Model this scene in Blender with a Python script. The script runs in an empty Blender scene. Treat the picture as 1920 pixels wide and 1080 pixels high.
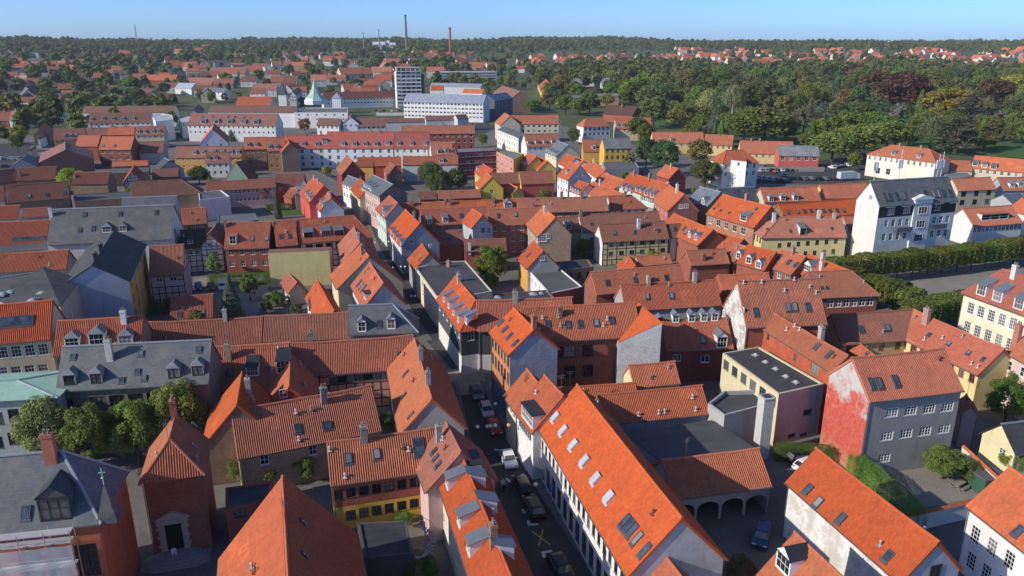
import bpy, math, random
import numpy as np
from mathutils import Vector, Matrix
R = math.radians
rnd = random.Random(7)
scene = bpy.context.scene
COL = scene.collection

# ---------------------------------------------------------------- camera, sky, sun, exposure
CAMZ = 52.0          # the tower platform the photograph was taken from
FPX = 1430.0         # focal length in pixels of the 1920 px wide photograph
PITCH = math.atan((540 - 80) / FPX)
cam_d = bpy.data.cameras.new('camera'); cam = bpy.data.objects.new('camera', cam_d); COL.objects.link(cam)
cam_d.sensor_width = 36.0; cam_d.lens = 36.0 * FPX / 1920.0
cam_d.clip_start = 0.5; cam_d.clip_end = 30000
cam.location = (0, 0, CAMZ); cam.rotation_euler = (math.pi / 2 - PITCH, 0, 0)
scene.camera = cam

SUN_EL = R(28.0)
SUN_H = Vector((-0.92, -0.39, 0)).normalized()      # horizontal direction towards the sun
world = bpy.data.worlds.new('World'); scene.world = world; world.use_nodes = True
wn = world.node_tree; wn.nodes.clear()
w_out = wn.nodes.new('ShaderNodeOutputWorld'); w_bg = wn.nodes.new('ShaderNodeBackground'); w_sky = wn.nodes.new('ShaderNodeTexSky')
w_sky.sky_type = 'NISHITA'; w_sky.sun_disc = False; w_sky.sun_elevation = SUN_EL
w_sky.sun_rotation = math.atan2(SUN_H.x, SUN_H.y); w_sky.altitude = 0; w_sky.air_density = 0.55; w_sky.dust_density = 0.7; w_sky.ozone_density = 8.5
w_bg.inputs['Strength'].default_value = 0.13
wn.links.new(w_sky.outputs[0], w_bg.inputs[0]); wn.links.new(w_bg.outputs[0], w_out.inputs[0])
sun_d = bpy.data.lights.new('sun', 'SUN'); sun = bpy.data.objects.new('sun', sun_d); COL.objects.link(sun)
sun_d.energy = 3.1; sun_d.angle = R(0.53); sun_d.color = (1.0, 0.93, 0.82)
sd = Vector((SUN_H.x * math.cos(SUN_EL), SUN_H.y * math.cos(SUN_EL), math.sin(SUN_EL)))
sun.rotation_euler = sd.to_track_quat('Z', 'Y').to_euler(); sun.location = (-60, -60, 120)
vs = scene.view_settings; vs.view_transform = 'Standard'; vs.look = 'None'; vs.exposure = 0.66; vs.gamma = 1.0; vs.use_curve_mapping = False
scene.cycles.max_bounces = 6; scene.cycles.diffuse_bounces = 4; scene.cycles.glossy_bounces = 3; scene.cycles.transparent_max_bounces = 8; scene.cycles.volume_bounces = 0

# ---------------------------------------------------------------- photograph pixel -> place
CC = Vector((0, 0, CAMZ))
def ray(px, py):
    x = (px - 960) / FPX; y = (540 - py) / FPX
    c, s = math.cos(PITCH), math.sin(PITCH)
    return Vector((x, c + y * s, -s + y * c))
def terrain(x, y):
    d = math.hypot(x, y)
    t = min(1.0, max(0.0, (d - 520) / 2300.0)); t = t * t * (3 - 2 * t)
    h = 40 * t
    u = min(1.0, max(0.0, (d - 1500) / 1500.0))
    q = 960 + 1430 * x / max(y, 1.0)
    h += u * (19 * math.exp(-((q - 1050) / 150.0) ** 2) + 13 * math.exp(-((q - 10) / 140.0) ** 2) + 13 * math.exp(-((q - 560) / 190.0) ** 2) + 4 * math.sin(x / 170.0 + y / 700.0) + 3 * math.sin(x / 71.0 + 1.0))
    return h
def G(px, py, z=0.0):
    r = ray(px, py); t = (z - CAMZ) / r.z
    return CC + r * t
def GT(px, py):          # on the terrain
    z = 0.0
    for _ in range(30):
        r = ray(px, py)
        if r.z >= -0.004: r.z = -0.004
        p = CC + r * ((z - CAMZ) / r.z)
        z2 = terrain(p.x, p.y)
        if abs(z2 - z) < 0.02: break
        z = z * 0.5 + z2 * 0.5
    return Vector((p.x, p.y, terrain(p.x, p.y)))

# ---------------------------------------------------------------- materials
MATS = {}
def newmat(name):
    m = bpy.data.materials.new(name); m.use_nodes = True; nt = m.node_tree
    return m, nt, nt.nodes['Principled BSDF']
def N(nt, t, **kw):
    n = nt.nodes.new(t)
    for k, v in kw.items():
        if k in n.inputs: n.inputs[k].default_value = v
        else: setattr(n, k, v)
    return n
def mixc(nt, fac, a, b, mode='MIX'):
    n = nt.nodes.new('ShaderNodeMix'); n.data_type = 'RGBA'; n.blend_type = mode
    for sock, v in ((n.inputs[0], fac), (n.inputs[6], a), (n.inputs[7], b)):
        if hasattr(v, 'is_linked'): nt.links.new(v, sock)
        elif isinstance(v, (int, float)): sock.default_value = v
        else: sock.default_value = (v[0], v[1], v[2], 1)
    return n.outputs[2]
def rng(nt, v, a, b, c, d):
    n = nt.nodes.new('ShaderNodeMapRange'); nt.links.new(v, n.inputs[0])
    for i, k in enumerate((a, b, c, d)): n.inputs[i + 1].default_value = k
    return n.outputs[0]
def mth(nt, op, a, b=0.0):
    n = nt.nodes.new('ShaderNodeMath'); n.operation = op
    for s, v in ((n.inputs[0], a), (n.inputs[1], b)):
        if hasattr(v, 'is_linked'): nt.links.new(v, s)
        else: s.default_value = v
    return n.outputs[0]
def gray(nt, v):
    n = nt.nodes.new('ShaderNodeCombineColor')
    for i in range(3): nt.links.new(v, n.inputs[i])
    return n.outputs[0]
def noise(nt, vec, scale, detail=3, rough=.6):
    n = N(nt, 'ShaderNodeTexNoise', Scale=scale, Detail=detail, Roughness=rough)
    if vec is not None: nt.links.new(vec, n.inputs['Vector'])
    return n.outputs['Fac']
def bump(nt, h, strength, dist, b):
    n = N(nt, 'ShaderNodeBump', Strength=strength, Distance=dist); nt.links.new(h, n.inputs['Height'])
    nt.links.new(n.outputs[0], b.inputs['Normal'])

def mk_roof():
    m, nt, b = newmat('roof_tile')
    oi = N(nt, 'ShaderNodeObjectInfo'); tc = N(nt, 'ShaderNodeTexCoord'); geo = N(nt, 'ShaderNodeNewGeometry')
    sep = N(nt, 'ShaderNodeSeparateXYZ'); nt.links.new(tc.outputs['UV'], sep.inputs[0])
    u = mth(nt, 'FLOOR', mth(nt, 'DIVIDE', sep.outputs[0], .25)); vv = mth(nt, 'DIVIDE', sep.outputs[1], .34); v = mth(nt, 'FLOOR', vv)
    cmb = N(nt, 'ShaderNodeCombineXYZ'); nt.links.new(u, cmb.inputs[0]); nt.links.new(v, cmb.inputs[1]); nt.links.new(oi.outputs['Random'], cmb.inputs[2])
    wnz = N(nt, 'ShaderNodeTexWhiteNoise'); nt.links.new(cmb.outputs[0], wnz.inputs[0])
    pos = geo.outputs['Position']
    big = noise(nt, pos, .35, 5, .65); fine = noise(nt, pos, 2.2, 4, .7)
    # streaks running down the slope
    mp = N(nt, 'ShaderNodeMapping'); mp.inputs['Scale'].default_value = (1.7, .22, 1); nt.links.new(tc.outputs['UV'], mp.inputs[0])
    add = N(nt, 'ShaderNodeVectorMath'); add.operation = 'ADD'; nt.links.new(mp.outputs[0], add.inputs[0])
    sc = N(nt, 'ShaderNodeCombineXYZ'); nt.links.new(mth(nt, 'MULTIPLY', oi.outputs['Random'], 90), sc.inputs[0]); nt.links.new(sc.outputs[0], add.inputs[1])
    st = noise(nt, add.outputs[0], 1.0, 4, .65)
    tint = rng(nt, wnz.outputs[0], 0, 1, .87, 1.1)
    c = mixc(nt, 1.0, oi.outputs['Color'], gray(nt, tint), 'MULTIPLY')
    c = mixc(nt, rng(nt, big, .4, .75, 0, .28), c, mixc(nt, 1.0, c, (.52, .56, .62), 'MULTIPLY'))
    c = mixc(nt, rng(nt, st, .5, .78, 0, .25), c, mixc(nt, 1.0, c, (.45, .5, .55), 'MULTIPLY'))
    c = mixc(nt, rng(nt, fine, .6, .78, 0, .16), c, (.16, .13, .08))
    pc = N(nt, 'ShaderNodeCombineXYZ'); nt.links.new(mth(nt, 'FLOOR', mth(nt, 'DIVIDE', sep.outputs[0], 2.75)), pc.inputs[0]); nt.links.new(mth(nt, 'FLOOR', mth(nt, 'DIVIDE', sep.outputs[1], 1.7)), pc.inputs[1]); nt.links.new(mth(nt, 'ADD', oi.outputs['Random'], 3.0), pc.inputs[2])
    pw = N(nt, 'ShaderNodeTexWhiteNoise'); nt.links.new(pc.outputs[0], pw.inputs[0])
    patch = mth(nt, 'MULTIPLY', mth(nt, 'GREATER_THAN', pw.outputs[0], .93), mth(nt, 'MULTIPLY', mth(nt, 'LESS_THAN', oi.outputs['Alpha'], .97), rng(nt, wnz.outputs[0], 0, 1, .25, .7)))
    c = mixc(nt, patch, c, mixc(nt, 1.0, c, (1.35, 1.3, 1.25), 'MULTIPLY'))
    # alpha of the object colour carries age: older roofs grow greyer lichen
    al = N(nt, 'ShaderNodeObjectInfo')
    age = mth(nt, 'SUBTRACT', 1.0, al.outputs['Alpha'])
    c = mixc(nt, mth(nt, 'MULTIPLY', age, rng(nt, st, .35, .7, .25, 1)), c, (.13, .115, .09))
    nt.links.new(c, b.inputs['Base Color']); b.inputs['Roughness'].default_value = .86; b.inputs['Specular IOR Level'].default_value = .25
    fr = mth(nt, 'FRACT', vv)
    bump(nt, mth(nt, 'ADD', fr, mth(nt, 'MULTIPLY', wnz.outputs[0], .15)), .5, .045, b)
    return m
def mk_slate(name, c0, c1, bw, bh):
    m, nt, b = newmat(name)
    tc = N(nt, 'ShaderNodeTexCoord'); geo = N(nt, 'ShaderNodeNewGeometry')
    br = N(nt, 'ShaderNodeTexBrick', Scale=1.0); br.inputs['Brick Width'].default_value = bw; br.inputs['Row Height'].default_value = bh
    br.inputs['Mortar Size'].default_value = .015; br.inputs['Color1'].default_value = (.25, .25, .25, 1); br.inputs['Color2'].default_value = (.85, .85, .85, 1); br.inputs['Mortar'].default_value = (0, 0, 0, 1)
    nt.links.new(tc.outputs['UV'], br.inputs['Vector'])
    n1 = noise(nt, geo.outputs['Position'], .5, 5, .7); n2 = noise(nt, geo.outputs['Position'], 3, 3)
    c = mixc(nt, br.outputs['Color'], c0, c1)
    c = mixc(nt, rng(nt, n1, .42, .7, 0, .75), c, (.17, .155, .13))
    c = mixc(nt, rng(nt, n2, .55, .75, 0, .4), c, (.04, .042, .045))
    oi = N(nt, 'ShaderNodeObjectInfo'); sc10 = N(nt, 'ShaderNodeVectorMath'); sc10.operation = 'SCALE'; sc10.inputs['Scale'].default_value = 10.0; nt.links.new(oi.outputs['Color'], sc10.inputs[0])
    c = mixc(nt, 1.0, c, sc10.outputs[0], 'MULTIPLY')
    nt.links.new(c, b.inputs['Base Color']); b.inputs['Roughness'].default_value = .6
    bump(nt, br.outputs['Fac'], .4, -.02, b)
    return m
def mk_felt():
    m, nt, b = newmat('felt_roof')
    oi = N(nt, 'ShaderNodeObjectInfo'); tc = N(nt, 'ShaderNodeTexCoord'); geo = N(nt, 'ShaderNodeNewGeometry')
    br = N(nt, 'ShaderNodeTexBrick', Scale=1.0); br.inputs['Brick Width'].default_value = 7.0; br.inputs['Row Height'].default_value = 1.0
    br.inputs['Mortar Size'].default_value = .02; br.inputs['Color1'].default_value = (.8, .8, .8, 1); br.inputs['Color2'].default_value = (1.1, 1.1, 1.1, 1); br.inputs['Mortar'].default_value = (.55, .55, .55, 1)
    nt.links.new(tc.outputs['UV'], br.inputs['Vector'])
    n1 = noise(nt, geo.outputs['Position'], .4, 5, .7)
    c = mixc(nt, 1.0, oi.outputs['Color'], br.outputs['Color'], 'MULTIPLY')
    c = mixc(nt, rng(nt, n1, .4, .75, 0, .5), c, (.11, .105, .1))
    nt.links.new(c, b.inputs['Base Color']); b.inputs['Roughness'].default_value = .8
    return m
def mk_copper():
    m, nt, b = newmat('copper_roof')
    tc = N(nt, 'ShaderNodeTexCoord'); geo = N(nt, 'ShaderNodeNewGeometry')
    n1 = noise(nt, geo.outputs['Position'], .6, 5, .7)
    sep = N(nt, 'ShaderNodeSeparateXYZ'); nt.links.new(tc.outputs['UV'], sep.inputs[0])
    fr = mth(nt, 'FRACT', mth(nt, 'DIVIDE', sep.outputs[0], .6)); seam = mth(nt, 'LESS_THAN', fr, .09)
    c = mixc(nt, rng(nt, n1, .3, .7, 0, 1), (.22, .40, .28), (.36, .54, .41))
    c = mixc(nt, mth(nt, 'MULTIPLY', seam, .5), c, (.32, .48, .38))
    nt.links.new(c, b.inputs['Base Color']); b.inputs['Roughness'].default_value = .6
    bump(nt, seam, .6, .05, b)
    return m
def mk_plaster():
    m, nt, b = newmat('plaster')
    oi = N(nt, 'ShaderNodeObjectInfo'); geo = N(nt, 'ShaderNodeNewGeometry'); tc = N(nt, 'ShaderNodeTexCoord')
    n1 = noise(nt, geo.outputs['Position'], .45, 5, .7); n2 = noise(nt, geo.outputs['Position'], 3.0, 4, .7)
    mp = N(nt, 'ShaderNodeMapping'); mp.inputs['Scale'].default_value = (1.6, 1.6, .18); nt.links.new(geo.outputs['Position'], mp.inputs[0])
    st = noise(nt, mp.outputs[0], 1.0, 4, .7)
    c = mixc(nt, rng(nt, n1, .4, .75, 0, .45), oi.outputs['Color'], mixc(nt, 1.0, oi.outputs['Color'], (.66, .64, .6), 'MULTIPLY'))
    c = mixc(nt, rng(nt, st, .52, .78, 0, .45), c, mixc(nt, 1.0, c, (.5, .48, .45), 'MULTIPLY'))
    # alpha carries decay: limewash worn off in patches
    pa = mth(nt, 'MULTIPLY', mth(nt, 'SUBTRACT', 1.0, oi.outputs['Alpha']), rng(nt, noise(nt, geo.outputs['Position'], .55, 7, .72), .47, .56, 0, 1))
    c = mixc(nt, pa, c, (.30, .22, .17))
    nt.links.new(c, b.inputs['Base Color']); b.inputs['Roughness'].default_value = .9; b.inputs['Specular IOR Level'].default_value = .2
    bump(nt, n2, .35, .04, b)
    return m
def mk_brick():
    m, nt, b = newmat('brick')
    oi = N(nt, 'ShaderNodeObjectInfo'); geo = N(nt, 'ShaderNodeNewGeometry'); tc = N(nt, 'ShaderNodeTexCoord')
    br = N(nt, 'ShaderNodeTexBrick', Scale=1.0); br.inputs['Brick Width'].default_value = .24; br.inputs['Row Height'].default_value = .08
    br.inputs['Mortar Size'].default_value = .012; br.inputs['Color1'].default_value = (.62, .62, .62, 1); br.inputs['Color2'].default_value = (1.15, 1.1, 1.05, 1); br.inputs['Mortar'].default_value = (1.2, 1.25, 1.3, 1)
    nt.links.new(tc.outputs['UV'], br.inputs['Vector'])
    n1 = noise(nt, geo.outputs['Position'], .5, 5, .7); n2 = noise(nt, geo.outputs['Position'], 4, 3, .7)
    c = mixc(nt, 1.0, oi.outputs['Color'], br.outputs['Color'], 'MULTIPLY')
    c = mixc(nt, rng(nt, n1, .42, .75, 0, .55), c, mixc(nt, 1.0, c, (.5, .48, .48), 'MULTIPLY'))
    c = mixc(nt, rng(nt, n2, .5, .75, 0, .35), c, mixc(nt, 1.0, c, (1.35, 1.3, 1.25), 'MULTIPLY'))
    nt.links.new(c, b.inputs['Base Color']); b.inputs['Roughness'].default_value = .9; b.inputs['Specular IOR Level'].default_value = .2
    bump(nt, br.outputs['Fac'], .3, -.01, b)
    return m
def mk_obcol(name, rough=.6, metal=0.0, var=.25, scale=2.0, spec=.4):
    m, nt, b = newmat(name)
    oi = N(nt, 'ShaderNodeObjectInfo'); geo = N(nt, 'ShaderNodeNewGeometry')
    n1 = noise(nt, geo.outputs['Position'], scale, 4, .65)
    c = mixc(nt, rng(nt, n1, .4, .75, 0, var), oi.outputs['Color'], mixc(nt, 1.0, oi.outputs['Color'], (.45, .43, .4), 'MULTIPLY'))
    nt.links.new(c, b.inputs['Base Color']); b.inputs['Roughness'].default_value = rough; b.inputs['Metallic'].default_value = metal; b.inputs['Specular IOR Level'].default_value = spec
    return m
def mk_glass(name, col, rough=.06):
    m, nt, b = newmat(name)
    oi = N(nt, 'ShaderNodeObjectInfo'); geo = N(nt, 'ShaderNodeNewGeometry')
    n1 = noise(nt, geo.outputs['Position'], .9, 2)
    c = mixc(nt, rng(nt, n1, .4, .65, 0, 1), col, tuple(k * 2.2 + .006 for k in col))
    cur = mth(nt, 'MULTIPLY', mth(nt, 'GREATER_THAN', oi.outputs['Random'], .62), rng(nt, oi.outputs['Random'], .62, 1, .15, .8))
    c = mixc(nt, cur, c, (.30, .29, .27))           # curtains and blinds behind some panes
    nt.links.new(c, b.inputs['Base Color']); b.inputs['Roughness'].default_value = rough; b.inputs['Specular IOR Level'].default_value = .6
    return m
def mk_redwash():
    m, nt, b = newmat('worn_red_wash')
    tc = N(nt, 'ShaderNodeTexCoord'); geo = N(nt, 'ShaderNodeNewGeometry'); sep = N(nt, 'ShaderNodeSeparateXYZ'); nt.links.new(tc.outputs['UV'], sep.inputs[0])
    n1 = noise(nt, geo.outputs['Position'], .35, 8, .72); n2 = noise(nt, geo.outputs['Position'], 1.6, 5, .7)
    k = mth(nt, 'ADD', n1, rng(nt, sep.outputs[1], 6.0, 11.5, -.06, .22))
    c = mixc(nt, rng(nt, n2, .4, .65, 0, 1), (.44, .065, .04), (.52, .12, .08))
    c = mixc(nt, rng(nt, k, .56, .70, 0, 1), c, (.46, .43, .40))
    c = mixc(nt, mth(nt, 'MULTIPLY', rng(nt, sep.outputs[1], 2.6, 1.2, 0, 1), rng(nt, n2, .42, .55, 0, 1)), c, (.40, .2, .11))
    nt.links.new(c, b.inputs['Base Color']); b.inputs['Roughness'].default_value = .9; bump(nt, n2, .4, .05, b); return m
def mk_ground(name, c0, c1, c2, s1=.15, s2=2.0, rough=.92, bs=.3):
    m, nt, b = newmat(name)
    geo = N(nt, 'ShaderNodeNewGeometry')
    n1 = noise(nt, geo.outputs['Position'], s1, 6, .65); n2 = noise(nt, geo.outputs['Position'], s2, 5, .7)
    c = mixc(nt, rng(nt, n1, .35, .65, 0, 1), c0, c1)
    c = mixc(nt, rng(nt, n2, .5, .75, 0, .7), c, c2)
    nt.links.new(c, b.inputs['Base Color']); b.inputs['Roughness'].default_value = rough; b.inputs['Specular IOR Level'].default_value = .2
    bump(nt, n2, bs, .05, b)
    return m
def mk_cobble(name, c0, c1, w=.22, h=.14):
    m, nt, b = newmat(name)
    geo = N(nt, 'ShaderNodeNewGeometry')
    br = N(nt, 'ShaderNodeTexBrick', Scale=1.0); br.inputs['Brick Width'].default_value = w; br.inputs['Row Height'].default_value = h
    br.inputs['Mortar Size'].default_value = .02; br.inputs['Color1'].default_value = (*c0, 1); br.inputs['Color2'].default_value = (*c1, 1); br.inputs['Mortar'].default_value = (c0[0] * .6, c0[1] * .6, c0[2] * .6, 1)
    nt.links.new(geo.outputs['Position'], br.inputs['Vector'])
    n1 = noise(nt, geo.outputs['Position'], .3, 6, .7)
    c = mixc(nt, rng(nt, n1, .4, .7, 0, .6), br.outputs['Color'], (c0[0] * .6, c0[1] * .6, c0[2] * .6))
    nt.links.new(c, b.inputs['Base Color']); b.inputs['Roughness'].default_value = .85
    bump(nt, br.outputs['Fac'], .3, -.02, b)
    return m
def mk_leaf():
    m, nt, b = newmat('leaf')
    oi = N(nt, 'ShaderNodeObjectInfo'); geo = N(nt, 'ShaderNodeNewGeometry')
    r = geo.outputs['Random Per Island']
    hsv = N(nt, 'ShaderNodeHueSaturation'); nt.links.new(oi.outputs['Color'], hsv.inputs['Color'])
    nt.links.new(rng(nt, r, 0, 1, .47, .525), hsv.inputs['Hue']); nt.links.new(rng(nt, r, 0, 1, 1.35, 3.0), hsv.inputs['Value'])
    h2 = N(nt, 'ShaderNodeHueSaturation'); nt.links.new(hsv.outputs[0], h2.inputs['Color'])
    nt.links.new(rng(nt, oi.outputs['Random'], 0, 1, .482, .518), h2.inputs['Hue']); nt.links.new(rng(nt, oi.outputs['Random'], 0, 1, .72, 1.28), h2.inputs['Value'])
    nt.links.new(h2.outputs[0], b.inputs['Base Color']); b.inputs['Roughness'].default_value = .7; b.inputs['Specular IOR Level'].default_value = .2
    warm = mixc(nt, 1.0, h2.outputs[0], (1.18, 1.0, .9), 'MULTIPLY'); nt.links.new(warm, b.inputs['Base Color'])
    tr = N(nt, 'ShaderNodeBsdfTranslucent'); nt.links.new(warm, tr.inputs[0])
    mx = N(nt, 'ShaderNodeMixShader'); mx.inputs[0].default_value = .36
    out = nt.nodes['Material Output']
    nt.links.new(b.outputs[0], mx.inputs[1]); nt.links.new(tr.outputs[0], mx.inputs[2]); nt.links.new(mx.outputs[0], out.inputs[0])
    return m
MATS.update(redwash=mk_redwash(), tile=mk_roof(), slate=mk_slate('slate', (.06, .068, .08), (.115, .125, .14), .5, .26), felt=mk_felt(), copper=mk_copper(),
            plaster=mk_plaster(), brick=mk_brick(), paint=mk_obcol('painted_wood', .5, 0, .25), zinc=mk_obcol('zinc', .45, .35, .4, 1.2),
            car=mk_obcol('car_paint', .22, .0, .08, 1.0, .6), rubber=mk_obcol('rubber', .85, 0, .1), timber=mk_obcol('timber', .8, 0, .4),
            stone=mk_obcol('stone', .85, 0, .4, 1.5, .2), skin=mk_obcol('skin_and_cloth', .8, 0, .15), steel=mk_obcol('steel', .4, .8, .1),
            glass=mk_glass('window_glass', (.010, .012, .015)), skyglass=mk_glass('roof_glass', (.03, .04, .055), .1),
            leaf=mk_leaf(), bark=mk_obcol('bark', .9, 0, .5, 3.0, .1),
            terrain=mk_ground('terrain_soil', (.06, .085, .03), (.10, .115, .045), (.17, .155, .10), .02, .3),
            paving=mk_ground('town_paving', (.17, .155, .135), (.12, .112, .10), (.22, .2, .175), .12, 1.5),
            asphalt=mk_ground('asphalt', (.066, .065, .064), (.05, .05, .05), (.09, .087, .084), .25, 3.0),
            flag=mk_cobble('flagstone', (.17, .16, .15), (.12, .115, .11), .8, .55), cobble=mk_cobble('cobble', (.16, .145, .13), (.10, .09, .085)),
            sandpave=mk_cobble('sand_paving', (.36, .28, .2), (.26, .2, .15), .3, .15),
            lawn=mk_ground('lawn', (.05, .10, .02), (.075, .13, .03), (.04, .07, .02), .2, 1.2), gravel=mk_ground('gravel', (.26, .235, .2), (.2, .18, .155), (.3, .28, .25), .2, 6.0))

# ---------------------------------------------------------------- mesh helpers
class MB:
    def __init__(s): s.v = []; s.f = []; s.m = []; s.uv = []
    def quad(s, pts, mi=0, uv=None):
        i = len(s.v); s.v += [tuple(p) for p in pts]; s.f.append(tuple(range(i, i + len(pts)))); s.m.append(mi)
        s.uv.append(uv if uv else [(0.0, 0.0)] * len(pts))
    def wallquad(s, pts, mi=0):       # uv in metres: along the wall, height
        a = pts[0]; b = pts[1]
        d = Vector((b[0] - a[0], b[1] - a[1], 0))
        if d.length < 1e-6: d = Vector((pts[2][0] - a[0], pts[2][1] - a[1], 0))
        if d.length < 1e-6: d = Vector((1, 0, 0))
        d.normalize()
        s.quad(pts, mi, [(p[0] * d.x + p[1] * d.y, p[2]) for p in pts])
    def box(s, x0, x1, y0, y1, z0, z1, mi=0, bottom=True):
        p = [(x0, y0, z0), (x1, y0, z0), (x1, y1, z0), (x0, y1, z0), (x0, y0, z1), (x1, y0, z1), (x1, y1, z1), (x0, y1, z1)]
        s.wallquad([p[0], p[1], p[5], p[4]], mi); s.wallquad([p[1], p[2], p[6], p[5]], mi); s.wallquad([p[2], p[3], p[7], p[6]], mi); s.wallquad([p[3], p[0], p[4], p[7]], mi)
        s.quad([p[4], p[5], p[6], p[7]], mi, [(q[0], q[1]) for q in (p[4], p[5], p[6], p[7])])
        if bottom: s.quad([p[3], p[2], p[1], p[0]], mi)
    def bar(s, a, b, r, mi=0, n=4, r2=None):
        a = Vector(a); b = Vector(b); d = b - a
        if d.length < 1e-6: return
        q = d.to_track_quat('Z', 'Y'); r2 = r if r2 is None else r2
        off = math.pi / 4 if n == 4 else 0
        ra = [a + q @ Vector((r * math.cos(2 * math.pi * k / n + off), r * math.sin(2 * math.pi * k / n + off), 0)) for k in range(n)]
        rb = [b + q @ Vector((r2 * math.cos(2 * math.pi * k / n + off), r2 * math.sin(2 * math.pi * k / n + off), 0)) for k in range(n)]
        for k in range(n): s.wallquad([ra[k], ra[(k + 1) % n], rb[(k + 1) % n], rb[k]], mi)
        s.quad(rb, mi); s.quad(ra[::-1], mi)
    def lathe(s, prof, n=12, cx=0, cy=0, mi=0, a0=0.0):
        for i in range(len(prof) - 1):
            r0, z0 = prof[i]; r1, z1 = prof[i + 1]
            for k in range(n):
                t0 = a0 + 2 * math.pi * k / n; t1 = a0 + 2 * math.pi * (k + 1) / n
                P = [(cx + r0 * math.cos(t0), cy + r0 * math.sin(t0), z0), (cx + r0 * math.cos(t1), cy + r0 * math.sin(t1), z0), (cx + r1 * math.cos(t1), cy + r1 * math.sin(t1), z1), (cx + r1 * math.cos(t0), cy + r1 * math.sin(t0), z1)]
                if r0 < 1e-5: P = [P[0], P[2], P[3]]
                elif r1 < 1e-5: P = P[:3]
                s.quad(P, mi, [(t0 * max(r0, r1), z0)] * len(P))
    def mesh(s, name, mats, smooth=False):
        me = bpy.data.meshes.new(name); me.from_pydata(s.v, [], s.f)
        for k in mats: me.materials.append(MATS[k])
        me.polygons.foreach_set('material_index', s.m)
        ul = me.uv_layers.new(name='UVMap'); flat = [c for f in s.uv for p in f for c in p]
        ul.data.foreach_set('uv', flat)
        if smooth: me.polygons.foreach_set('use_smooth', [True] * len(s.f))
        me.update(); return me
def c4(c, a=1.0):
    return (c[0], c[1], c[2], c[3] if len(c) > 3 else a)
def link(name, me, parent=None, loc=(0, 0, 0), rot=(0, 0, 0), color=(1, 1, 1), scale=None):
    o = bpy.data.objects.new(name, me); COL.objects.link(o)
    if parent is not None: o.parent = parent
    o.location = loc; o.rotation_euler = rot; o.color = c4(color)
    if scale is not None: o.scale = scale
    return o
def tag(o, label, cat, group=None, kind=None):
    if label: o['label'] = label
    if cat: o['category'] = cat
    if group: o['group'] = group
    if kind: o['kind'] = kind
    return o
def empty(name, loc, rz=0.0):
    o = bpy.data.objects.new(name, None); COL.objects.link(o); o.location = loc; o.rotation_euler = (0, 0, rz); o.empty_display_size = .5
    return o
def copy_tree(o, parent=None):
    c = o.copy(); COL.objects.link(c); c.parent = parent
    for ch in o.children: copy_tree(ch, c)
    return c
def colour_tree(o, names, col):
    for ch in o.children:
        if ch.name.split('.')[0] in names: ch.color = c4(col)

WHITE = (.78, .77, .74); DARK = (.03, .033, .035)
CACHE = {}
def window_mesh(w, h, nx, ny, far):
    k = ('win', round(w, 2), round(h, 2), nx, ny, far)
    if k in CACHE: return CACHE[k]
    f = MB(); t = .06 if far else .09; m = .035 if far else .05
    if far: nx, ny = min(nx, 2 if w < 1.5 else 3), min(ny, 2)
    x0, x1, z0, z1 = -w / 2, w / 2, -h / 2, h / 2
    y0, y1 = -.06, .03
    f.box(x0, x0 + t, y0, y1, z0, z1); f.box(x1 - t, x1, y0, y1, z0, z1)
    f.box(x0 + t, x1 - t, y0, y1, z0, z0 + t); f.box(x0 + t, x1 - t, y0, y1, z1 - t, z1)
    for i in range(1, nx):
        x = x0 + w * i / nx; mm = m * (1.5 if (nx % 2 == 0 and i == nx // 2) else .8)
        f.box(x - mm / 2, x + mm / 2, y0, y1 - .01, z0 + t, z1 - t)
    for j in range(1, ny):
        z = z0 + h * j / ny
        f.box(x0 + t, x1 - t, y0, y1 - .015, z - m / 2, z + m / 2)
    f.box(x0 - .06, x1 + .06, -.05, .10, z0 - .08, z0 - .003)      # sill
    g = MB(); g.quad([(x0 + .02, -.03, z0 + .02), (x0 + .02, -.03, z1 - .02), (x1 - .02, -.03, z1 - .02), (x1 - .02, -.03, z0 + .02)][::-1])
    if far:
        for p, u in zip(g.f, g.uv): f.quad([g.v[i] for i in p], 1, u)
        r = (f.mesh('window', ['paint', 'glass']), None)
    else: r = (f.mesh('window', ['paint']), g.mesh('pane', ['glass']))
    CACHE[k] = r; return r
def add_window(parent, loc, rz, w, h, nx, ny, col, far):
    a, b = window_mesh(w, h, nx, ny, far)
    o = link('window', a, parent, loc, (0, 0, rz), col)
    if b: link('pane', b, o)
    return o
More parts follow.
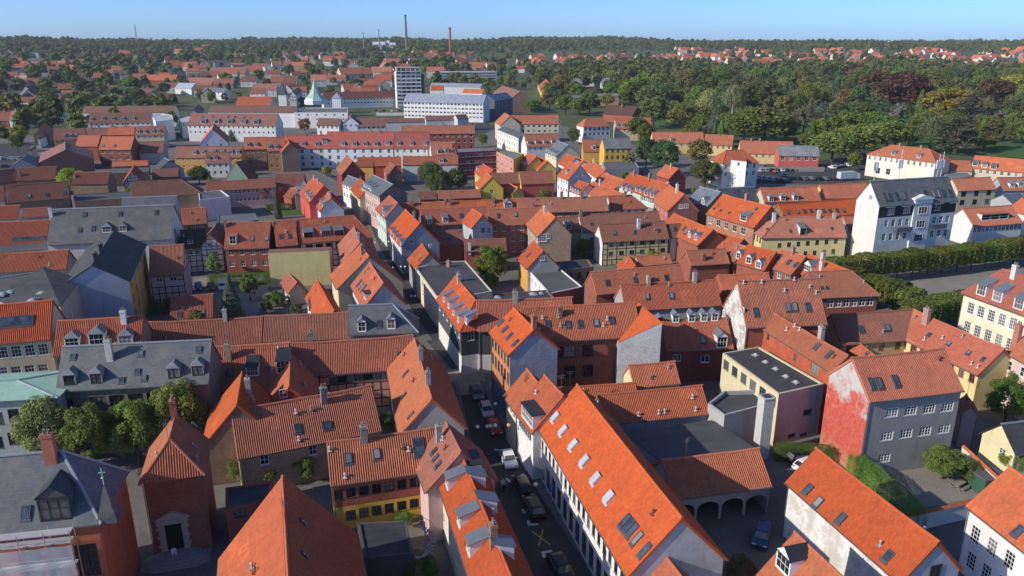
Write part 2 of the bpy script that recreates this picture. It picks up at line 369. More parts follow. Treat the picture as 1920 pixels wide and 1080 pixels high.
def skylight_mesh(w, h, kind):
    k = ('sky', w, h, kind)
    if k in CACHE: return CACHE[k]
    f = MB(); g = MB(); t = .08
    if kind == 'dome':
        f.box(-w / 2, w / 2, -h / 2, h / 2, -.1, .14)
        n = 6
        P = [[(-w * .44 + w * .88 * i / n, -h * .44 + h * .88 * j / n, .14 + .28 * (1 - (2 * i / n - 1) ** 2) * (1 - (2 * j / n - 1) ** 2)) for i in range(n + 1)] for j in range(n + 1)]
        for j in range(n):
            for i in range(n): g.quad([P[j][i], P[j][i + 1], P[j + 1][i + 1], P[j + 1][i]])
        r = (f.mesh('skylight', ['zinc']), g.mesh('dome', ['paint'], True))
    else:
        z = .13 if kind == 'velux' else .3
        f.box(-w / 2, -w / 2 + t, -h / 2, h / 2, -.05, z); f.box(w / 2 - t, w / 2, -h / 2, h / 2, -.05, z)
        f.box(-w / 2 + t, w / 2 - t, -h / 2, -h / 2 + t, -.05, z); f.box(-w / 2 + t, w / 2 - t, h / 2 - t, h / 2, -.05, z)
        f.box(-w / 2 - .08, w / 2 + .08, h / 2, h / 2 + .28, -.02, .055)       # lead apron
        zz = z - .03
        g.quad([(-w / 2 + .03, -h / 2 + .03, zz), (w / 2 - .03, -h / 2 + .03, zz), (w / 2 - .03, h / 2 - .03, zz), (-w / 2 + .03, h / 2 - .03, zz)])
        r = (f.mesh('roof_window', ['zinc']), g.mesh('pane', ['skyglass' if kind == 'velux' else 'zinc']))
    CACHE[k] = r; return r
def chimney_mesh(w, d, h, pots):
    k = ('chim', w, d, round(h, 1), pots)
    if k in CACHE: return CACHE[k]
    f = MB(); h = round(h, 1)
    f.box(-w / 2, w / 2, -d / 2, d / 2, -1.2, h)
    f.box(-w / 2 - .06, w / 2 + .06, -d / 2 - .06, d / 2 + .06, h - .22, h - .08)
    f.box(-w / 2 - .03, w / 2 + .03, -d / 2 - .03, d / 2 + .03, h, h + .06)
    g = MB()
    for i in range(pots):
        x = (i - (pots - 1) / 2) * .38
        g.lathe([(.12, h + .05), (.10, h + .45), (.14, h + .5), (.08, h + .5), (0, h + .42)], 8, x, 0)
    r = (f.mesh('chimney', ['brick']), g.mesh('chimney_pot', ['paint']) if pots else None)
    CACHE[k] = r; return r
def dormer_mesh(w, h, pitch, kind):
    k = ('dorm', w, h, round(pitch, 1), kind)
    if k in CACHE: return CACHE[k]
    tp = math.tan(R(pitch)); b = MB(); r = MB(); hw = w / 2
    dep = h / tp
    # cheeks and front (front plane y=0, outward +y; the slope rises towards -y)
    for sx in (-1, 1):
        P = [(sx * hw, 0, -.25), (sx * hw, 0, h), (sx * hw, -dep, h)]
        b.wallquad(P if sx > 0 else P[::-1])
    ow, oh_, zc = w - .16, h - .14, h / 2
    for (a, c, z0, z1) in ((-hw, -ow / 2, -.25, h), (ow / 2, hw, -.25, h), (-ow / 2, ow / 2, -.25, zc - oh_ / 2), (-ow / 2, ow / 2, zc + oh_ / 2, h)):
        b.wallquad([(c, 0, z0), (a, 0, z0), (a, 0, z1), (c, 0, z1)])
    o = .1
    if kind == 'flat':
        y1 = -dep * 1.0 - .25; zb = h + .0
        r.box(-hw - o, hw + o, y1, .16, zb, zb + .12)
    elif kind == 'shed':      # roof falls gently to the front
        t2 = math.tan(R(max(8, pitch - 28))); L = (h + .06) / (tp - t2)
        P = lambda x, y: (x, y, h - y * t2 + .02)
        q = [P(-hw - o, .2), P(hw + o, .2), P(hw + o, -L), P(-hw - o, -L)]
        r.quad([(x, y, z + .09) for x, y, z in q], 0, [(p[0], p[1]) for p in q]); r.quad(q[::-1])
        for i in range(4):
            a, c = q[i], q[(i + 1) % 4]; r.quad([a, c, (c[0], c[1], c[2] + .09), (a[0], a[1], a[2] + .09)])
        for sx in (-1, 1):
            P2 = [(sx * hw, 0, h), (sx * hw, 0, h + .02), (sx * hw, -L, h + L * t2 + .02), (sx * hw, -dep, h)]
            b.wallquad(P2 if sx > 0 else P2[::-1])
    else:
        rh = hw * (.8 if kind == 'gable' else .62)
        yr = -(h + rh) / tp; yo = .14
        ya = yo if kind == 'gable' else -hw * .8
        top0 = (0, ya, h + rh + .07); top1 = (0, yr, h + rh + .07)
        for sx in (-1, 1):
            q = [(sx * (hw + o), yo, h - .05), (sx * (hw + o), -dep, h - .05), top1, top0]
            r.quad(q if sx > 0 else q[::-1], 0, [(p[1], p[2]) for p in (q if sx > 0 else q[::-1])])
        if kind == 'gable':
            b.wallquad([(hw, 0, h), (-hw, 0, h), (0, 0, h + rh)])
        else:
            r.quad([(-(hw + o), yo, h - .05), (hw + o, yo, h - .05), top0][::-1])
        r.box(-hw - o, hw + o, .02, yo, h - .12, h - .05)
    res = (b.mesh('dormer', ['paint']), r.mesh('dormer_roof', ['zinc']), r.mesh('dormer_roof', ['tile']), ow, oh_, zc)
    CACHE[k] = res; return res

def facade(mb, P0, P1, z0, z1, openings, mi=0, depth=.13):
    """vertical wall P0->P1 (2D, outward on the right hand side), with openings (x, z, w, h) along it"""
    P0 = Vector(P0); P1 = Vector(P1); d = P1 - P0; L = d.length
    if L < .05: return
    d = d / L; n = Vector((d.y, -d.x))
    ops = []
    for (x, z, w, h) in openings:
        if x - w / 2 < .05 or x + w / 2 > L - .05 or z - h / 2 < z0 + .02 or z + h / 2 > z1 - .02: continue
        ops.append((x - w / 2, x + w / 2, z - h / 2, z + h / 2))
    xs = sorted(set([0, L] + [v for o in ops for v in o[:2]])); zs = sorted(set([z0, z1] + [v for o in ops for v in o[2:]]))
    def P(x, z, dep=0.0): q = P0 + d * x - n * dep; return (q.x, q.y, z)
    for j in range(len(zs) - 1):
        zc = (zs[j] + zs[j + 1]) / 2; i = 0
        while i < len(xs) - 1:
            def solid(ii):
                xc = (xs[ii] + xs[ii + 1]) / 2
                return not any(o[0] < xc < o[1] and o[2] < zc < o[3] for o in ops)
            if not solid(i): i += 1; continue
            k = i
            while k + 1 < len(xs) - 1 and solid(k + 1): k += 1
            mb.wallquad([P(xs[i], zs[j]), P(xs[k + 1], zs[j]), P(xs[k + 1], zs[j + 1]), P(xs[i], zs[j + 1])], mi); i = k + 1
    for a, b, c, e in ops:
        mb.wallquad([P(a, c), P(a, e), P(a, e, depth), P(a, c, depth)], mi); mb.wallquad([P(b, e), P(b, c), P(b, c, depth), P(b, e, depth)], mi)
        mb.quad([P(a, c), P(a, c, depth), P(b, c, depth), P(b, c)], mi); mb.quad([P(a, e), P(b, e), P(b, e, depth), P(a, e, depth)], mi)

def corr(mb, p0, p1, a, b, up, nrm, h, amp=.085, pitchw=.25, flat=False, mi=0, sag=0.0):
    """roof slope: eave p0->p1, top edge spans a..b along the eave at slope length h; ribbed like pantiles"""
    p0 = Vector(p0); p1 = Vector(p1); e = p1 - p0; L = e.length; e = e / L; up = Vector(up); nrm = Vector(nrm)
    def top(x):
        if x < a: return h * x / a if a > 1e-6 else h
        if x > b: return h * (L - x) / (L - b) if L - b > 1e-6 else h
        return h
    if flat:
        xs = sorted(set([0.0, max(0, a), min(L, b), L])); hs = [0.0] * len(xs)
    else:
        n = max(2, int(L / pitchw)); pw = L / n; xs = []; hs = []
        for i in range(n):
            for fx, hh in ((0, .0), (.22, .8), (.42, 1.0), (.66, .35), (.85, 0.0)):
                xs.append((i + fx) * pw); hs.append(hh * amp)
        xs.append(L); hs.append(0)
    i0 = len(mb.v)
    for x, hh in zip(xs, hs):
        q = p0 + e * x + nrm * hh; t = top(x)
        sg_ = sag * math.sin(math.pi * x / L) * (1 + .35 * math.sin(9.3 * x / L))
        mb.v.append(tuple(q - Vector((0, 0, sg_ * .35)))); mb.v.append(tuple(q + up * t - Vector((0, 0, sg_ * t / h))))
    for i in range(len(xs) - 1):
        k = i0 + 2 * i
        mb.f.append((k, k + 2, k + 3, k + 1)); mb.m.append(mi)
        t0, t1 = top(xs[i]), top(xs[i + 1])
        mb.uv.append([(xs[i], h), (xs[i + 1], h), (xs[i + 1], h - t1), (xs[i], h - t0)])
    # slab under the tiles
    dn = nrm * -(.14 + sag)
    A0, A1 = p0, p1; B0 = p0 + e * max(a, 0) + up * h; B1 = p0 + e * min(b, L) + up * h
    mb.quad([A0 + dn, B0 + dn, B1 + dn, A1 + dn], mi); mb.quad([A0 + dn, A1 + dn, A1, A0], mi)
    mb.quad([A0, B0, B0 + dn, A0 + dn], mi); mb.quad([A1 + dn, B1 + dn, B1, A1], mi)

def ridge_cap(mb, a, b, r=.15, mi=0):
    a = Vector(a); b = Vector(b); d = (b - a).normalized(); s = d.cross(Vector((0, 0, 1))).normalized(); u = s.cross(d)
    arc = [(-1, -.55), (-.75, .35), (0, .75), (.75, .35), (1, -.55)]
    for i in range(4):
        P = [a + s * arc[i][0] * r + u * arc[i][1] * r, b + s * arc[i][0] * r + u * arc[i][1] * r, b + s * arc[i + 1][0] * r + u * arc[i + 1][1] * r, a + s * arc[i + 1][0] * r + u * arc[i + 1][1] * r]
        L = (b - a).length
        mb.quad(P, mi, [(0, 0), (0, L), (.3, L), (.3, 0)])
    for q in (a, b): mb.quad([q + s * x * r + u * z * r for x, z in arc], mi)
# ---------------------------------------------------------------- houses
REPORT = []
FOOT = []
def solve(A, B, E, he, pitch, zb=0.0):
    tp = math.tan(R(pitch)); he = he + zb; e = G(*E, he)
    def wid(hr):
        a = G(*A, hr); b = G(*B, hr); d = b - a
        return abs(d.x * (e.y - a.y) - d.y * (e.x - a.x)) / max(1e-6, math.hypot(d.x, d.y))
    lo, hi = he + .15, he + 22
    f = lambda h: (h - he) - wid(h) * tp
    # first crossing
    prev = lo
    for i in range(1, 221):
        h = lo + (hi - lo) * i / 220
        if f(h) > 0:
            lo2, hi2 = prev, h
            for _ in range(40):
                m = (lo2 + hi2) / 2
                if f(m) > 0: hi2 = m
                else: lo2 = m
            return hi2 - zb, wid(hi2)
        prev = h
    return he - zb + 4, 4.0

class Frame:
    def __init__(s, o, ang): s.o = Vector(o); s.a = ang; s.c = math.cos(ang); s.s = math.sin(ang)
    def loc(s, p): x, y = p[0] - s.o.x, p[1] - s.o.y; return Vector((x * s.c + y * s.s, -x * s.s + y * s.c, p[2] - s.o.z))
    def dirl(s, d): return Vector((d[0] * s.c + d[1] * s.s, -d[0] * s.s + d[1] * s.c, d[2]))
    def hit(s, px, py, p0, n):       # pixel ray with a plane in local space
        o = s.loc(CC); d = s.dirl(ray(px, py)); p0 = Vector(p0); n = Vector(n)
        dn = d.dot(n)
        if abs(dn) < 1e-7: return None
        return o + d * ((p0 - o).dot(n) / dn)

def wall_rows(fr, face, rows_for, ztop, far):
    """rows: ('f', n, nrows[, w, h, nx, ny]) spread evenly, or ('f', (x0,y0), (x1,y1), n[, w,h,nx,ny]) from photo positions"""
    P0, P1, zt = face; d = P1 - P0; L = d.length; d = d / L; n = Vector((d.y, -d.x))
    out = []
    for r in rows_for:
        if isinstance(r[1], tuple):
            (x0, y0), (x1, y1), cnt = r[1:4]
            w, h, nx, ny = (list(r[4:]) + [1.1, 1.45, 2, 2][len(r) - 4:])[:4]
            a = fr.hit(x0, y0, (P0.x, P0.y, 0), (n.x, n.y, 0)); b = fr.hit(x1, y1, (P0.x, P0.y, 0), (n.x, n.y, 0))
            if a is None or b is None: continue
            for i in range(cnt):
                q = a if cnt == 1 else a.lerp(b, i / (cnt - 1))
                x = (Vector((q.x, q.y)) - P0).dot(d)
                out.append((x, q.z, w, h, nx, ny))
        elif r[1] == 'z':      # plain openings without a window
            for i in range(r[2]): out.append((L * (i + .5) / r[2], r[3], r[4], r[5], 0, 0))
        else:
            cnt, nr = r[1], r[2]
            w, h, nx, ny = (list(r[3:]) + [1.0, 1.35, 2, 2][len(r) - 3:])[:4]
            for j in range(nr):
                z = zt - .55 - h / 2 - j * 2.75
                if z - h / 2 < .4: continue
                for i in range(cnt):
                    out.append((L * (i + .5) / cnt, z, w, h, nx, ny))
    return out

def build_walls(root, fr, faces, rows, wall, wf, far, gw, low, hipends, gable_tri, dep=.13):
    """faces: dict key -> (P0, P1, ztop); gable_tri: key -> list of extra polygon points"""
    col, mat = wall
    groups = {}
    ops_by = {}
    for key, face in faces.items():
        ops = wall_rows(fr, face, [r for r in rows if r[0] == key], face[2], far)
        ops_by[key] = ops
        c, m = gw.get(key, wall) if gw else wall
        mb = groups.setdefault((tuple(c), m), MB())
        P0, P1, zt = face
        holes = [(x, z, w, h) for (x, z, w, h, nx, ny) in ops]
        zs = 0.0
        if low and (not gw or key not in gw):
            lb = groups.setdefault((tuple(low[0]), low[2] if len(low) > 2 else m), MB())
            facade(lb, P0, P1, -1.0, low[1], holes); facade(mb, P0, P1, low[1], zt, holes)
            # holes crossing the band edge are rare; windows sit clear of it
        else: facade(mb, P0, P1, -1.0, zt, holes)
        if key in gable_tri: mb.wallquad(gable_tri[key])
        d = (P1 - P0).normalized(); n = Vector((d.y, -d.x)); L = (P1 - P0).length
        rz = math.atan2(n.y, n.x) - math.pi / 2
        for (x, z, w, h, nx, ny) in ops:
            inside = .05 <= x - w / 2 and x + w / 2 <= L - .05 and z + h / 2 <= zt - .02 and z - h / 2 >= -.98
            if low and not gw and abs(z - low[1]) < h / 2 + .02: inside = False
            if not inside and not (key in gable_tri): continue
            if nx == 0: continue
            q = P0 + d * x - n * (.07 if inside else -.06)
            add_window(root, (q.x, q.y, z), rz, w, h, nx, ny, wf, far)
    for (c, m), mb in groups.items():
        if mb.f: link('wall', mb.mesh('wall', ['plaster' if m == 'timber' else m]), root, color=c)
    if wall[1] == 'timber' or (gw and any(v[1] == 'timber' for v in gw.values())):
        tb = MB()
        for key, (P0, P1, zt) in faces.items():
            w_ = gw.get(key, wall) if gw else wall
            if w_[1] != 'timber': continue
            timber(tb, P0, P1, zt, ops_by[key], gable_tri.get(key))
        if tb.f: link('timber_frame', tb.mesh('timber_frame', ['timber']), root, color=(.025, .02, .018))

def timber(tb, P0, P1, zt, ops, tri):
    d = (P1 - P0); L = d.length; d = d / L; n = Vector((d.y, -d.x)); t = .16; pr = .03
    def beam(x0, z0, x1, z1, th=t):
        v = Vector((x1 - x0, z1 - z0)); l = v.length
        if l < .05: return
        v = v / l; s = Vector((-v.y, v.x)) * th / 2
        c = [Vector((x0, z0)) + s, Vector((x0, z0)) - s, Vector((x1, z1)) - s, Vector((x1, z1)) + s]
        fr_ = [(P0.x + d.x * q.x + n.x * pr, P0.y + d.y * q.x + n.y * pr, q.y) for q in c]
        bk = [(P0.x + d.x * q.x - n.x * .02, P0.y + d.y * q.x - n.y * .02, q.y) for q in c]
        tb.quad(fr_)
        for i in range(4): tb.quad([bk[i], bk[(i + 1) % 4], fr_[(i + 1) % 4], fr_[i]])
    def hitop(x0, x1, z0, z1):
        return any(x0 < o[0] + o[2] / 2 and x1 > o[0] - o[2] / 2 and z0 < o[1] + o[3] / 2 and z1 > o[1] - o[3] / 2 for o in ops)
    nc = max(2, round(L / 1.25)); zl = [.1]
    while zl[-1] + 1.35 < zt - .3: zl.append(zl[-1] + 1.35)
    zl.append(zt - .1)
    for i in range(nc + 1):
        x = .1 + (L - .2) * i / nc
        for j in range(len(zl) - 1):
            if not hitop(x - .08, x + .08, zl[j] + .05, zl[j + 1] - .05): beam(x, zl[j], x, zl[j + 1])
    for z in zl:
        for i in range(nc):
            xa = .1 + (L - .2) * i / nc; xb = .1 + (L - .2) * (i + 1) / nc
            if not hitop(xa + .05, xb - .05, z - .08, z + .08): beam(xa, z, xb, z)
    if tri:
        zr = max(p[2] for p in tri); H = zr - zt
        for fz in (.0, .3, .6):
            z = zt + H * fz; hw = L / 2 * (1 - fz) - .1
            if hw > .2 and not hitop(L / 2 - hw, L / 2 + hw, z - .08, z + .08): beam(L / 2 - hw, z, L / 2 + hw, z)
        for i in range(1, nc):
            x = .1 + (L - .2) * i / nc; zt2 = zt + H * (1 - abs(x - L / 2) / (L / 2))
            if not hitop(x - .08, x + .08, zt, zt2): beam(x, zt, x, zt2 - .1)
        beam(.05, zt, L / 2, zr - .1); beam(L - .05, zt, L / 2, zr - .1)

GUTTER = (.16, .16, .16)
def house(label, roof, wall, A, B, E, he, pitch=46, hip=(None, None), rk='tile', rows=(), sky=(), dorm=(), chim=(), gw=None, low=None,
          wf=WHITE, cat='house', name='town_house', dk=('shed', 1.2, 1.25, 'zinc'), dcol=WHITE, dflat=None, oh=.35, group=None, skyk='velux', skyw=.78, skyh=1.15, vents=(), ex=0.0, rcap=True, minw=None, eave_out=True, flatroof=False, geom=None):
    if geom:      # (hr, w, worldA, worldB)
        hr, w, a, b = geom
    else:
        e0 = G(*E, he); zb = terrain(e0.x, e0.y)
        if zb > .3: e0 = G(*E, he + zb); zb = terrain(e0.x, e0.y)
        hr, w = solve(A, B, E, he, pitch, zb)
        a = G(*A, hr + zb); b = G(*B, hr + zb)
    if geom: side = 1; zb = terrain((a.x + b.x) / 2, (a.y + b.y) / 2)
    else:
        e = G(*E, he + zb); side = (b.x - a.x) * (e.y - a.y) - (b.y - a.y) * (e.x - a.x)
    swap = side < 0
    hipA, hipB = hip
    if swap: a, b = b, a; hipA, hipB = hipB, hipA
    d = Vector((b.x - a.x, b.y - a.y)); Lr = d.length; ang = math.atan2(d.y, d.x)
    o = Vector(((a.x + b.x) / 2, (a.y + b.y) / 2, zb)); fr = Frame(o, ang); FOOT.append((o.x, o.y, ang, Lr / 2 + 1, w + 1))
    dist = math.hypot(o.x, o.y, CAMZ - 6); far = dist > 190
    flat = flatroof or dist > 330
    tp = (hr - he) / w; p = math.atan(tp); pitch = math.degrees(p)
    def hipm(h, sgn):
        if h is None: return None
        if isinstance(h, (int, float)): return float(h)
        q = fr.loc(G(*h, he + zb)); return max(.5, abs(q.x) - Lr / 2)
    hA, hB = hipm(hipA, -1), hipm(hipB, 1)
    x0, x1 = -Lr / 2 - (hA or 0), Lr / 2 + (hB or 0)
    REPORT.append((label, round(hr, 1), round(2 * w, 1), round(x1 - x0, 1), round(dist)))
    root = empty(name, o, ang); tag(root, label, cat, group)
    ov = min(oh, w * .3); yw = w - ov; zt = he + ov * tp - .03
    xl = x0 + (ov if hA else .14); xr = x1 - (ov if hB else .14)
    V2 = lambda x, y: Vector((x, y))
    kA, kB = ('B', 'A') if swap else ('A', 'B')
    faces = {'f': (V2(xr, yw), V2(xl, yw), zt), 'b': (V2(xl, -yw), V2(xr, -yw), zt), kB: (V2(xr, -yw), V2(xr, yw), zt), kA: (V2(xl, yw), V2(xl, -yw), zt)}
    tri = {}
    hw_ = hr - .06
    if not hB: tri[kB] = [(xr, -yw, zt), (xr, yw, zt), (xr, 0, hw_)]
    if not hA: tri[kA] = [(xl, yw, zt), (xl, -yw, zt), (xl, 0, hw_)]
    build_walls(root, fr, faces, rows, wall, wf, far, gw, low, (hA, hB), tri)
    # roof
    mb = MB(); sl = math.hypot(w, hr - he); c, s = math.cos(p), math.sin(p)
    fl = flat or rk != 'tile'
    jr = random.Random(int(abs(o.x) * 31 + abs(o.y) * 17)); jv = jr.uniform(.86, 1.16); jg = jr.uniform(.92, 1.1)
    if rk == 'tile': roof = (min(.8, roof[0] * jv), roof[1] * jv * jg, roof[2] * jv * jg * jr.uniform(.9, 1.15), (roof[3] if len(roof) > 3 else 1.0) - (jr.uniform(0, .1) if dist < 330 else 0))
    if rk == 'tile' and roof[3] < .97:
        gm_ = jr.uniform(0, .38) ** 1.3; mean_ = (roof[0] * .5 + .03, roof[0] * .36 + .025, roof[0] * .27 + .02)
        roof = tuple(a_ * (1 - gm_) + b_ * gm_ for a_, b_ in zip(roof[:3], mean_)) + (roof[3] - gm_ * .25,)
    sag = jr.uniform(.05, .2) * min(1.3, (x1 - x0) / 14) if not fl and not hA and not hB else 0.0
    corr(mb, (x1, w, he), (x0, w, he), (hB or 0), (x1 - x0) - (hA or 0), (0, -c, s), (0, s, c), sl, flat=fl, sag=sag)
    corr(mb, (x0, -w, he), (x1, -w, he), (hA or 0), (x1 - x0) - (hB or 0), (0, c, s), (0, -s, c), sl, flat=fl, sag=sag)
    for h, xe, sg in ((hA, x0, -1), (hB, x1, 1)):
        if not h: continue
        ph = math.atan2(hr - he, h); ch, sh = math.cos(ph), math.sin(ph); sl2 = math.hypot(h, hr - he)
        if sg > 0: corr(mb, (xe, -w, he), (xe, w, he), w, w, (-ch, 0, sh), (sh, 0, ch), sl2, flat=fl)
        else: corr(mb, (xe, w, he), (xe, -w, he), w, w, (ch, 0, sh), (-sh, 0, ch), sl2, flat=fl)
    ro = link('roof', mb.mesh('roof', [rk]), root, color=roof)
    if rcap and dist < 420:
        rc = MB(); ra = .16 if dist < 200 else .2
        ns_ = 10 if sag else 1; xa_, xb_ = -Lr / 2 - (0 if hA else .05), Lr / 2 + (0 if hB else .05)
        sgf = lambda f_: sag * math.sin(math.pi * f_) * (1 + .35 * math.sin(9.3 * f_))
        sgm = lambda f_: sgf(1 - f_)
        for i_ in range(ns_):
            f0, f1 = i_ / ns_, (i_ + 1) / ns_
            ridge_cap(rc, (xa_ + (xb_ - xa_) * f0, 0, hr + .05 - (sgf(f0) + sgm(f0)) / 2), (xa_ + (xb_ - xa_) * f1, 0, hr + .05 - (sgf(f1) + sgm(f1)) / 2), ra)
        for h, xe, sg in ((hA, x0, -1), (hB, x1, 1)):
            if h:
                for yy in (-w, w): ridge_cap(rc, (xe, yy, he + .03), (sg * Lr / 2, 0, hr + .03), ra)
        if rk == 'tile': link('ridge_tiles', rc.mesh('ridge_tiles', ['tile']), ro, color=tuple(min(1, k * 1.05) for k in roof[:3]) + (roof[3] if len(roof) > 3 else 1,))
        else: link('ridge_flashing', rc.mesh('ridge_flashing', ['zinc']), ro, color=(.3, .32, .34))
    if dist < 260 and eave_out:
        for sg in (1, -1):
            gt = MB()
            y0, y1 = sorted((sg * (w - .02), sg * (w + .1))); gt.box(x0, x1, y0, y1, he - .13, he - .01)
            if dist < 150:
                xx = x1 - .3; yy = sg * (yw + .07); gt.bar((xx, sg * w, he - .1), (xx, yy, he - .45), .045, n=6); gt.bar((xx, yy, he - .45), (xx, yy, .1), .045, n=6)
            link('gutter', gt.mesh('gutter', ['zinc']), ro, color=GUTTER)
    # things fixed to the roof
    def onroof(x, y):
        best = None
        for sg in (1, -1):
            q = fr.hit(x, y, (0, sg * w, he), (0, sg * s, c))
            if q is None: continue
            ok = -.3 <= q.y * sg <= w + .3 and x0 - .5 <= q.x <= x1 + .5
            if ok and (best is None or (q - fr.loc(CC)).length < (best[0] - fr.loc(CC)).length): best = (q, sg)
        if best is None:
            q = fr.hit(x, y, (0, w, he), (0, s, c)); q.y = min(max(q.y, .4), w - .4); q.x = min(max(q.x, x0 + .5), x1 - .5); q.z = hr - q.y * tp; best = (q, 1)
        return best
    for it in sky:
        q, sg = onroof(it[0], it[1]); ww = it[2] if len(it) > 2 else skyw; hh = it[3] if len(it) > 3 else skyh
        sk_ = it[4] if len(it) > 4 else skyk; f_, g_ = skylight_mesh(ww, hh, sk_)
        so = link('roof_window', f_, root, q + Vector((0, sg * s, c)) * .03, (-p, 0, 0 if sg > 0 else math.pi), (.10, .10, .11) if sk_ == 'velux' else (.62, .62, .6))
        link('pane', g_, so, color=(.6, .6, .58))
    for it in dorm:
        q, sg = onroof(it[0], it[1]); k_ = list(dk)
        for i, v in enumerate(it[2:]): k_[i] = v
        bm_, rz_, rt_, ow, oh_, zc = dormer_mesh(k_[1], k_[2], pitch, k_[0])
        do = link('dormer', bm_, root, q, (0, 0, 0 if sg > 0 else math.pi), dcol)
        if k_[3] == 'zinc': link('dormer_roof', rz_, do, color=(.22, .235, .25))
        elif k_[3] == 'felt': link('dormer_roof', rz_, do, color=(.05, .05, .055))
        else: link('dormer_roof', rt_, do, color=roof)
        wm, pm = window_mesh(ow, oh_, 2 if ow < 1.5 else 4, 2, True)
        link('window', wm, do, (0, -.03, zc), (0, 0, 0), wf)
    for it in chim:
        q, sg = onroof(it[0], it[1]); hh = it[2] if len(it) > 2 else max(1.0, hr - q.z + 1.1); col = it[3] if len(it) > 3 else (.33, .2, .15); ww = it[4] if len(it) > 4 else .75
        f_, g_ = chimney_mesh(ww, .62, hh, 0 if dist > 260 else (1 if ww < .7 else 2))
        co = link('chimney', f_, root, q, (0, 0, 0), col)
        if g_: link('chimney_pot', g_, co, color=(.22, .17, .14))
    vents = list(vents)
    if geom is None and dist < 260 and rk == 'tile':
        for _ in range(jr.randrange(0, 4)): vents.append((None, jr.uniform(.08, .92), jr.uniform(.15, .8)))
        if jr.random() < .3 and dist < 200:
            kx = ('aerial',)
            if kx not in CACHE:
                vb = MB(); vb.bar((0, 0, -.3), (0, 0, 2.4), .025, n=5)
                for zz, ll in ((2.3, .5), (2.0, .35)):
                    vb.bar((-ll, 0, zz), (ll, 0, zz), .015, n=4)
                    for xx in (-ll, -ll / 2, 0, ll / 2, ll): vb.bar((xx, -.25, zz), (xx, .25, zz), .01, n=4)
                CACHE[kx] = vb.mesh('aerial', ['steel'])
            link('aerial', CACHE[kx], root, (jr.uniform(x0 * .8, x1 * .8), 0, hr), (0, 0, jr.uniform(0, 3)), (.3, .3, .3))
    for it in vents:
        if it[0] is None:
            sg = 1 if jr.random() < .75 else -1; yy = sg * w * it[2]; q = Vector((x0 + (x1 - x0) * it[1], yy, hr - abs(yy) * tp))
        else: q, sg = onroof(*it[:2])
        kx = ('vent',)
        if kx not in CACHE:
            vb = MB(); vb.lathe([(.09, -.2), (.09, .42), (.15, .43), (.15, .5), (.02, .6), (0, .6)], 8); vb.box(-.22, .22, -.16, .26, -.06, .02); CACHE[kx] = vb.mesh('roof_vent', ['zinc'])
        link('roof_vent', CACHE[kx], root, q + Vector((0, 0, .06)), (0, 0, 0), (.7, .68, .65) if it[0] is not None else jr.choice([(.3, .3, .3), (.5, .48, .45), (.3, .12, .08)]))
    return root, fr, (hr, w, x0, x1, he)

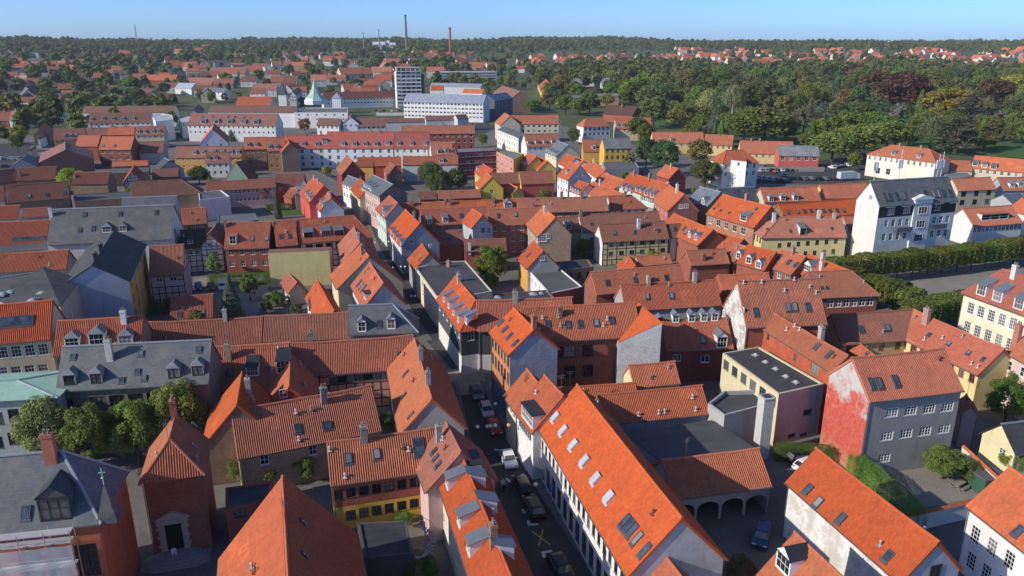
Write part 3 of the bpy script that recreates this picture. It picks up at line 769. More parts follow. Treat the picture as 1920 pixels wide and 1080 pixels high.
def flatb(label, pts, z, wall, roofc=(.06, .06, .062), rows=(), rk='felt', par=.3, domes=(), wf=WHITE, gw=None, cat='building', name='flat_roofed_building', group=None, low=None, zs=None, dome_size=1.1, chim=()):
    """block with a flat (or per-corner sloping) top; pts are photo positions of the roof corners"""
    n = len(pts); zz = zs if zs else [z] * n
    W = [G(x, y, h) for (x, y), h in zip(pts, zz)]
    area = sum(W[i].x * W[(i + 1) % n].y - W[(i + 1) % n].x * W[i].y for i in range(n)) / 2
    idx = list(range(n))
    if area < 0: W = W[::-1]; zz = zz[::-1]; idx = idx[::-1]
    o = sum((Vector((p.x, p.y, 0)) for p in W), Vector()) / n; FOOT.append((o.x, o.y, 0, max((p - o).xy.length for p in W) * .8, max((p - o).xy.length for p in W) * .8))
    d0 = W[1] - W[0]; ang = math.atan2(d0.y, d0.x); fr = Frame(o, ang)
    P = [fr.loc(p) for p in W]; dist = math.hypot(o.x, o.y, CAMZ - 6); far = dist > 190
    root = empty(name, o, ang); tag(root, label, cat, group)
    REPORT.append((label, z, 'flat', round(max((P[i] - P[i - 1]).length for i in range(n)), 1), round(dist)))
    faces = {}; tri = {}
    # edge key = number of the edge in the order given (edge k joins corner k and k+1)
    for i in range(n):
        j = (i + 1) % n; a, b = idx[i], idx[j]
        k = min(a, b) if abs(a - b) == 1 else max(a, b)
        zt = min(zz[i], zz[j])
        faces[k] = (Vector((P[i].x, P[i].y)), Vector((P[j].x, P[j].y)), zt)
        if abs(zz[i] - zz[j]) > .02:
            hi = i if zz[i] > zz[j] else j
            tri[k] = [(P[i].x, P[i].y, zt), (P[j].x, P[j].y, zt), (P[hi].x, P[hi].y, zz[hi])]
    build_walls(root, fr, faces, rows, wall, wf, far, gw, low, None, tri)
    mb = MB(); pu = [(q.x, q.y) for q in P]
    mb.quad([(q.x, q.y, h - (.02 if par else -.04)) for q, h in zip(P, zz)], 0, pu)
    if not par:
        for i in range(n):
            j = (i + 1) % n
            mb.quad([(P[i].x, P[i].y, zz[i] - .1), (P[j].x, P[j].y, zz[j] - .1), (P[j].x, P[j].y, zz[j] + .04), (P[i].x, P[i].y, zz[i] + .04)])
    link('roof', mb.mesh('roof', [rk]), root, color=roofc)
    if par:
        pb = MB(); cx = sum((Vector((q.x, q.y)) for q in P), Vector((0, 0))) / n
        for i in range(n):
            j = (i + 1) % n; a, b = Vector((P[i].x, P[i].y)), Vector((P[j].x, P[j].y)); d = (b - a).normalized(); nn = Vector((-d.y, d.x)) * .28
            a2 = a + nn + d * .28; b2 = b + nn - d * .28; za, zb = zz[i], zz[j]
            pb.wallquad([(a.x, a.y, za), (b.x, b.y, zb), (b.x, b.y, zb + par), (a.x, a.y, za + par)])
            pb.quad([(a.x, a.y, za + par), (b.x, b.y, zb + par), (b2.x, b2.y, zb + par), (a2.x, a2.y, za + par)])
            pb.wallquad([(b2.x, b2.y, zb - .1), (a2.x, a2.y, za - .1), (a2.x, a2.y, za + par), (b2.x, b2.y, zb + par)])
        link('parapet', pb.mesh('parapet', ['plaster']), root, color=tuple(min(.8, k * .9) for k in wall[0][:3]))
    for it in domes:
        q = fr.loc(G(it[0], it[1], z)); s_ = it[2] if len(it) > 2 else dome_size
        f_, g_ = skylight_mesh(s_, s_ * 1.25, 'dome'); so = link('skylight', f_, root, (q.x, q.y, z), (0, 0, 0), (.3, .3, .31)); link('dome', g_, so, color=(.36, .37, .37))
    for it in chim:
        q = fr.loc(G(it[0], it[1], z)); f_, g_ = chimney_mesh(.75, .62, it[2] if len(it) > 2 else 1.4, 1)
        co = link('chimney', f_, root, (q.x, q.y, z), (0, 0, 0), (.33, .2, .15))
        if g_: link('chimney_pot', g_, co, color=(.22, .17, .14))
    return root, fr
# ---------------------------------------------------------------- colours
NEW = (.50, .10, .028); MID = (.47, .118, .046, .95); OLD = (.43, .125, .066, .9); BRN = (.30, .108, .07, .85); PNK = (.46, .14, .085, .92)
SLT = (.1, .1, .1); TAR = (.045, .046, .048)
WH = ((.74, .73, .70, .9), 'plaster'); CRM = ((.70, .60, .40, .88), 'plaster'); YEL = ((.64, .44, .13), 'plaster'); OCH = ((.56, .33, .09), 'plaster')
GRY = ((.38, .385, .385, .75), 'plaster'); DGR = ((.31, .305, .295, .85), 'plaster'); REDW = ((.46, .07, .05), 'plaster'); PIN = ((.62, .42, .40), 'plaster')
RBR = ((.30, .10, .065), 'brick'); BBR = ((.25, .165, .115), 'brick'); YBR = ((.44, .34, .2), 'brick'); HTW = ((.70, .67, .62), 'timber'); HTP = ((.60, .47, .45), 'timber'); HTR = ((.42, .08, .06), 'timber')
LGR = ((.52, .54, .54, .85), 'plaster'); LBL = ((.40, .47, .60), 'plaster'); LGN = ((.50, .58, .50), 'plaster'); BGE = ((.56, .48, .36), 'plaster')
H = house
# ---------------------------------------------------------------- foreground, left of the street
TH = H('red walled town hall with hipped slate roof behind the white scaffold', SLT, ((.42, .13, .07), 'brick'), (-80, 862), (115, 845), (180, 983), 10.5, pitch=50, hip=(None, 4.0), rk='slate', name='town_hall', cat='town hall',
  chim=((97, 862, 2.6, (.42, .16, .1), 1.0),), sky=((49, 960),), dorm=((105, 975, 'gable', 2.6, 2.4, 'felt'),), dcol=(.09, .095, .1), rows=(('f', (165, 1050), (165, 1050), 1, 1.9, 3.4, 4, 5), ('f', (60, 1060), (110, 1055), 2, 1.9, 3.4, 4, 5)), wf=DARK)
CH = H('square brick chapel with steep hipped tile roof and stone portal', MID, RBR, (330, 776), (318, 822), (392, 845), 9.2, pitch=50, hip=(None, (315, 901)), name='brick_chapel', cat='chapel', chim=((327, 782, 2.0, (.36, .13, .08), .8),), sky=((361, 834, .5, .5), (362, 796, .5, .5)), gw=None)
H('large hall with bright orange left slope and dark right slope below the yellow house', NEW, RBR, (530, 893), (545, 1165), (411, 1040), 6.0, pitch=50, vents=(), name='hall', sky=((566, 978, .5, .5), (570, 1040, .5, .5)))
H('low long house with ribbed red tile roof above the walled yard', OLD, YBR, (432, 768), (697, 722), (520, 847), 5.2, pitch=44, chim=((608, 752, 1.9, (.3, .27, .25)),), sky=((558, 803), (613, 797, 1.0, 1.0)), vents=((555, 775), (560, 826)), rows=(('f', 3, 1),))
H('steep orange gabled house with a small grey chimney behind the ribbed roof', NEW, BBR, (454, 698), (444, 759), (529, 743), 5.5, pitch=48, chim=((466, 737, 2.0, (.42, .4, .38), .6),))
H('two storey house with brick upper floor and yellow ground floor', OLD, RBR, (612, 829), (817, 802), (700, 900), 6.0, pitch=43, low=((.66, .42, .08), 2.95, 'plaster'), wf=DARK,
  rows=(('f', (634, 928), (777, 904), 7, 1.05, 1.2, 2, 2), ('f', (634, 970), (777, 944), 7, 1.05, 1.2, 2, 2)), sky=((653, 859), (706, 851), (785, 838, 1.25, 2.1)), chim=((683, 826, 1.8, (.3, .27, .25)),), vents=((618, 846), (766, 846), (647, 896)))
H('narrow pink plastered gable house beside the yellow and brick house', PNK, ((.62, .42, .41), 'plaster'), (837, 792), (865, 848), (787, 898), 6.3, pitch=46, chim=((823, 826, 1.9, (.36, .35, .35), .6),), sky=((815, 846, .55, .9), (818, 858, .55, .9), (823, 871, .55, .9)), vents=((830, 826),))
TE = H('long orange terrace along the street with rows of zinc dormers', NEW, ((.70, .62, .48), 'plaster'), (866, 852), (975, 1120), (955, 982), 6.6, pitch=46, dorm=((838, 914), (860, 985), (878, 1037), (908, 908), (929, 955), (960, 1040), (890, 862, 'flat', 3.0, 1.5, 'felt')), dk=('shed', 1.5, 1.35, 'zinc'), chim=((925, 1022, 2.2, (.3, .17, .12)),), rows=(('f', 8, 2), ('b', 7, 2)))
H('orange gabled house with grey stone gable on the street bend', MID, ((.44, .42, .39), 'plaster'), (777, 634), (810, 748), (739, 770), 6.0, pitch=47, chim=((789, 674, 1.7, (.33, .3, .28), .7), (803, 718, 1.6, (.33, .3, .28), .7)), sky=((758, 742, .6, 1.0), (772, 778, .6, 1.0), (762, 700, .6, 1.0)))
H('long red tiled house with timbered gallery under its eaves', OLD, ((.50, .26, .2), 'timber'), (545, 643), (775, 628), (690, 697), 6.0, pitch=44, wf=DARK, rows=(('f', (625, 713), (722, 704), 7, 1.25, 1.1, 2, 1),), chim=((583, 637, 1.2, (.2, .19, .18), .6),))
H('red tiled house with two grey dormers right of the slate mansion', OLD, WH, (402, 650), (543, 642), (470, 733), 5.6, pitch=44, dorm=((474, 705, 'shed', 1.7, 1.5, 'felt'), (532, 700, 'shed', 1.9, 1.9, 'felt')), chim=((429, 672, 2.2, (.30, .25, .18)),), sky=((431, 698), (502, 691, .6, .8)), vents=((522, 657),))
H('short tiled wing running towards the ribbed roof with its shaded slope', MID, REDW, (545, 662), (542, 726), (597, 722), 5.4, pitch=44, rows=(('B', (531, 737), (531, 737), 1, 1.0, 1.1, 2, 2),))
H('red tiled house with round arched zinc dormer behind the slate mansion', OLD, BBR, (108, 602), (270, 592), (107, 668), 8.6, pitch=45, dorm=((136, 650, 'hip', 2.0, 1.4, 'zinc'), (236, 645, 'hip', 2.0, 1.4, 'zinc'), (183, 648, 'hip', 2.2, 1.9, 'zinc')), chim=((233, 604, 1.8, (.7, .7, .68)),))
H('long ribbed red roof behind the slate mansion, left half', OLD, BBR, (272, 604), (494, 593), (440, 645), 6.8, pitch=44, chim=((422, 596, 1.4, (.42, .4, .38), .6),))
H('long ribbed red roof ending at the black mansard, right half', OLD, BBR, (496, 592), (656, 585), (580, 638), 6.8, pitch=44)
H('grey slate mansion with four pyramid dormers above the plane trees', SLT, ((.20, .17, .13), 'brick'), (117, 650), (397, 637), (337, 722), 9.5, pitch=48, rk='slate', wf=DARK, name='slate_mansion', dcol=(.34, .36, .38), dk=('hip', 1.5, 1.5, 'zinc'),
  dorm=((131, 722), (181, 719), (326, 709), (371, 704)), sky=((137, 668, .7, .7), (264, 662, .7, .7), (373, 654, .7, .7), (258, 696, .7, .7), (228, 712, .7, .7), (270, 708, .7, .7)), chim=((207, 672, 2.6, (.52, .5, .46), .8),), rows=(('f', (185, 756), (290, 748), 4, 1.9, 1.9, 3, 2), ('f', (128, 760), (128, 760), 1, 1.3, 1.8, 2, 2)))
H('modern grey panelled building with green copper roof', SLT, ((.40, .42, .40), 'plaster'), (-90, 720), (33, 713), (40, 750), 9.7, pitch=10, hip=(None, 6.5), rk='copper', name='copper_roofed_building', cat='building', wf=DARK, rows=(('f', (-4, 785), (56, 772), 3, 1.3, 1.7, 1, 1), ('f', (-4, 830), (56, 815), 3, 1.3, 1.7, 1, 1)))
H('cream house with orange roof and tall white windows at the left edge', NEW[:3] + (.9,), ((.60, .50, .32), 'plaster'), (-60, 575), (100, 562), (50, 641), 10.2, pitch=45, rows=(('f', (5, 661), (81, 655), 4, 1.35, 1.8, 3, 3), ('f', (5, 698), (81, 692), 4, 1.35, 1.6, 3, 3)), sky=((20, 603, 6.0, 1.6),))
flatb('dark felt roofed block with domed skylights and tan side wall', [(-20, 560), (80, 500), (152, 523), (113, 574), (40, 577)], 12.0, ((.50, .42, .30), 'plaster'), zs=[11.5, 14, 12, 11.5, 11.3], par=0, roofc=(.05, .052, .055), domes=((20, 548), (92, 535), (79, 550), (62, 563), (5, 552)), dome_size=1.5)
H('tall ochre building with moss green felt roof and pale blue gable', (.03, .037, .028), OCH, (214, 431), (172, 497), (260, 492), 11.5, pitch=32, rk='felt', gw={'B': ((.40, .44, .50), 'plaster')}, name='tall_gabled_building', cat='building', rows=(('f', 5, 3, .9, 1.5, 2, 3), ('b', 4, 2)), wf=(.1, .08, .06), chim=((180, 487, 1.2, (.05, .05, .05), .7), (190, 470, 1.2, (.05, .05, .05), .7)), rcap=False)
H('half timbered house with plain red roof beside the tall ochre building', OLD, HTP, (280, 462), (345, 458), (315, 517), 6.6, pitch=46, rows=(('f', (299, 525), (325, 523), 2, 1.3, 1.0, 2, 1),))
H('small low red roofed outbuilding with two skylights', OLD, RBR, (320, 557), (400, 551), (360, 598), 3.6, pitch=42, sky=((337, 590), (380, 586)), chim=((358, 590, 1.0, (.38, .2, .15), .5),), name='outbuilding')
H('white half timbered gable house by the courtyard', BRN, HTW, (407, 417), (394, 440), (421, 462), 6.0, pitch=48, rows=(('B', (393, 459), (393, 459), 1, .9, .9, 2, 2), ('B', (401, 475), (401, 475), 1, 1.7, .9, 4, 2)), wf=(.3, .3, .3))
H('dark roofed half timbered wing left of the white timbered gable', (.08, .05, .035, .6), HTW, (337, 432), (385, 428), (360, 466), 6.0, pitch=44, dorm=((357, 457, 'shed', 1.3, 1.0, 'felt'),), rows=(('f', (357, 474), (370, 473), 2, 1.1, .9, 2, 2),))
H('plain red tiled house with spiral stair behind the courtyard', OLD, RBR, (425, 417), (508, 415), (470, 466), 6.2, pitch=46, sky=((473, 447), (500, 447)), dorm=((437, 458, 'flat', 1.6, 2.0, 'tile'),), rows=(('f', 4, 2),), chim=((423, 425, 1.5, (.35, .12, .08), .5),))
H('narrow red tiled house between two neighbours in the courtyard row', OLD, RBR, (512, 415), (553, 412), (530, 462), 6.2, pitch=46, sky=((527, 443), (543, 442)), vents=((536, 436),))
H('red tiled house with three wide dark dormers and timbered front', OLD, HTW, (555, 412), (663, 404), (600, 454), 6.3, pitch=46, dk=('shed', 2.3, 1.4, 'zinc'), dorm=((579, 446), (612, 443), (636, 442)), wf=DARK, hip=(None, 4.0), rows=(('f', (580, 464), (636, 459), 4, 1.7, 1.5, 2, 2),))
flatb('tall blank cream wall of a yard building', [(502, 474), (617, 469), (622, 463), (504, 468)], 8.0, ((.72, .62, .30), 'plaster'), par=0, roofc=(.3, .12, .08), name='yard_building')
H('pointed orange roof with white rooflights in the garden', NEW, WH, (594, 524), (627, 583), (573, 562), 4.2, pitch=54, sky=((581, 560, .9, .5), (581, 566, .9, .5), (582, 572, .9, .5), (582, 578, .9, .5)))
H('tiny tiled shed against the cream wall', OLD, BGE, (541, 511), (557, 530), (526, 533), 2.6, pitch=46, name='shed', cat='shed')
H('long sloping orange roof with white verge next to the narrow street', MID, CRM, (676, 458), (692, 481), (613, 506), 5.0, pitch=42, chim=((680, 478, 2.0, (.25, .2, .18), .8),))
H('orange roofed house at the turn of the narrow street', OLD[:3] + (.95,), RBR, (664, 424), (675, 455), (634, 464), 5.5, pitch=46, chim=((672, 447, 1.3, (.5, .48, .45), .6),))
H('orange gabled house with three white rooflights above the narrow street', NEW[:3] + (.93,), WH, (693, 491), (719, 531), (660, 541), 6.6, pitch=48, sky=((674, 531, .7, 1.6), (678, 536, .7, 1.6), (683, 540, .7, 1.6)), dorm=((684, 560, 'flat', 2.0, 1.2, 'felt'),), gw={'B': ((.5, .5, .52), 'plaster')})
H('black slate mansard house with two white dormers', SLT, DGR, (653, 573), (737, 570), (700, 627), 8.0, pitch=50, rk='slate', hip=(None, 4.0), dorm=((679, 622, 'gable', 1.3, 1.7, 'zinc'), (734, 617, 'gable', 1.3, 1.7, 'zinc')), sky=((711, 607),))
flatb('low dark roofed brick annex beside the orange hall', [(423, 917), (512, 906), (500, 945), (423, 957)], 4.4, RBR, par=.2, roofc=(.05, .055, .065), rows=((2, (450, 962), (450, 962), 1, 1.3, 1.0, 2, 2),), name='annex', wf=DARK)
flatb('black flat roofed canteen in the shaded garden', [(670, 982), (762, 978), (775, 1040), (683, 1050)], 3.4, ((.1, .1, .1), 'plaster'), par=.15, roofc=(.03, .032, .038), name='annex')
# ---------------------------------------------------------------- foreground, right of the street
AR = H('long white arcade building with bright orange roof right of the street', NEW, ((.70, .68, .64), 'plaster'), (1082, 721), (1279, 971), (1090, 940), 6.9, pitch=47, name='arcade_building', cat='building', skyk='box', skyw=.95, skyh=1.25,
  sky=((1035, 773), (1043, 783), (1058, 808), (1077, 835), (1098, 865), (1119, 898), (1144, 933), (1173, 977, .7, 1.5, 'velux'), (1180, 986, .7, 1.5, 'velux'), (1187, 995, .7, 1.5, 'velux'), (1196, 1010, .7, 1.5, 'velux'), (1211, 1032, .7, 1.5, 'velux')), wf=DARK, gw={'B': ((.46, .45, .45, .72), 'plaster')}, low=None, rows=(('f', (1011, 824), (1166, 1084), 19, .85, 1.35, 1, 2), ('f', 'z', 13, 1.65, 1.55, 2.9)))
H('small orange roofed house first in the row below the brick corner', MID, ((.72, .62, .42), 'plaster'), (988, 691), (1009, 718), (957, 762), 6.6, pitch=47, rows=(('f', 3, 1),))
H('small orange roofed house with a large grey dormer beside the arcade', MID[:3], WH, (1021, 703), (1057, 742), (985, 800), 6.6, pitch=47, rows=(('f', 8, 1, .8, 1.6, 1, 1),), dorm=((988, 792, 'flat', 4.0, 1.8, 'felt'),), vents=((1005, 739),))
H('three storey brick corner house with orange roof and grey end wall', NEW, ((.50, .21, .11), 'brick'), (963, 577), (1002, 617), (930, 640), 10.4, pitch=42, gw={'B': ((.31, .33, .37), 'brick')}, wf=(.08, .07, .06), sky=((940, 605), (948, 617), (957, 630), (968, 643)), chim=((1001, 614, 1.8, (.4, .16, .1), .8),), rows=(('f', 6, 3, .95, 1.8, 2, 3),), low=((.11, .14, .18), 3.3, 'plaster'))
H('tall dark brick building with ribbed red roof and rooflights', OLD, ((.24, .085, .055), 'brick'), (975, 577), (1192, 567), (1100, 637), 10.4, pitch=42, wf=DARK, sky=((1027, 607), (1065, 608), (1088, 607), (1118, 605), (1147, 600)), rows=(('f', (1068, 659), (1102, 657), 2, 1.7, 1.9, 3, 2), ('f', (1068, 697), (1102, 695), 2, 1.7, 1.9, 3, 2), ('f', (1050, 660), (1050, 660), 1, 1.0, 1.9, 2, 2)), vents=((1017, 598), (1131, 612), (1138, 600)), chim=((1050, 592, 1.3, (.2, .12, .1), .6),))
flatb('grey rendered block with steep single pitched orange roof', [(1152, 630), (1197, 568), (1241, 605), (1160, 642)], 11.0, ((.38, .38, .39), 'brick'), zs=[10, 13.6, 13.6, 10], par=0, rk='tile', roofc=NEW, name='monopitch_house', cat='house', wf=WH[0])
H('orange corner house with four street dormers and black upper walls', NEW, ((.075, .08, .085), 'plaster'), (853, 518), (891, 562), (840, 594), 7.6, pitch=48, hip=(None, 3.6), low=((.68, .66, .62), 3.4, 'plaster'), dk=('shed', 1.2, 1.35, 'zinc'), dorm=((832, 566), (841, 578), (850, 591), (859, 604), (878, 612)), rows=(('f', 6, 1, 1.1, 1.4, 2, 2), ('B', 2, 1, 1.1, 1.5, 2, 2)), chim=((861, 530, 1.5, (.4, .36, .33), .6),))
H('long red roofed wing behind the orange corner house', OLD, ((.08, .085, .09), 'plaster'), (893, 563), (1073, 557), (900, 622), 7.6, pitch=48, rows=(('f', (899, 637), (899, 637), 1, 1.1, 1.5, 2, 2),), chim=((966, 563, 1.5, (.38, .34, .31)),), low=((.68, .66, .62), 3.4, 'plaster'))
flatb('black flat roofed shop along the narrow street', [(779, 503), (830, 492), (873, 490), (923, 547), (850, 561), (817, 556)], 6.2, ((.68, .60, .46), 'plaster'), par=.15, roofc=(.055, .055, .055), rows=((5, 7, 1), (0, 3, 1)), chim=((841, 500, 1.3), (860, 527, 1.8)), name='flat_roofed_shop')
flatb('low flat roof with two rooflights behind the long red wing', [(925, 553), (1025, 545), (1040, 560), (925, 567)], 5.0, BBR, par=.2, roofc=(.05, .05, .052), domes=((932, 558, 1.6), (1000, 552, 1.6), (1015, 551, 1.0)))
H('low tiled house in front of the dark brick building, front row', MID, GRY, (1123, 740), (1317, 722), (1230, 787), 4.2, pitch=42, vents=((1197, 780), (1235, 776), (1246, 774), (1298, 747), (1304, 770)), name='low_house')
H('low tiled house in front of the dark brick building, middle row', MID, GRY, (1047, 727), (1192, 717), (1120, 755), 4.6, pitch=40, name='low_house')
H('low tiled house in front of the dark brick building, back row', MID, ((.66, .58, .36), 'plaster'), (1179, 685), (1266, 677), (1240, 723), 5.0, pitch=45, name='low_house')
flatb('dark felt roof of the garage yard', [(1170, 812), (1335, 788), (1420, 843), (1238, 865)], 4.0, GRY, par=0, roofc=(.07, .07, .07), name='garage')
flatb('grey concrete annex with low parapet beside the chimney stack', [(1327, 762), (1357, 739), (1430, 737), (1452, 760), (1358, 785)], 5.2, ((.40, .40, .39), 'plaster'), par=.5, roofc=(.06, .06, .062), name='annex')
flatb('cream factory block with black flat roof and square domed rooflights', [(1355, 664), (1423, 652), (1545, 722), (1460, 741)], 7.6, ((.62, .54, .36), 'plaster'), par=.2, roofc=(.04, .041, .045), domes=((1417, 667, .8), (1436, 680, .8), (1455, 693, .8), (1474, 707, .8), (1493, 718, .8)), rows=((3, 6, 1, 1.5, 1.5, 3, 3), (2, (1514, 773), (1514, 773), 1, 1.5, .9, 1, 1), (2, (1484, 817), (1506, 815), 2, 1.3, .6, 1, 1)), gw={2: ((.46, .36, .34), 'plaster')}, wf=(.12, .13, .13))
H('tile hung red house with long ribbed roof above the black flat roof', MID[:3] + (.85,), ((.42, .10, .05), 'brick'), (1437, 578), (1591, 667), (1490, 656), 9.6, pitch=42, gw={'B': ((.62, .60, .56, .5), 'plaster')}, rows=(('f', (1430, 628), (1440, 632), 2, .7, 1.1, 1, 2), ('f', (1491, 670), (1491, 670), 1, .7, 1.4, 1, 2), ('f', (1527, 693), (1527, 693), 1, 1.7, 1.5, 3, 1)), sky=((1533, 649, .7, 1.0), (1556, 664, .7, 1.2)), chim=((1539, 632, 1.6, (.42, .36, .33)),), vents=((1475, 620), (1490, 613), (1499, 620)), wf=(.2, .14, .1))
H('dark grey three storey house with red stained gable and white windows', OLD, DGR, (1597, 671), (1770, 653), (1710, 745), 10.6, pitch=43, gw={'A': ((.62, .17, .12), 'redwash')}, skyw=.7, skyh=1.5, sky=((1634, 719), (1648, 718), (1679, 714)),
  rows=(('f', (1637, 777), (1777, 763), 5, 1.75, 1.25, 4, 3), ('f', (1627, 822), (1770, 804), 5, 1.75, 1.25, 4, 3), ('f', (1658, 859), (1658, 859), 1, 1.75, 1.2, 4, 3)), name='grey_town_house')
H('small blank grey gable extension right of the dark grey house', OLD, ((.40, .33, .32), 'plaster'), (1812, 740), (1822, 762), (1846, 800), 5.0, pitch=48, name='extension')
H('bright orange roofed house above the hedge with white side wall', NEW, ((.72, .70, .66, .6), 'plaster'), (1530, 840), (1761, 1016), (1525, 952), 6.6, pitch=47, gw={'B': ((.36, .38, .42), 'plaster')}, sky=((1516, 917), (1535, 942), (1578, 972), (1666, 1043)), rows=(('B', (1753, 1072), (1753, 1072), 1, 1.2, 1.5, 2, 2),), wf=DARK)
H('orange gabled roof with black dormer at the bottom edge', NEW, WH, (1490, 997), (1610, 1110), (1428, 1090), 5.5, pitch=47, dorm=((1466, 1072, 'gable', 2.0, 1.8, 'felt'),))
H('small orange gable corner at the bottom beside the arcade', NEW, ((.5, .48, .45), 'plaster'), (1241, 1033), (1300, 1110), (1192, 1090), 5.5, pitch=47)
H('orange roofed white house with tall windows at the lower right edge', NEW[:3] + (.95,), WH, (1892, 875), (2030, 968), (1862, 990), 7.4, pitch=45, rows=(('f', (1828, 1003), (1892, 1050), 3, 1.2, 1.9, 3, 4), ('f', (1820, 1052), (1878, 1098), 3, 1.2, 1.9, 3, 4)), sky=((1911, 996),), wf=(.72, .71, .68))
H('yellow gabled cottage with black corrugated roof', (.035, .037, .04), ((.68, .60, .36), 'plaster'), (1878, 795), (1990, 782), (1935, 850), 3.6, pitch=44, rk='felt', rows=(('A', (1879, 846), (1879, 846), 1, 1.0, .8, 2, 2),), name='cottage')
# ---------------------------------------------------------------- right middle ground
H('plain red roofed house with row of white dormers right of the courtyard', OLD, GRY, (1163, 533), (1342, 524), (1280, 577), 6.4, pitch=45, sky=((1213, 555), (1259, 554)), chim=((1216, 532, 1.3, (.4, .3, .26), .6), (1302, 527, 1.6, (.42, .4, .38), .7)))
H('red tiled house with pale dormer facing the brick yard', OLD, ((.22, .07, .055), 'plaster'), (1240, 600), (1364, 596), (1300, 657), 5.6, pitch=44, dorm=((1233, 606, 'gable', 1.1, 1.3, 'zinc'), (1267, 605, 'gable', 1.1, 1.3, 'zinc'), (1297, 604, 'gable', 1.1, 1.3, 'zinc'), (1320, 603, 'gable', 1.1, 1.3, 'zinc'), (1340, 602, 'gable', 1.1, 1.3, 'zinc'), (1353, 652, 'gable', 1.7, 1.9, 'zinc')), sky=((1318, 637, .8, 1.2),), rows=(('f', (1322, 673), (1322, 673), 1, 1.4, 1.2, 2, 1), ('f', (1250, 672), (1270, 671), 2, 1.2, 1.2, 2, 1)))
H('long brown roofed house with brick gable beside the flat roofs', OLD, RBR, (1107, 510), (1274, 496), (1132, 552), 6.2, pitch=46, sky=((1139, 530), (1191, 525), (1249, 520)), chim=((1215, 528, 1.2, (.4, .38, .35), .6),))
H('tall house with flaking white gable and weathered ribbed roof', OLD[:3] + (.55,), RBR, (1382, 527), (1532, 522), (1480, 612), 10.0, pitch=50, gw={'A': ((.66, .63, .58, .35), 'plaster')}, skyw=.8, skyh=1.4, sky=((1417, 585), (1478, 576), (1490, 575), (1515, 575)), rows=(('A', (1366, 565), (1366, 565), 1, .9, 1.2, 2, 2), ('A', (1381, 541), (1381, 541), 1, .8, 1.0, 2, 2), ('A', (1357, 588), (1394, 583), 2, .8, 1.2, 2, 3), ('A', (1394, 616), (1394, 616), 1, .8, 1.2, 2, 3)), vents=((1394, 532), (1428, 531), (1489, 526), (1471, 547), (1518, 540), (1530, 551)))
H('red brick house with hipped roof and white windows facing the trees', OLD[:3] + (.9,), RBR, (1512, 510), (1596, 507), (1600, 557), 8.0, pitch=42, hip=(None, (1648, 553)), rows=(('f', (1557, 570), (1632, 566), 6, 1.2, 1.4, 2, 2),), sky=((1541, 539, .5, .5), (1550, 539, .5, .5)))
H('shaded red roofed link building below the brick hipped house', BRN, ((.5, .4, .2), 'plaster'), (1557, 590), (1711, 580), (1690, 639), 5.8, pitch=43, sky=((1614, 617), (1664, 614)), wf=(.2, .05, .03), rows=(('f', 5, 1),))
H('long orange roofed house with yellow wall running down to the right', OLD[:3] + (.95,), ((.72, .58, .28), 'plaster'), (1713, 580), (1884, 654), (1760, 669), 5.8, pitch=43, chim=((1735, 605, 2.4, (.40, .25, .2), 1.1),), sky=((1743, 627, .6, .6), (1780, 644, .6, .6), (1817, 661, .6, .6), (1845, 673, .6, .6)), vents=((1733, 638), (1767, 635), (1821, 684), (1833, 690)), rows=(('f', (1715, 653), (1715, 653), 1, .9, 1.0, 2, 1), ('f', 9, 1)), wf=(.25, .06, .04))
H('cream mansion with mansard roof and tall white windows at the right edge', (.38, .12, .07, .88), ((.76, .66, .46), 'plaster'), (1880, 505), (2020, 548), (1850, 567), 12.4, pitch=50, hip=((1806, 549), None), rows=(('f', (1820, 578), (1899, 607), 5, 1.3, 2.0, 4, 4), ('f', (1813, 613), (1893, 646), 5, 1.3, 2.0, 4, 4)), dk=('shed', 1.7, 1.8, 'zinc'), dorm=((1838, 554), (1868, 565), (1908, 580)), name='mansion', cat='mansion', chim=((1900, 520, 2, (.6, .55, .5)),))
H('pale pink house with orange roof below the cream mansion', MID, ((.62, .48, .42), 'plaster'), (1932, 618), (2060, 680), (1906, 674), 8.4, pitch=46, rows=(('f', (1893, 686), (1916, 697), 2, .8, 1.5, 1, 2), ('f', (1888, 735), (1912, 745), 2, .8, 1.5, 1, 2)), chim=((1905, 640, 2.6, (.42, .18, .12), 1.0),))
H('orange hipped roof wedge between the link building and the long yellow house', MID, ((.5, .4, .2), 'plaster'), (1588, 625), (1655, 678), (1620, 680), 4.6, pitch=38, sky=((1603, 645, .5, .5), (1628, 662, .5, .5)))
# ---------------------------------------------------------------- left middle ground
DW = ('shed', 1.3, 1.2, 'zinc')
H('broad weathered slate roof with white end wall above the ochre building', (.10, .095, .085), ((.62, .60, .57), 'plaster'), (97, 393), (326, 384), (250, 452), 9.4, pitch=44, rk='slate', dorm=((201, 436, 'hip', 1.9, 1.4, 'zinc'), (231, 434, 'hip', 1.6, 1.3, 'zinc')), sky=((159, 402), (226, 401), (293, 398), (175, 428), (150, 431)), chim=((96, 404, 1.6, (.6, .62, .66)),), name='slate_roofed_house', dcol=(.3, .3, .3))
H('narrow grey roof behind the broad slate roof', (.1, .1, .1), GRY, (230, 371), (332, 367), (300, 385), 9.0, pitch=30, rk='slate')
flatb('brown weathered mansard block with flat top at the slate roof end', [(283, 420), (326, 418), (330, 432), (285, 434)], 10.5, ((.27, .2, .14), 'plaster'), par=.2, rows=((2, 2, 1, .8, .9, 1, 1),), wf=DARK)
H('orange ribbed roof with long rooflight at the left edge', MID, GRY, (-40, 418), (94, 412), (50, 458), 7.0, pitch=40, sky=((55, 447, 7.0, .9),))
H('small orange roof at the left edge above the slate roof', MID, WH, (-40, 388), (38, 385), (15, 412), 7.0, pitch=44)
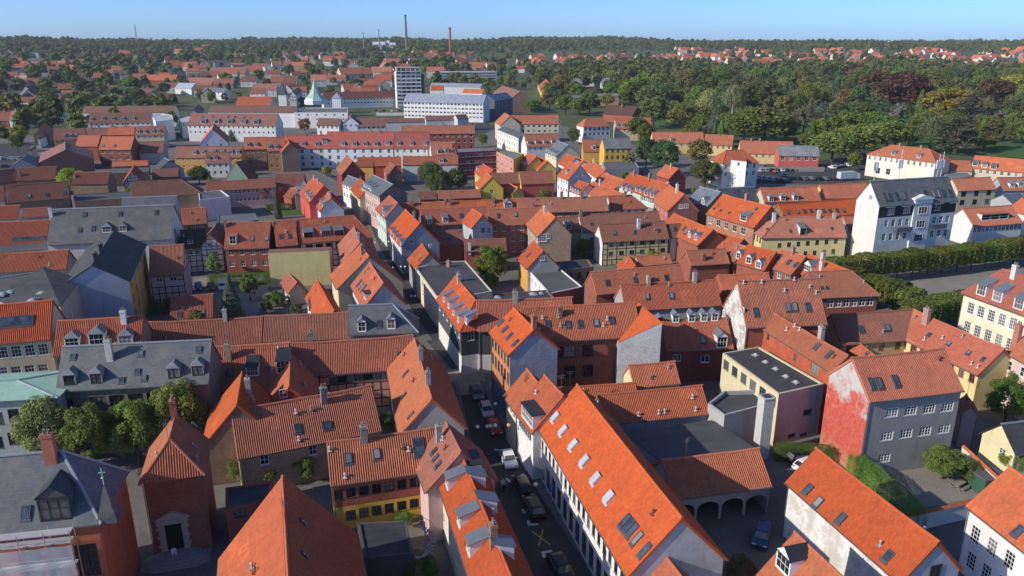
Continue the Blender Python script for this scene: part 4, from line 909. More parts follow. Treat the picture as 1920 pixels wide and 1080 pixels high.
H('narrow red roof strip between the left edge and the slate chimney', OLD, GRY, (42, 392), (92, 389), (70, 407), 7.5, pitch=42)
H('orange ribbed roof left of the moss green roof', MID, GRY, (-40, 477), (130, 468), (60, 508), 7.0, pitch=42)
flatb('grey felt roof strip at the left edge', [(-20, 525), (62, 512), (52, 545), (-20, 556)], 7.0, GRY, par=.2, roofc=(.09, .09, .09))
flatb('dark felt roof behind the moss green gable', [(0, 462), (165, 448), (175, 462), (0, 474)], 8.0, GRY, par=0, roofc=(.07, .07, .07))
flatb('dark felt roof between the brown roof and the slate roof', [(137, 366), (246, 359), (252, 372), (140, 379)], 5.0, BBR, par=.2, roofc=(.07, .07, .075))
flatb('white walled flat roofed building behind the half timbered houses', [(372, 363), (415, 358), (431, 370), (374, 377)], 6.5, WH, par=.3, roofc=(.09, .1, .11))
flatb('grey metal roofed workshop behind the courtyard row', [(408, 404), (478, 400), (484, 413), (408, 426)], 4.6, ((.16, .2, .24), 'plaster'), par=.15, roofc=(.13, .145, .14))
H('red roofed house with small white windows beside the slate roof', OLD, RBR, (340, 392), (386, 389), (362, 421), 6.4, pitch=44, rows=(('f', (342, 428), (379, 426), 4, 1.1, .9, 2, 1),))
flatb('long brown yard wall building behind the bright tree', [(178, 318), (279, 314), (279, 322), (180, 327)], 5.0, BBR, par=0, roofc=(.12, .09, .08))
H('dark roofed house at the left edge below the car park', BRN, BBR, (-25, 322), (28, 316), (10, 342), 5.6, pitch=44)
H('dark roofed house with pale front at the left edge', BRN, LGR, (-40, 352), (8, 349), (0, 378), 6.0, pitch=46)
H('grey roofed low house left of the brick hall', (.11, .13, .14), GRY, (40, 298), (52, 288), (20, 312), 3.6, pitch=34, rk='slate')
H('brown roofed house below the pale half timbered gable', BRN, BBR, (285, 318), (335, 316), (310, 332), 4.0, pitch=38)
H('red roofed yard house right of the pink row', OLD, RBR, (545, 352), (560, 356), (540, 372), 3.6, pitch=40)
H('orange roofed low house left of the green barn', MID, OCH, (300, 338), (306, 345), (285, 352), 3.4, pitch=40)
H('low red roof behind the bell shaped roof', OLD, RBR, (820, 358), (900, 355), (860, 372), 3.8, pitch=36)
H('low brown roof between the garden and the street', BRN, BBR, (785, 360), (818, 359), (800, 374), 3.6, pitch=36)
H('dark brown roofed house with three skylights at the left', BRN, BBR, (11, 347), (127, 339), (100, 374), 6.2, pitch=46, sky=((55, 367), (88, 365), (121, 362)))
H('brown hipped roof behind the grey flat roofs', BRN[:3] + (.85,), BBR, (245, 342), (340, 337), (300, 368), 6.5, pitch=46, hip=(None, 6.0))
H('brown roof left of the bright green tree', BRN[:3] + (.9,), BBR, (33, 315), (106, 312), (70, 338), 6.0, pitch=42, chim=((37, 330, 1.5),))
H('brown roof right of the bright green tree', BRN[:3] + (.9,), BBR, (140, 323), (207, 322), (190, 345), 6.0, pitch=42, chim=((86, 334, 1.2),))
H('wide brown brick hall with low curved gable', BRN, ((.24, .12, .09), 'brick'), (122, 266), (122, 281), (178, 301), 6.0, pitch=24, name='brick_hall', rk='felt', cat='hall')
H('pale half timbered gable behind the brown hipped roof', OLD, HTW, (252, 309), (247, 320), (271, 338), 4.6, pitch=50)
H('brick house with orange roof and two rows of white windows', MID[:3] + (.85,), RBR, (192, 256), (252, 256), (220, 281), 7.2, pitch=45, rows=(('f', 4, 2, 1.5, 1.3, 3, 2),), sky=((216, 273), (194, 273)))
H('orange roofed house left of the two row brick house', MID[:3] + (.85,), RBR, (147, 254), (189, 254), (170, 275), 6.6, pitch=45)
H('ochre house with dark roof and three white dormers', BRN, OCH, (100, 242), (160, 240), (130, 262), 6.2, pitch=45, dorm=((121, 258), (133, 258), (143, 258)), dk=DW, rows=(('f', 5, 2),))
H('brown roof behind the brick house', BRN, RBR, (160, 240), (203, 239), (180, 254), 6.5, pitch=42, chim=((172, 241, 1.3), (186, 240, 1.3)))
H('red roof behind the brick house', MID[:3] + (.85,), RBR, (203, 237), (253, 236), (228, 253), 6.5, pitch=42, chim=((235, 237, 1.3), (211, 238, 1.3)))
H('beige house with brown roof and four pale dormers', BRN, BGE, (255, 236), (309, 235), (280, 254), 6.6, pitch=45, dorm=((260, 250), (272, 250), (287, 249), (298, 249)), dk=DW, rows=(('f', 5, 2),))
H('brick gable with orange left slope by the far car park', MID, BBR, (84, 230), (75, 240), (52, 260), 5.0, pitch=46)
H('white plastered gable by the car park', BRN, WH, (88, 252), (72, 259), (60, 268), 4.5, pitch=46)
H('pale yellow gable with dark roof by the car park', BRN, CRM, (66, 273), (55, 281), (42, 296), 4.5, pitch=44)
H('dark felt gable roof with open pale end', TAR, GRY, (308, 296), (318, 301), (285, 316), 4.5, pitch=36, rk='felt')
H('red roof strip beside the brown brick hall', MID[:3] + (.85,), BBR, (210, 303), (240, 302), (225, 312), 4.0, pitch=40)
H('red roof strip in front of the dark felt gable', MID[:3] + (.85,), BBR, (240, 302), (278, 301), (260, 311), 4.0, pitch=40)
H('dark tiled house below the white curved tower', BRN, GRY, (263, 266), (308, 265), (285, 287), 5.0, pitch=42)
H('small white house with brown roof behind the yellow brown row', BRN, WH, (385, 286), (430, 285), (405, 307), 5.6, pitch=50, dorm=((390, 300, 'gable', 1.3, 1.2, 'tile'), (405, 300, 'gable', 1.3, 1.2, 'tile')), rows=(('f', 4, 2, .9, 1.3, 2, 2),))
H('long ochre row house with brown roof and white dormers', BRN[:3] + (.9,), OCH, (330, 275), (455, 274), (390, 296), 6.2, pitch=46, dorm=((365, 290), (381, 290), (401, 289), (417, 289), (433, 289), (446, 289)), dk=DW, rows=(('f', 12, 2, .8, 1.0, 2, 2),))
H('narrow brick house with orange roof by the white terrace', MID[:3] + (.85,), BBR, (457, 258), (499, 257), (478, 280), 8.4, pitch=45, rows=(('f', 4, 3),), dorm=((466, 275), (481, 275)), dk=DW)
H('ochre brick house with orange roof by the white terrace', MID[:3] + (.85,), ((.45, .24, .1), 'brick'), (499, 258), (535, 257), (515, 283), 8.4, pitch=45, rows=(('f', 3, 3),), dorm=((506, 279), (519, 279)), dk=DW)
H('brown brick gable house with orange left slope at the street end', NEW[:3] + (.9,), ((.28, .19, .14), 'brick'), (536, 255), (543, 268), (527, 289), 8.0, pitch=46)
H('brown roofed red house at the far end of the street', BRN, REDW, (516, 326), (571, 325), (530, 349), 5.6, pitch=46, rows=(('f', 3, 1),))
H('long pink row house with small dark windows', OLD, PIN, (386, 341), (516, 334), (440, 356), 5.8, pitch=45, rows=(('f', 16, 2, .9, 1.0, 2, 2),))
H('dark green boarded gable with brown roof', BRN, ((.13, .2, .16), 'plaster'), (462, 300), (441, 304), (464, 335), 3.0, pitch=48, name='barn', cat='barn')
H('red house with three dormers left of the narrow street', MID, ((.55, .10, .08), 'plaster'), (587, 331), (607, 348), (569, 372), 6.2, pitch=46, dorm=((573, 366), (577, 371), (581, 376)), dk=('shed', 1.0, 1.2, 'zinc'), rows=(('B', 2, 1),), chim=((590, 336, 1.3, (.5, .48, .46), .6), (597, 342, 1.3, (.5, .48, .46), .6)))
H('white gabled house with orange roof left of the narrow street', MID, ((.72, .70, .74), 'plaster'), (614, 360), (621, 371), (596, 392), 5.4, pitch=46, dorm=((600, 382), (606, 390)), dk=('shed', 1.0, 1.2, 'zinc'), chim=((619, 367, 1.3, (.5, .48, .46), .6),))
H('small white house with grey roof in the garden', (.12, .12, .12), PIN, (570, 340), (577, 352), (545, 352), 5.0, pitch=25, rk='slate', sky=((562, 347),))
H('red half timbered gable house at the far end of the street', MID, HTR, (650, 291), (661, 302), (632, 320), 7.2, pitch=48, rows=(('B', 2, 1),))
H('white gable with orange roof beside the red timbered house', MID, WH, (656, 312), (664, 318), (650, 331), 6.0, pitch=48)
H('white street house with dark slate roof', SLT, WH, (652, 329), (674, 337), (649, 347), 7.4, pitch=44, rk='slate', rows=(('f', 4, 2),))
H('cream street house with steep orange roof', NEW[:3] + (.95,), CRM, (675, 334), (692, 350), (665, 364), 7.4, pitch=46, rows=(('f', 4, 2),))
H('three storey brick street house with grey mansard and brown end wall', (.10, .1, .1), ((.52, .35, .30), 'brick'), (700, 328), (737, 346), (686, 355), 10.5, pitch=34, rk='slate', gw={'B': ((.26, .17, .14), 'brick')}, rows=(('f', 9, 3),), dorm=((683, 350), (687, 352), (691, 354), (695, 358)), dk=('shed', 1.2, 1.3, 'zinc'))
H('orange roofed house with pale green front on the narrow street', PNK, LGN, (730, 367), (746, 381), (715, 404), 7.8, pitch=46, dorm=((719, 404, 'gable', 2.0, 1.8, 'zinc'),), rows=(('f', 6, 2, 1.0, 1.5, 2, 2),), hip=(2.0, None))
H('long orange roof running right behind the grey gabled house', MID, RBR, (746, 381), (838, 378), (800, 400), 7.2, pitch=44, chim=((773, 386, 1.4), (843, 384, 1.4)))
H('long orange roof with chimneys and a grey dormer behind the grey gable', MID, RBR, (838, 377), (966, 373), (900, 398), 7.2, pitch=44, dorm=((953, 391, 'gable', 2.2, 1.6, 'zinc'),), chim=((844, 384, 1.4), (925, 380, 1.4)))
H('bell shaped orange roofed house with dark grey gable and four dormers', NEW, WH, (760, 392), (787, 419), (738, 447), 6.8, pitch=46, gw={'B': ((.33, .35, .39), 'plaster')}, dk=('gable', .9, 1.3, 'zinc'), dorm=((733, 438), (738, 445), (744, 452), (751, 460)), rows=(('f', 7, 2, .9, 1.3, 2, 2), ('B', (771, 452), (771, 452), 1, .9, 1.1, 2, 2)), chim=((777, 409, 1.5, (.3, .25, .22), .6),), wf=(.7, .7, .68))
H('long brown roof right of the bell shaped roof', OLD, ((.36, .14, .1), 'brick'), (787, 393), (912, 387), (850, 421), 7.8, pitch=44, dorm=((837, 427, 'shed', 1.4, 1.4, 'zinc'), (807, 427, 'shed', 1.2, 1.2, 'zinc')), sky=((792, 407), (865, 404)), rows=(('f', 8, 2, .9, 1.2, 2, 2),))
H('long brown roof between the two cross gables', OLD, ((.36, .14, .1), 'brick'), (914, 392), (1017, 388), (960, 422), 7.8, pitch=44, sky=((934, 404), (967, 402)), rows=(('f', 6, 3, 1.0, 1.3, 2, 2),))
H('grey cross gable house with orange left slope and white windows', NEW[:3] + (.9,), ((.45, .46, .48), 'plaster'), (885, 391), (905, 403), (874, 422), 8.6, pitch=47, rows=(('B', (903, 413), (903, 413), 1, 1.0, 1.2, 2, 2), ('B', (906, 432), (917, 432), 2, 1.0, 1.4, 2, 2)))
H('orange cross wing with brown brick gable and white bay window', MID, ((.42, .30, .2), 'brick'), (1018, 387), (1041, 408), (993, 429), 8.0, pitch=46, rows=(('f', 4, 2), ('B', (1017, 446), (1017, 446), 1, 2.3, 1.8, 5, 3), ('B', (1028, 443), (1028, 443), 1, 1.0, 1.1, 2, 2)), chim=((1022, 400, 1.9, (.52, .5, .46)),))
H('dark red lean roof below the long brown roof', BRN, RBR, (817, 433), (868, 431), (845, 460), 5.2, pitch=42, sky=((840, 443),))
H('dark red roof above the round tree', BRN, RBR, (870, 449), (949, 447), (910, 471), 5.2, pitch=40, chim=((881, 478, 1.6, (.6, .58, .55), .6),))
H('orange gabled shop roof with grey gable on the narrow street', NEW[:3] + (.95,), GRY, (791, 456), (804, 476), (768, 495), 5.4, pitch=45, sky=((780, 477, .6, 1.0), (788, 486, .6, 1.0)), chim=((807, 472, 1.6, (.45, .44, .43), .6),))
H('orange gabled house with pale gable left of the flat roofs', NEW[:3] + (.95,), GRY, (1000, 452), (1019, 470), (975, 492), 5.6, pitch=46, sky=((985, 470), (992, 478)), rows=(('B', (1017, 484), (1017, 484), 1, 1.1, .9, 2, 2),), gw={'f': ((.62, .33, .08), 'plaster')})
flatb('white walled workshop with grey flat roof', [(982, 498), (1030, 488), (1092, 539), (1030, 552)], 4.6, WH, par=.2, roofc=(.09, .095, .09), rows=((3, 7, 1, .9, 1.2, 2, 2),), gw={1: RBR, 2: RBR})
flatb('black flat roofed annex with parapet behind the workshop', [(1038, 494), (1103, 489), (1113, 503), (1060, 509)], 4.4, BBR, par=.35, roofc=(.05, .052, .058), rows=((2, 3, 1, 1.2, 1.4, 1, 1),), wf=DARK)
H('small orange gable roof with tree beside the long brown house', NEW[:3] + (.95,), WH, (1178, 478), (1192, 498), (1160, 503), 3.0, pitch=40)
H('low orange roof behind the small tree', OLD, WH, (1192, 481), (1255, 476), (1230, 497), 3.6, pitch=40)
H('long orange roof with white gables of dormer windows under the eaves', OLD, RBR, (968, 372), (1137, 368), (1080, 397), 7.0, pitch=44, rows=(('f', 12, 1, 1.3, 1.0, 3, 2),), chim=((1000, 390, 1.2), (1053, 369, 1.3), (1091, 368, 1.2)))
H('red roofed white house at the hipped end of the long orange roof', OLD, WH, (1139, 368), (1184, 366), (1170, 393), 6.4, pitch=44, hip=(None, 4.0), rows=(('f', 5, 1),), chim=((1172, 368, 1.3),))
H('long brown roof behind the yellow timbered house', BRN[:3] + (.85,), WH, (1085, 402), (1234, 396), (1120, 435), 5.6, pitch=42, sky=((1109, 420, .7, .7),), chim=((1069, 404, 1.5),))
H('dark shaded roof left of the yellow timbered house', BRN, ((.45, .36, .22), 'plaster'), (1042, 408), (1084, 405), (1065, 435), 5.6, pitch=42, dorm=((1066, 430, 'shed', 1.6, 1.4, 'zinc'),))
H('yellow half timbered house with white gable and brown roof', BRN[:3] + (.85,), ((.68, .56, .3), 'timber'), (1122, 420), (1247, 414), (1180, 452), 6.0, pitch=46, gw={'A': ((.72, .70, .66), 'plaster')}, rows=(('f', (1146, 459), (1243, 452), 6, 1.2, 1.0, 2, 1), ('f', (1146, 476), (1243, 469), 6, 1.3, 1.1, 2, 1)), wf=(.12, .15, .13), chim=((1197, 427, 2.2, (.66, .63, .6)),), sky=((1153, 437, .7, .8), (1190, 435, .7, .8), (1235, 432, .7, .8)))
H('narrow brown roof right of the yellow timbered house', BRN[:3] + (.85,), WH, (1250, 421), (1276, 419), (1262, 446), 6.0, pitch=46, sky=((1265, 429),))
H('bright orange roofs around the chimneys right of the timbered house', NEW[:3] + (.95,), RBR, (1263, 400), (1338, 430), (1275, 447), 6.2, pitch=42, dorm=((1292, 445, 'gable', 1.1, 1.4, 'zinc'), (1304, 450, 'gable', 1.1, 1.4, 'zinc')), sky=((1284, 428), (1287, 435)))
H('orange roof below the brick house with five white windows', NEW[:3] + (.95,), RBR, (1342, 433), (1395, 448), (1330, 460), 5.4, pitch=38)
H('red tile roof with brick wall left of the courtyard square', OLD, RBR, (1286, 470), (1360, 466), (1320, 497), 6.0, pitch=40, chim=((1319, 487, 1.2, (.3, .12, .08), .7),))
H('orange house with two white dormers towards the square', OLD, RBR, (1375, 455), (1400, 462), (1369, 489), 6.2, pitch=42, dorm=((1384, 485, 'gable', 1.3, 1.4, 'zinc'),))
H('orange house with pale grey dormers next to the square', NEW[:3] + (.9,), RBR, (1402, 459), (1456, 472), (1405, 500), 6.2, pitch=43, dorm=((1403, 494, 'gable', 1.4, 1.5, 'zinc'), (1421, 503, 'gable', 1.4, 1.5, 'zinc')))
H('orange terraced house with white windows near the square', NEW[:3] + (.92,), RBR, (1466, 467), (1512, 481), (1450, 505), 6.2, pitch=42, rows=(('f', 3, 1, 1.1, 1.4, 2, 2),), sky=((1462, 483), (1480, 491), (1494, 496)), chim=((1486, 476, 1.4),))
H('orange terraced house with tall chimney near the square', NEW[:3] + (.92,), RBR, (1515, 476), (1592, 507), (1505, 515), 6.2, pitch=42, chim=((1542, 490, 1.8, (.5, .44, .4)), (1540, 505, 1.6, (.6, .55, .5))), dorm=((1513, 508, 'gable', 2.4, 1.3, 'zinc'),))
H('small red roof behind the tall flaking gable', OLD, RBR, (1345, 516), (1441, 511), (1400, 545), 7.0, pitch=42)
H('brick house with big orange roof and five white windows', NEW[:3] + (.93,), ((.40, .19, .12), 'brick'), (1355, 364), (1447, 387), (1365, 414), 7.8, pitch=43, rows=(('f', (1332, 413), (1393, 433), 5, 1.5, 1.7, 2, 2),), dorm=((1393, 414, 'shed', 2.3, 1.5, 'zinc'),), sky=((1340, 391, .6, .6), (1352, 394, .6, .6), (1368, 399, .6, .6), (1419, 391, .6, .6)), chim=((1399, 375, 1.6, (.38, .2, .15)),))
H('slate roofed corner house left of the big orange roof', (.14, .15, .17), ((.42, .25, .14), 'brick'), (1312, 350), (1352, 360), (1306, 383), 7.4, pitch=40, rk='slate', dorm=((1313, 388, 'gable', 1.4, 1.6, 'zinc'),), rows=(('f', 3, 1),))
H('black roofed building behind the slate corner house', (.06, .065, .075), GRY, (1345, 353), (1415, 350), (1400, 376), 6.4, pitch=32, rk='slate', sky=((1376, 358), (1383, 358), (1394, 358)))
H('yellow plastered corner house with hipped orange roof', OLD[:3] + (.95,), ((.68, .56, .28), 'plaster'), (1463, 407), (1578, 406), (1520, 446), 6.4, pitch=44, hip=(6.0, None), rows=(('f', (1462, 460), (1585, 451), 8, .95, 1.15, 2, 2), ('f', (1475, 478), (1580, 470), 7, .95, 1.15, 2, 2), ('A', 4, 1)), dorm=((1505, 441, 'shed', 1.6, 1.8, 'zinc'),), wf=(.06, .09, .07), sky=((1482, 433, .6, .7), (1560, 428, .6, .7), (1439, 430, .6, .7)), chim=((1451, 409, 1.3, (.6, .58, .55)), (1535, 405, 1.4, (.6, .58, .55)), (1562, 403, 1.4, (.5, .4, .35))))
H('light blue plastered house next to the yellow corner house', OLD[:3] + (.9,), LBL, (1580, 406), (1640, 402), (1620, 435), 6.4, pitch=44, rows=(('f', (1599, 446), (1640, 443), 4, .9, 1.3, 2, 2),), sky=((1605, 421), (1625, 419)), chim=((1610, 404, 1.4, (.6, .58, .55)),))
H('long vivid orange roof with a row of rooflights', NEW, BBR, (1458, 383), (1612, 371), (1535, 407), 6.6, pitch=40, sky=((1477, 398), (1495, 397), (1508, 396), (1520, 395), (1532, 395), (1544, 395), (1556, 395), (1569, 394), (1581, 394)))
H('brown roof with three white dormers behind the vivid orange roof', OLD, BGE, (1425, 352), (1531, 349), (1480, 378), 6.4, pitch=44, dorm=((1446, 378), (1468, 377), (1492, 376)), dk=('gable', 1.5, 1.5, 'zinc'))
H('plain brown roof with yellow gable behind the vivid orange roof', OLD, YEL, (1536, 346), (1626, 343), (1580, 372), 6.4, pitch=44)
AP = H('pale four storey apartment house with steep weathered roof and antennas', (.11, .108, .10), ((.035, .037, .042), 'plaster'), (1632, 340), (1778, 331), (1730, 382), 15.2, pitch=52, rk='slate', gw={'A': ((.68, .65, .58), 'plaster')}, low=((.60, .63, .61), 12.4, 'plaster'), name='apartment_house', cat='apartment house', skyw=.9, skyh=2.0,
  sky=((1660, 369), (1664, 369), (1668, 369), (1681, 367), (1694, 367), (1713, 366), (1718, 365), (1722, 365), (1735, 364), (1750, 363), (1754, 363), (1759, 363), (1768, 362), (1781, 362)), rows=(('f', (1671, 397), (1786, 386), 5, 2.0, 1.5, 4, 2), ('f', (1662, 419), (1789, 410), 11, 1.0, 1.7, 2, 3), ('f', (1657, 445), (1785, 436), 11, 1.0, 1.7, 2, 3), ('A', (1633, 370), (1633, 370), 1, 1.2, 1.1, 2, 2)))
H('red roofed house with a long glazed dormer right of the apartment house', OLD, WH, (1805, 391), (1897, 385), (1860, 423), 5.4, pitch=40, dorm=((1865, 412, 'flat', 9.0, 1.6, 'tile'),), rows=(('f', 12, 1),))
H('beige house with cross gable behind the red roofed house', OLD, BGE, (1785, 335), (1857, 332), (1830, 357), 7.2, pitch=44, rows=(('f', 3, 2, 1.8, 1.6, 2, 1),), wf=DARK)
H('brown roof at the right edge behind the beige house', OLD, GRY, (1870, 333), (1960, 331), (1905, 358), 6.0, pitch=42, dorm=((1898, 352), (1914, 351)), dk=('gable', 1.8, 1.4, 'zinc'))
H('grey slate roof right of the apartment house', (.12, .12, .12), GRY, (1880, 365), (1912, 362), (1880, 385), 6.0, pitch=30, rk='slate')
H('orange gable at the right edge beside the slate roof', NEW[:3] + (.95,), WH, (1915, 372), (1960, 385), (1905, 398), 5.8, pitch=40)
H('big cream mansion with hipped orange roof and central gable', MID, ((.74, .66, .54), 'plaster'), (1672, 272), (1744, 280), (1700, 299), 8.6, pitch=36, hip=(7.0, 6.0), name='mansion', cat='mansion', rows=(('f', 12, 1, .9, 1.6, 2, 2), ('f', (1646, 320), (1665, 322), 2, 1.8, 2.4, 2, 2)), dk=('shed', 1.4, 1.3, 'zinc'), dorm=((1674, 291), (1722, 296)), chim=((1687, 275, 1.4), (1727, 279, 1.4)))
H('cream pediment gable of the big mansion', MID, ((.74, .66, .54), 'plaster'), (1699, 278), (1697, 287), (1711, 297), 8.7, pitch=32, name='gable_front', cat='gable')
H('low orange roof right of the cream mansion', MID, CRM, (1778, 301), (1819, 302), (1795, 321), 4.6, pitch=38)
H('long orange roofed house with white dormers at the right edge', NEW[:3] + (.9,), BGE, (1828, 292), (1950, 302), (1870, 320), 5.6, pitch=42, dorm=((1828, 311), (1845, 314), (1862, 317)), dk=('shed', 2.0, 1.4, 'zinc'), rows=(('f', 9, 1),))
flatb('grey low shed roof in front of the orange mansion wing', [(1770, 325), (1810, 321), (1822, 331), (1778, 336)], 4.0, GRY, par=0, roofc=(.2, .2, .19))
# ---------------------------------------------------------------- orange roofed cluster, upper middle
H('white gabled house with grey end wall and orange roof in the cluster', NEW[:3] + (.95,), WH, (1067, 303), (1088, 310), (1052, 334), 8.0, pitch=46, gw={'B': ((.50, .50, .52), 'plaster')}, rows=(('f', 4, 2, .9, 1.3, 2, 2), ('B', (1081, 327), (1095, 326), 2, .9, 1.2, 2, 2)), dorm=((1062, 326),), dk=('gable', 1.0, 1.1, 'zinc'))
H('yellow cottage row with orange roof and white dormers', NEW[:3] + (.93,), YEL, (990, 286), (1006, 293), (975, 309), 5.6, pitch=45, dorm=((977, 308), (982, 311)), dk=DW)
H('small orange roof next to the yellow cottage row', NEW[:3] + (.93,), YEL, (1010, 293), (1027, 302), (1003, 316), 5.0, pitch=42)
H('dark brown roof with bright yellow gable', BRN, ((.40, .10, .08), 'plaster'), (973, 322), (1035, 320), (1000, 345), 5.0, pitch=44, gw={'A': ((.72, .55, .08), 'plaster')})
H('bright yellow gable house with orange slope', MID, ((.70, .52, .10), 'plaster'), (912, 322), (922, 332), (897, 353), 5.8, pitch=44, rows=(('B', 1, 1),))
H('orange roofed yellow house behind the bright yellow gable', NEW[:3] + (.92,), YEL, (906, 307), (925, 319), (888, 323), 5.8, pitch=40, rows=(('f', 5, 1),), dorm=((893, 319),), dk=DW)
H('brown roof between the yellow gables', BRN, REDW, (922, 325), (975, 323), (945, 345), 5.0, pitch=44)
H('small orange roof by the fir tree', MID, YEL, (955, 344), (972, 352), (945, 358), 3.6, pitch=42)
H('orange roofs stepping up behind the white gable, left one', NEW[:3] + (.9,), WH, (1064, 288), (1080, 296), (1050, 309), 6.0, pitch=42)
H('orange roofs stepping up behind the white gable, middle one', NEW[:3] + (.9,), WH, (1080, 293), (1094, 302), (1072, 312), 6.0, pitch=40)
H('orange roofs stepping up behind the white gable, right one', NEW[:3] + (.9,), WH, (1096, 299), (1112, 308), (1094, 319), 6.0, pitch=40)
H('orange roof with thin chimneys behind the white gable', NEW[:3] + (.9,), WH, (1115, 304), (1136, 318), (1104, 325), 6.0, pitch=42, chim=((1113, 306, 1.6, (.6, .58, .55)), (1130, 313, 1.6, (.6, .58, .55))))
H('low orange roof with four small dormers below the white gable', NEW[:3] + (.95,), WH, (1085, 338), (1106, 345), (1067, 358), 5.0, pitch=40, dorm=((1070, 356), (1074, 359), (1079, 361), (1084, 363)), dk=('gable', .9, 1.0, 'zinc'))
H('large orange roof right of the four small dormers', NEW[:3] + (.95,), WH, (1112, 340), (1168, 363), (1098, 362), 5.0, pitch=40, chim=((1125, 345, 1.5, (.5, .48, .46)), (1092, 366, 1.2)))
H('orange roof with a dark patch in the cluster', NEW[:3] + (.93,), WH, (1132, 324), (1172, 338), (1117, 342), 6.0, pitch=40)
H('orange terraced roof with five white dormers', NEW[:3] + (.95,), LGN, (1182, 324), (1225, 337), (1182, 358), 7.0, pitch=44, dorm=((1166, 354), (1174, 357), (1181, 360), (1189, 363), (1196, 366)), dk=('shed', 1.2, 1.2, 'zinc'), chim=((1193, 325, 1.4), (1218, 334, 1.4)))
H('pale green terraced house with orange roof', NEW[:3] + (.95,), LGN, (1225, 337), (1253, 345), (1213, 369), 7.6, pitch=44, dorm=((1211, 366), (1222, 370)), dk=('shed', 1.6, 1.4, 'zinc'), rows=(('f', 7, 2, .9, 1.4, 2, 2),), chim=((1252, 353, 1.8, (.55, .53, .5)),))
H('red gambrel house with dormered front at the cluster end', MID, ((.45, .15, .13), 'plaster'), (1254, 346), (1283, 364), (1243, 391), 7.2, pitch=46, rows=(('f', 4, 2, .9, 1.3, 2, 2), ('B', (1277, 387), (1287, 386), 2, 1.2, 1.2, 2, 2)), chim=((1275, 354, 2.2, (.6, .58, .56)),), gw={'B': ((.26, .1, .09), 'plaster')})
H('red half timbered gable house with orange roof near the trees', NEW[:3] + (.95,), HTR, (1247, 309), (1272, 316), (1238, 331), 6.0, pitch=44, chim=((1262, 311, 1.6, (.45, .3, .25)),))
H('grey slate roofed house with row of dormers in the cluster', (.13, .13, .12), CRM, (1044, 264), (1066, 272), (1032, 290), 7.4, pitch=40, rk='slate', dorm=((1024, 283), (1029, 286), (1034, 289), (1039, 291)), dk=('shed', 1.2, 1.3, 'zinc'), rows=(('f', 5, 1),))
H('white house with red roof and four dormers', MID[:3] + (.85,), ((.7, .7, .72), 'plaster'), (982, 252), (1046, 250), (1010, 275), 6.4, pitch=46, dorm=((992, 271), (1007, 270), (1022, 270), (1037, 269)), dk=DW, rows=(('f', 6, 1),))
H('beige apartment block with red roof and balconies', MID, BGE, (955, 216), (1047, 216), (1000, 233), 9.6, pitch=40, rows=(('f', 9, 3, 1.3, 1.4, 2, 1),))
H('beige gable end with red left slope by the crossing', MID, BGE, (946, 211), (957, 217), (931, 232), 9.0, pitch=42)
flatb('white three storey flat roofed block by the crossing', [(932, 243), (946, 237), (986, 251), (972, 259)], 9.0, ((.72, .69, .6), 'plaster'), par=0, roofc=(.16, .16, .15), rows=((3, 9, 3, 1.2, 1.2, 1, 1),))
H('white villa with red hipped roof near the park', MID, WH, (1098, 222), (1128, 221), (1110, 238), 8.4, pitch=40, hip=(3.5, 3.5), rows=(('f', 6, 2, 1.4, 1.6, 3, 2),), name='villa', cat='villa')
H('beige house with red roof and white dormers near the park', MID, BGE, (1153, 220), (1220, 220), (1180, 242), 6.4, pitch=46, dorm=((1158, 238), (1168, 238), (1184, 238), (1199, 238), (1211, 238)), dk=('shed', 1.7, 1.3, 'zinc'), rows=(('f', 6, 1),))
H('ochre two storey house with grey slate roof', (.16, .16, .15), ((.66, .42, .08), 'plaster'), (1129, 260), (1181, 259), (1150, 279), 8.0, pitch=42, rk='slate', rows=(('f', 5, 2, 1.1, 1.5, 2, 2),), wf=(.2, .2, .18))
H('small brown roofed house left of the ochre house', OLD, OCH, (1092, 262), (1126, 262), (1107, 285), 4.6, pitch=46, dorm=((1114, 280),), dk=('gable', 1.8, 1.6, 'zinc'))
flatb('grey flat sheds in front of the ochre house', [(1130, 305), (1190, 302), (1198, 315), (1135, 318)], 3.4, GRY, par=.2, roofc=(.12, .12, .115))
H('white villa with red hipped roof and square tower by the car park', MID, ((.74, .73, .7), 'plaster'), (1362, 282), (1394, 281), (1385, 307), 9.0, pitch=38, hip=(4.0, 4.0), rows=(('f', 5, 2, 1.0, 1.5, 2, 2), ('B', 3, 2)), name='villa', cat='villa')
flatb('square white stair tower of the villa by the car park', [(1371, 300), (1378, 289), (1401, 292), (1400, 303)], 10.5, WH, par=0, rk='tile', roofc=MID, rows=((3, 1, 1),), name='stair_tower', cat='tower')
H('yellow row with red roof by the park, left part', MID[:3] + (.85,), ((.66, .50, .2), 'plaster'), (1222, 248), (1318, 248), (1270, 269), 5.0, pitch=44, dorm=((1260, 265),), dk=DW, rows=(('f', 8, 1),))
H('yellow cross gable in the row by the park', MID[:3] + (.85,), ((.66, .50, .2), 'plaster'), (1303, 246), (1299, 251), (1309, 259), 6.2, pitch=44, rows=(('B', 2, 1, .9, 1.0, 2, 1),))
H('yellow row with red roof by the park, right part', MID[:3] + (.85,), ((.66, .50, .2), 'plaster'), (1322, 252), (1376, 254), (1345, 273), 5.0, pitch=44, rows=(('f', 5, 1),))
H('yellow gabled porch in the right part of the row', MID[:3] + (.85,), ((.66, .50, .2), 'plaster'), (1356, 252), (1352, 257), (1361, 266), 6.0, pitch=44, rows=(('B', 2, 1, .9, 1.0, 2, 1),))
H('long low yellow house with red roof below the churchyard', MID, ((.68, .55, .25), 'plaster'), (1387, 264), (1487, 266), (1430, 289), 4.4, pitch=42, rows=(('f', 8, 1),), chim=((1408, 265, 1.4), (1424, 265, 1.4)))
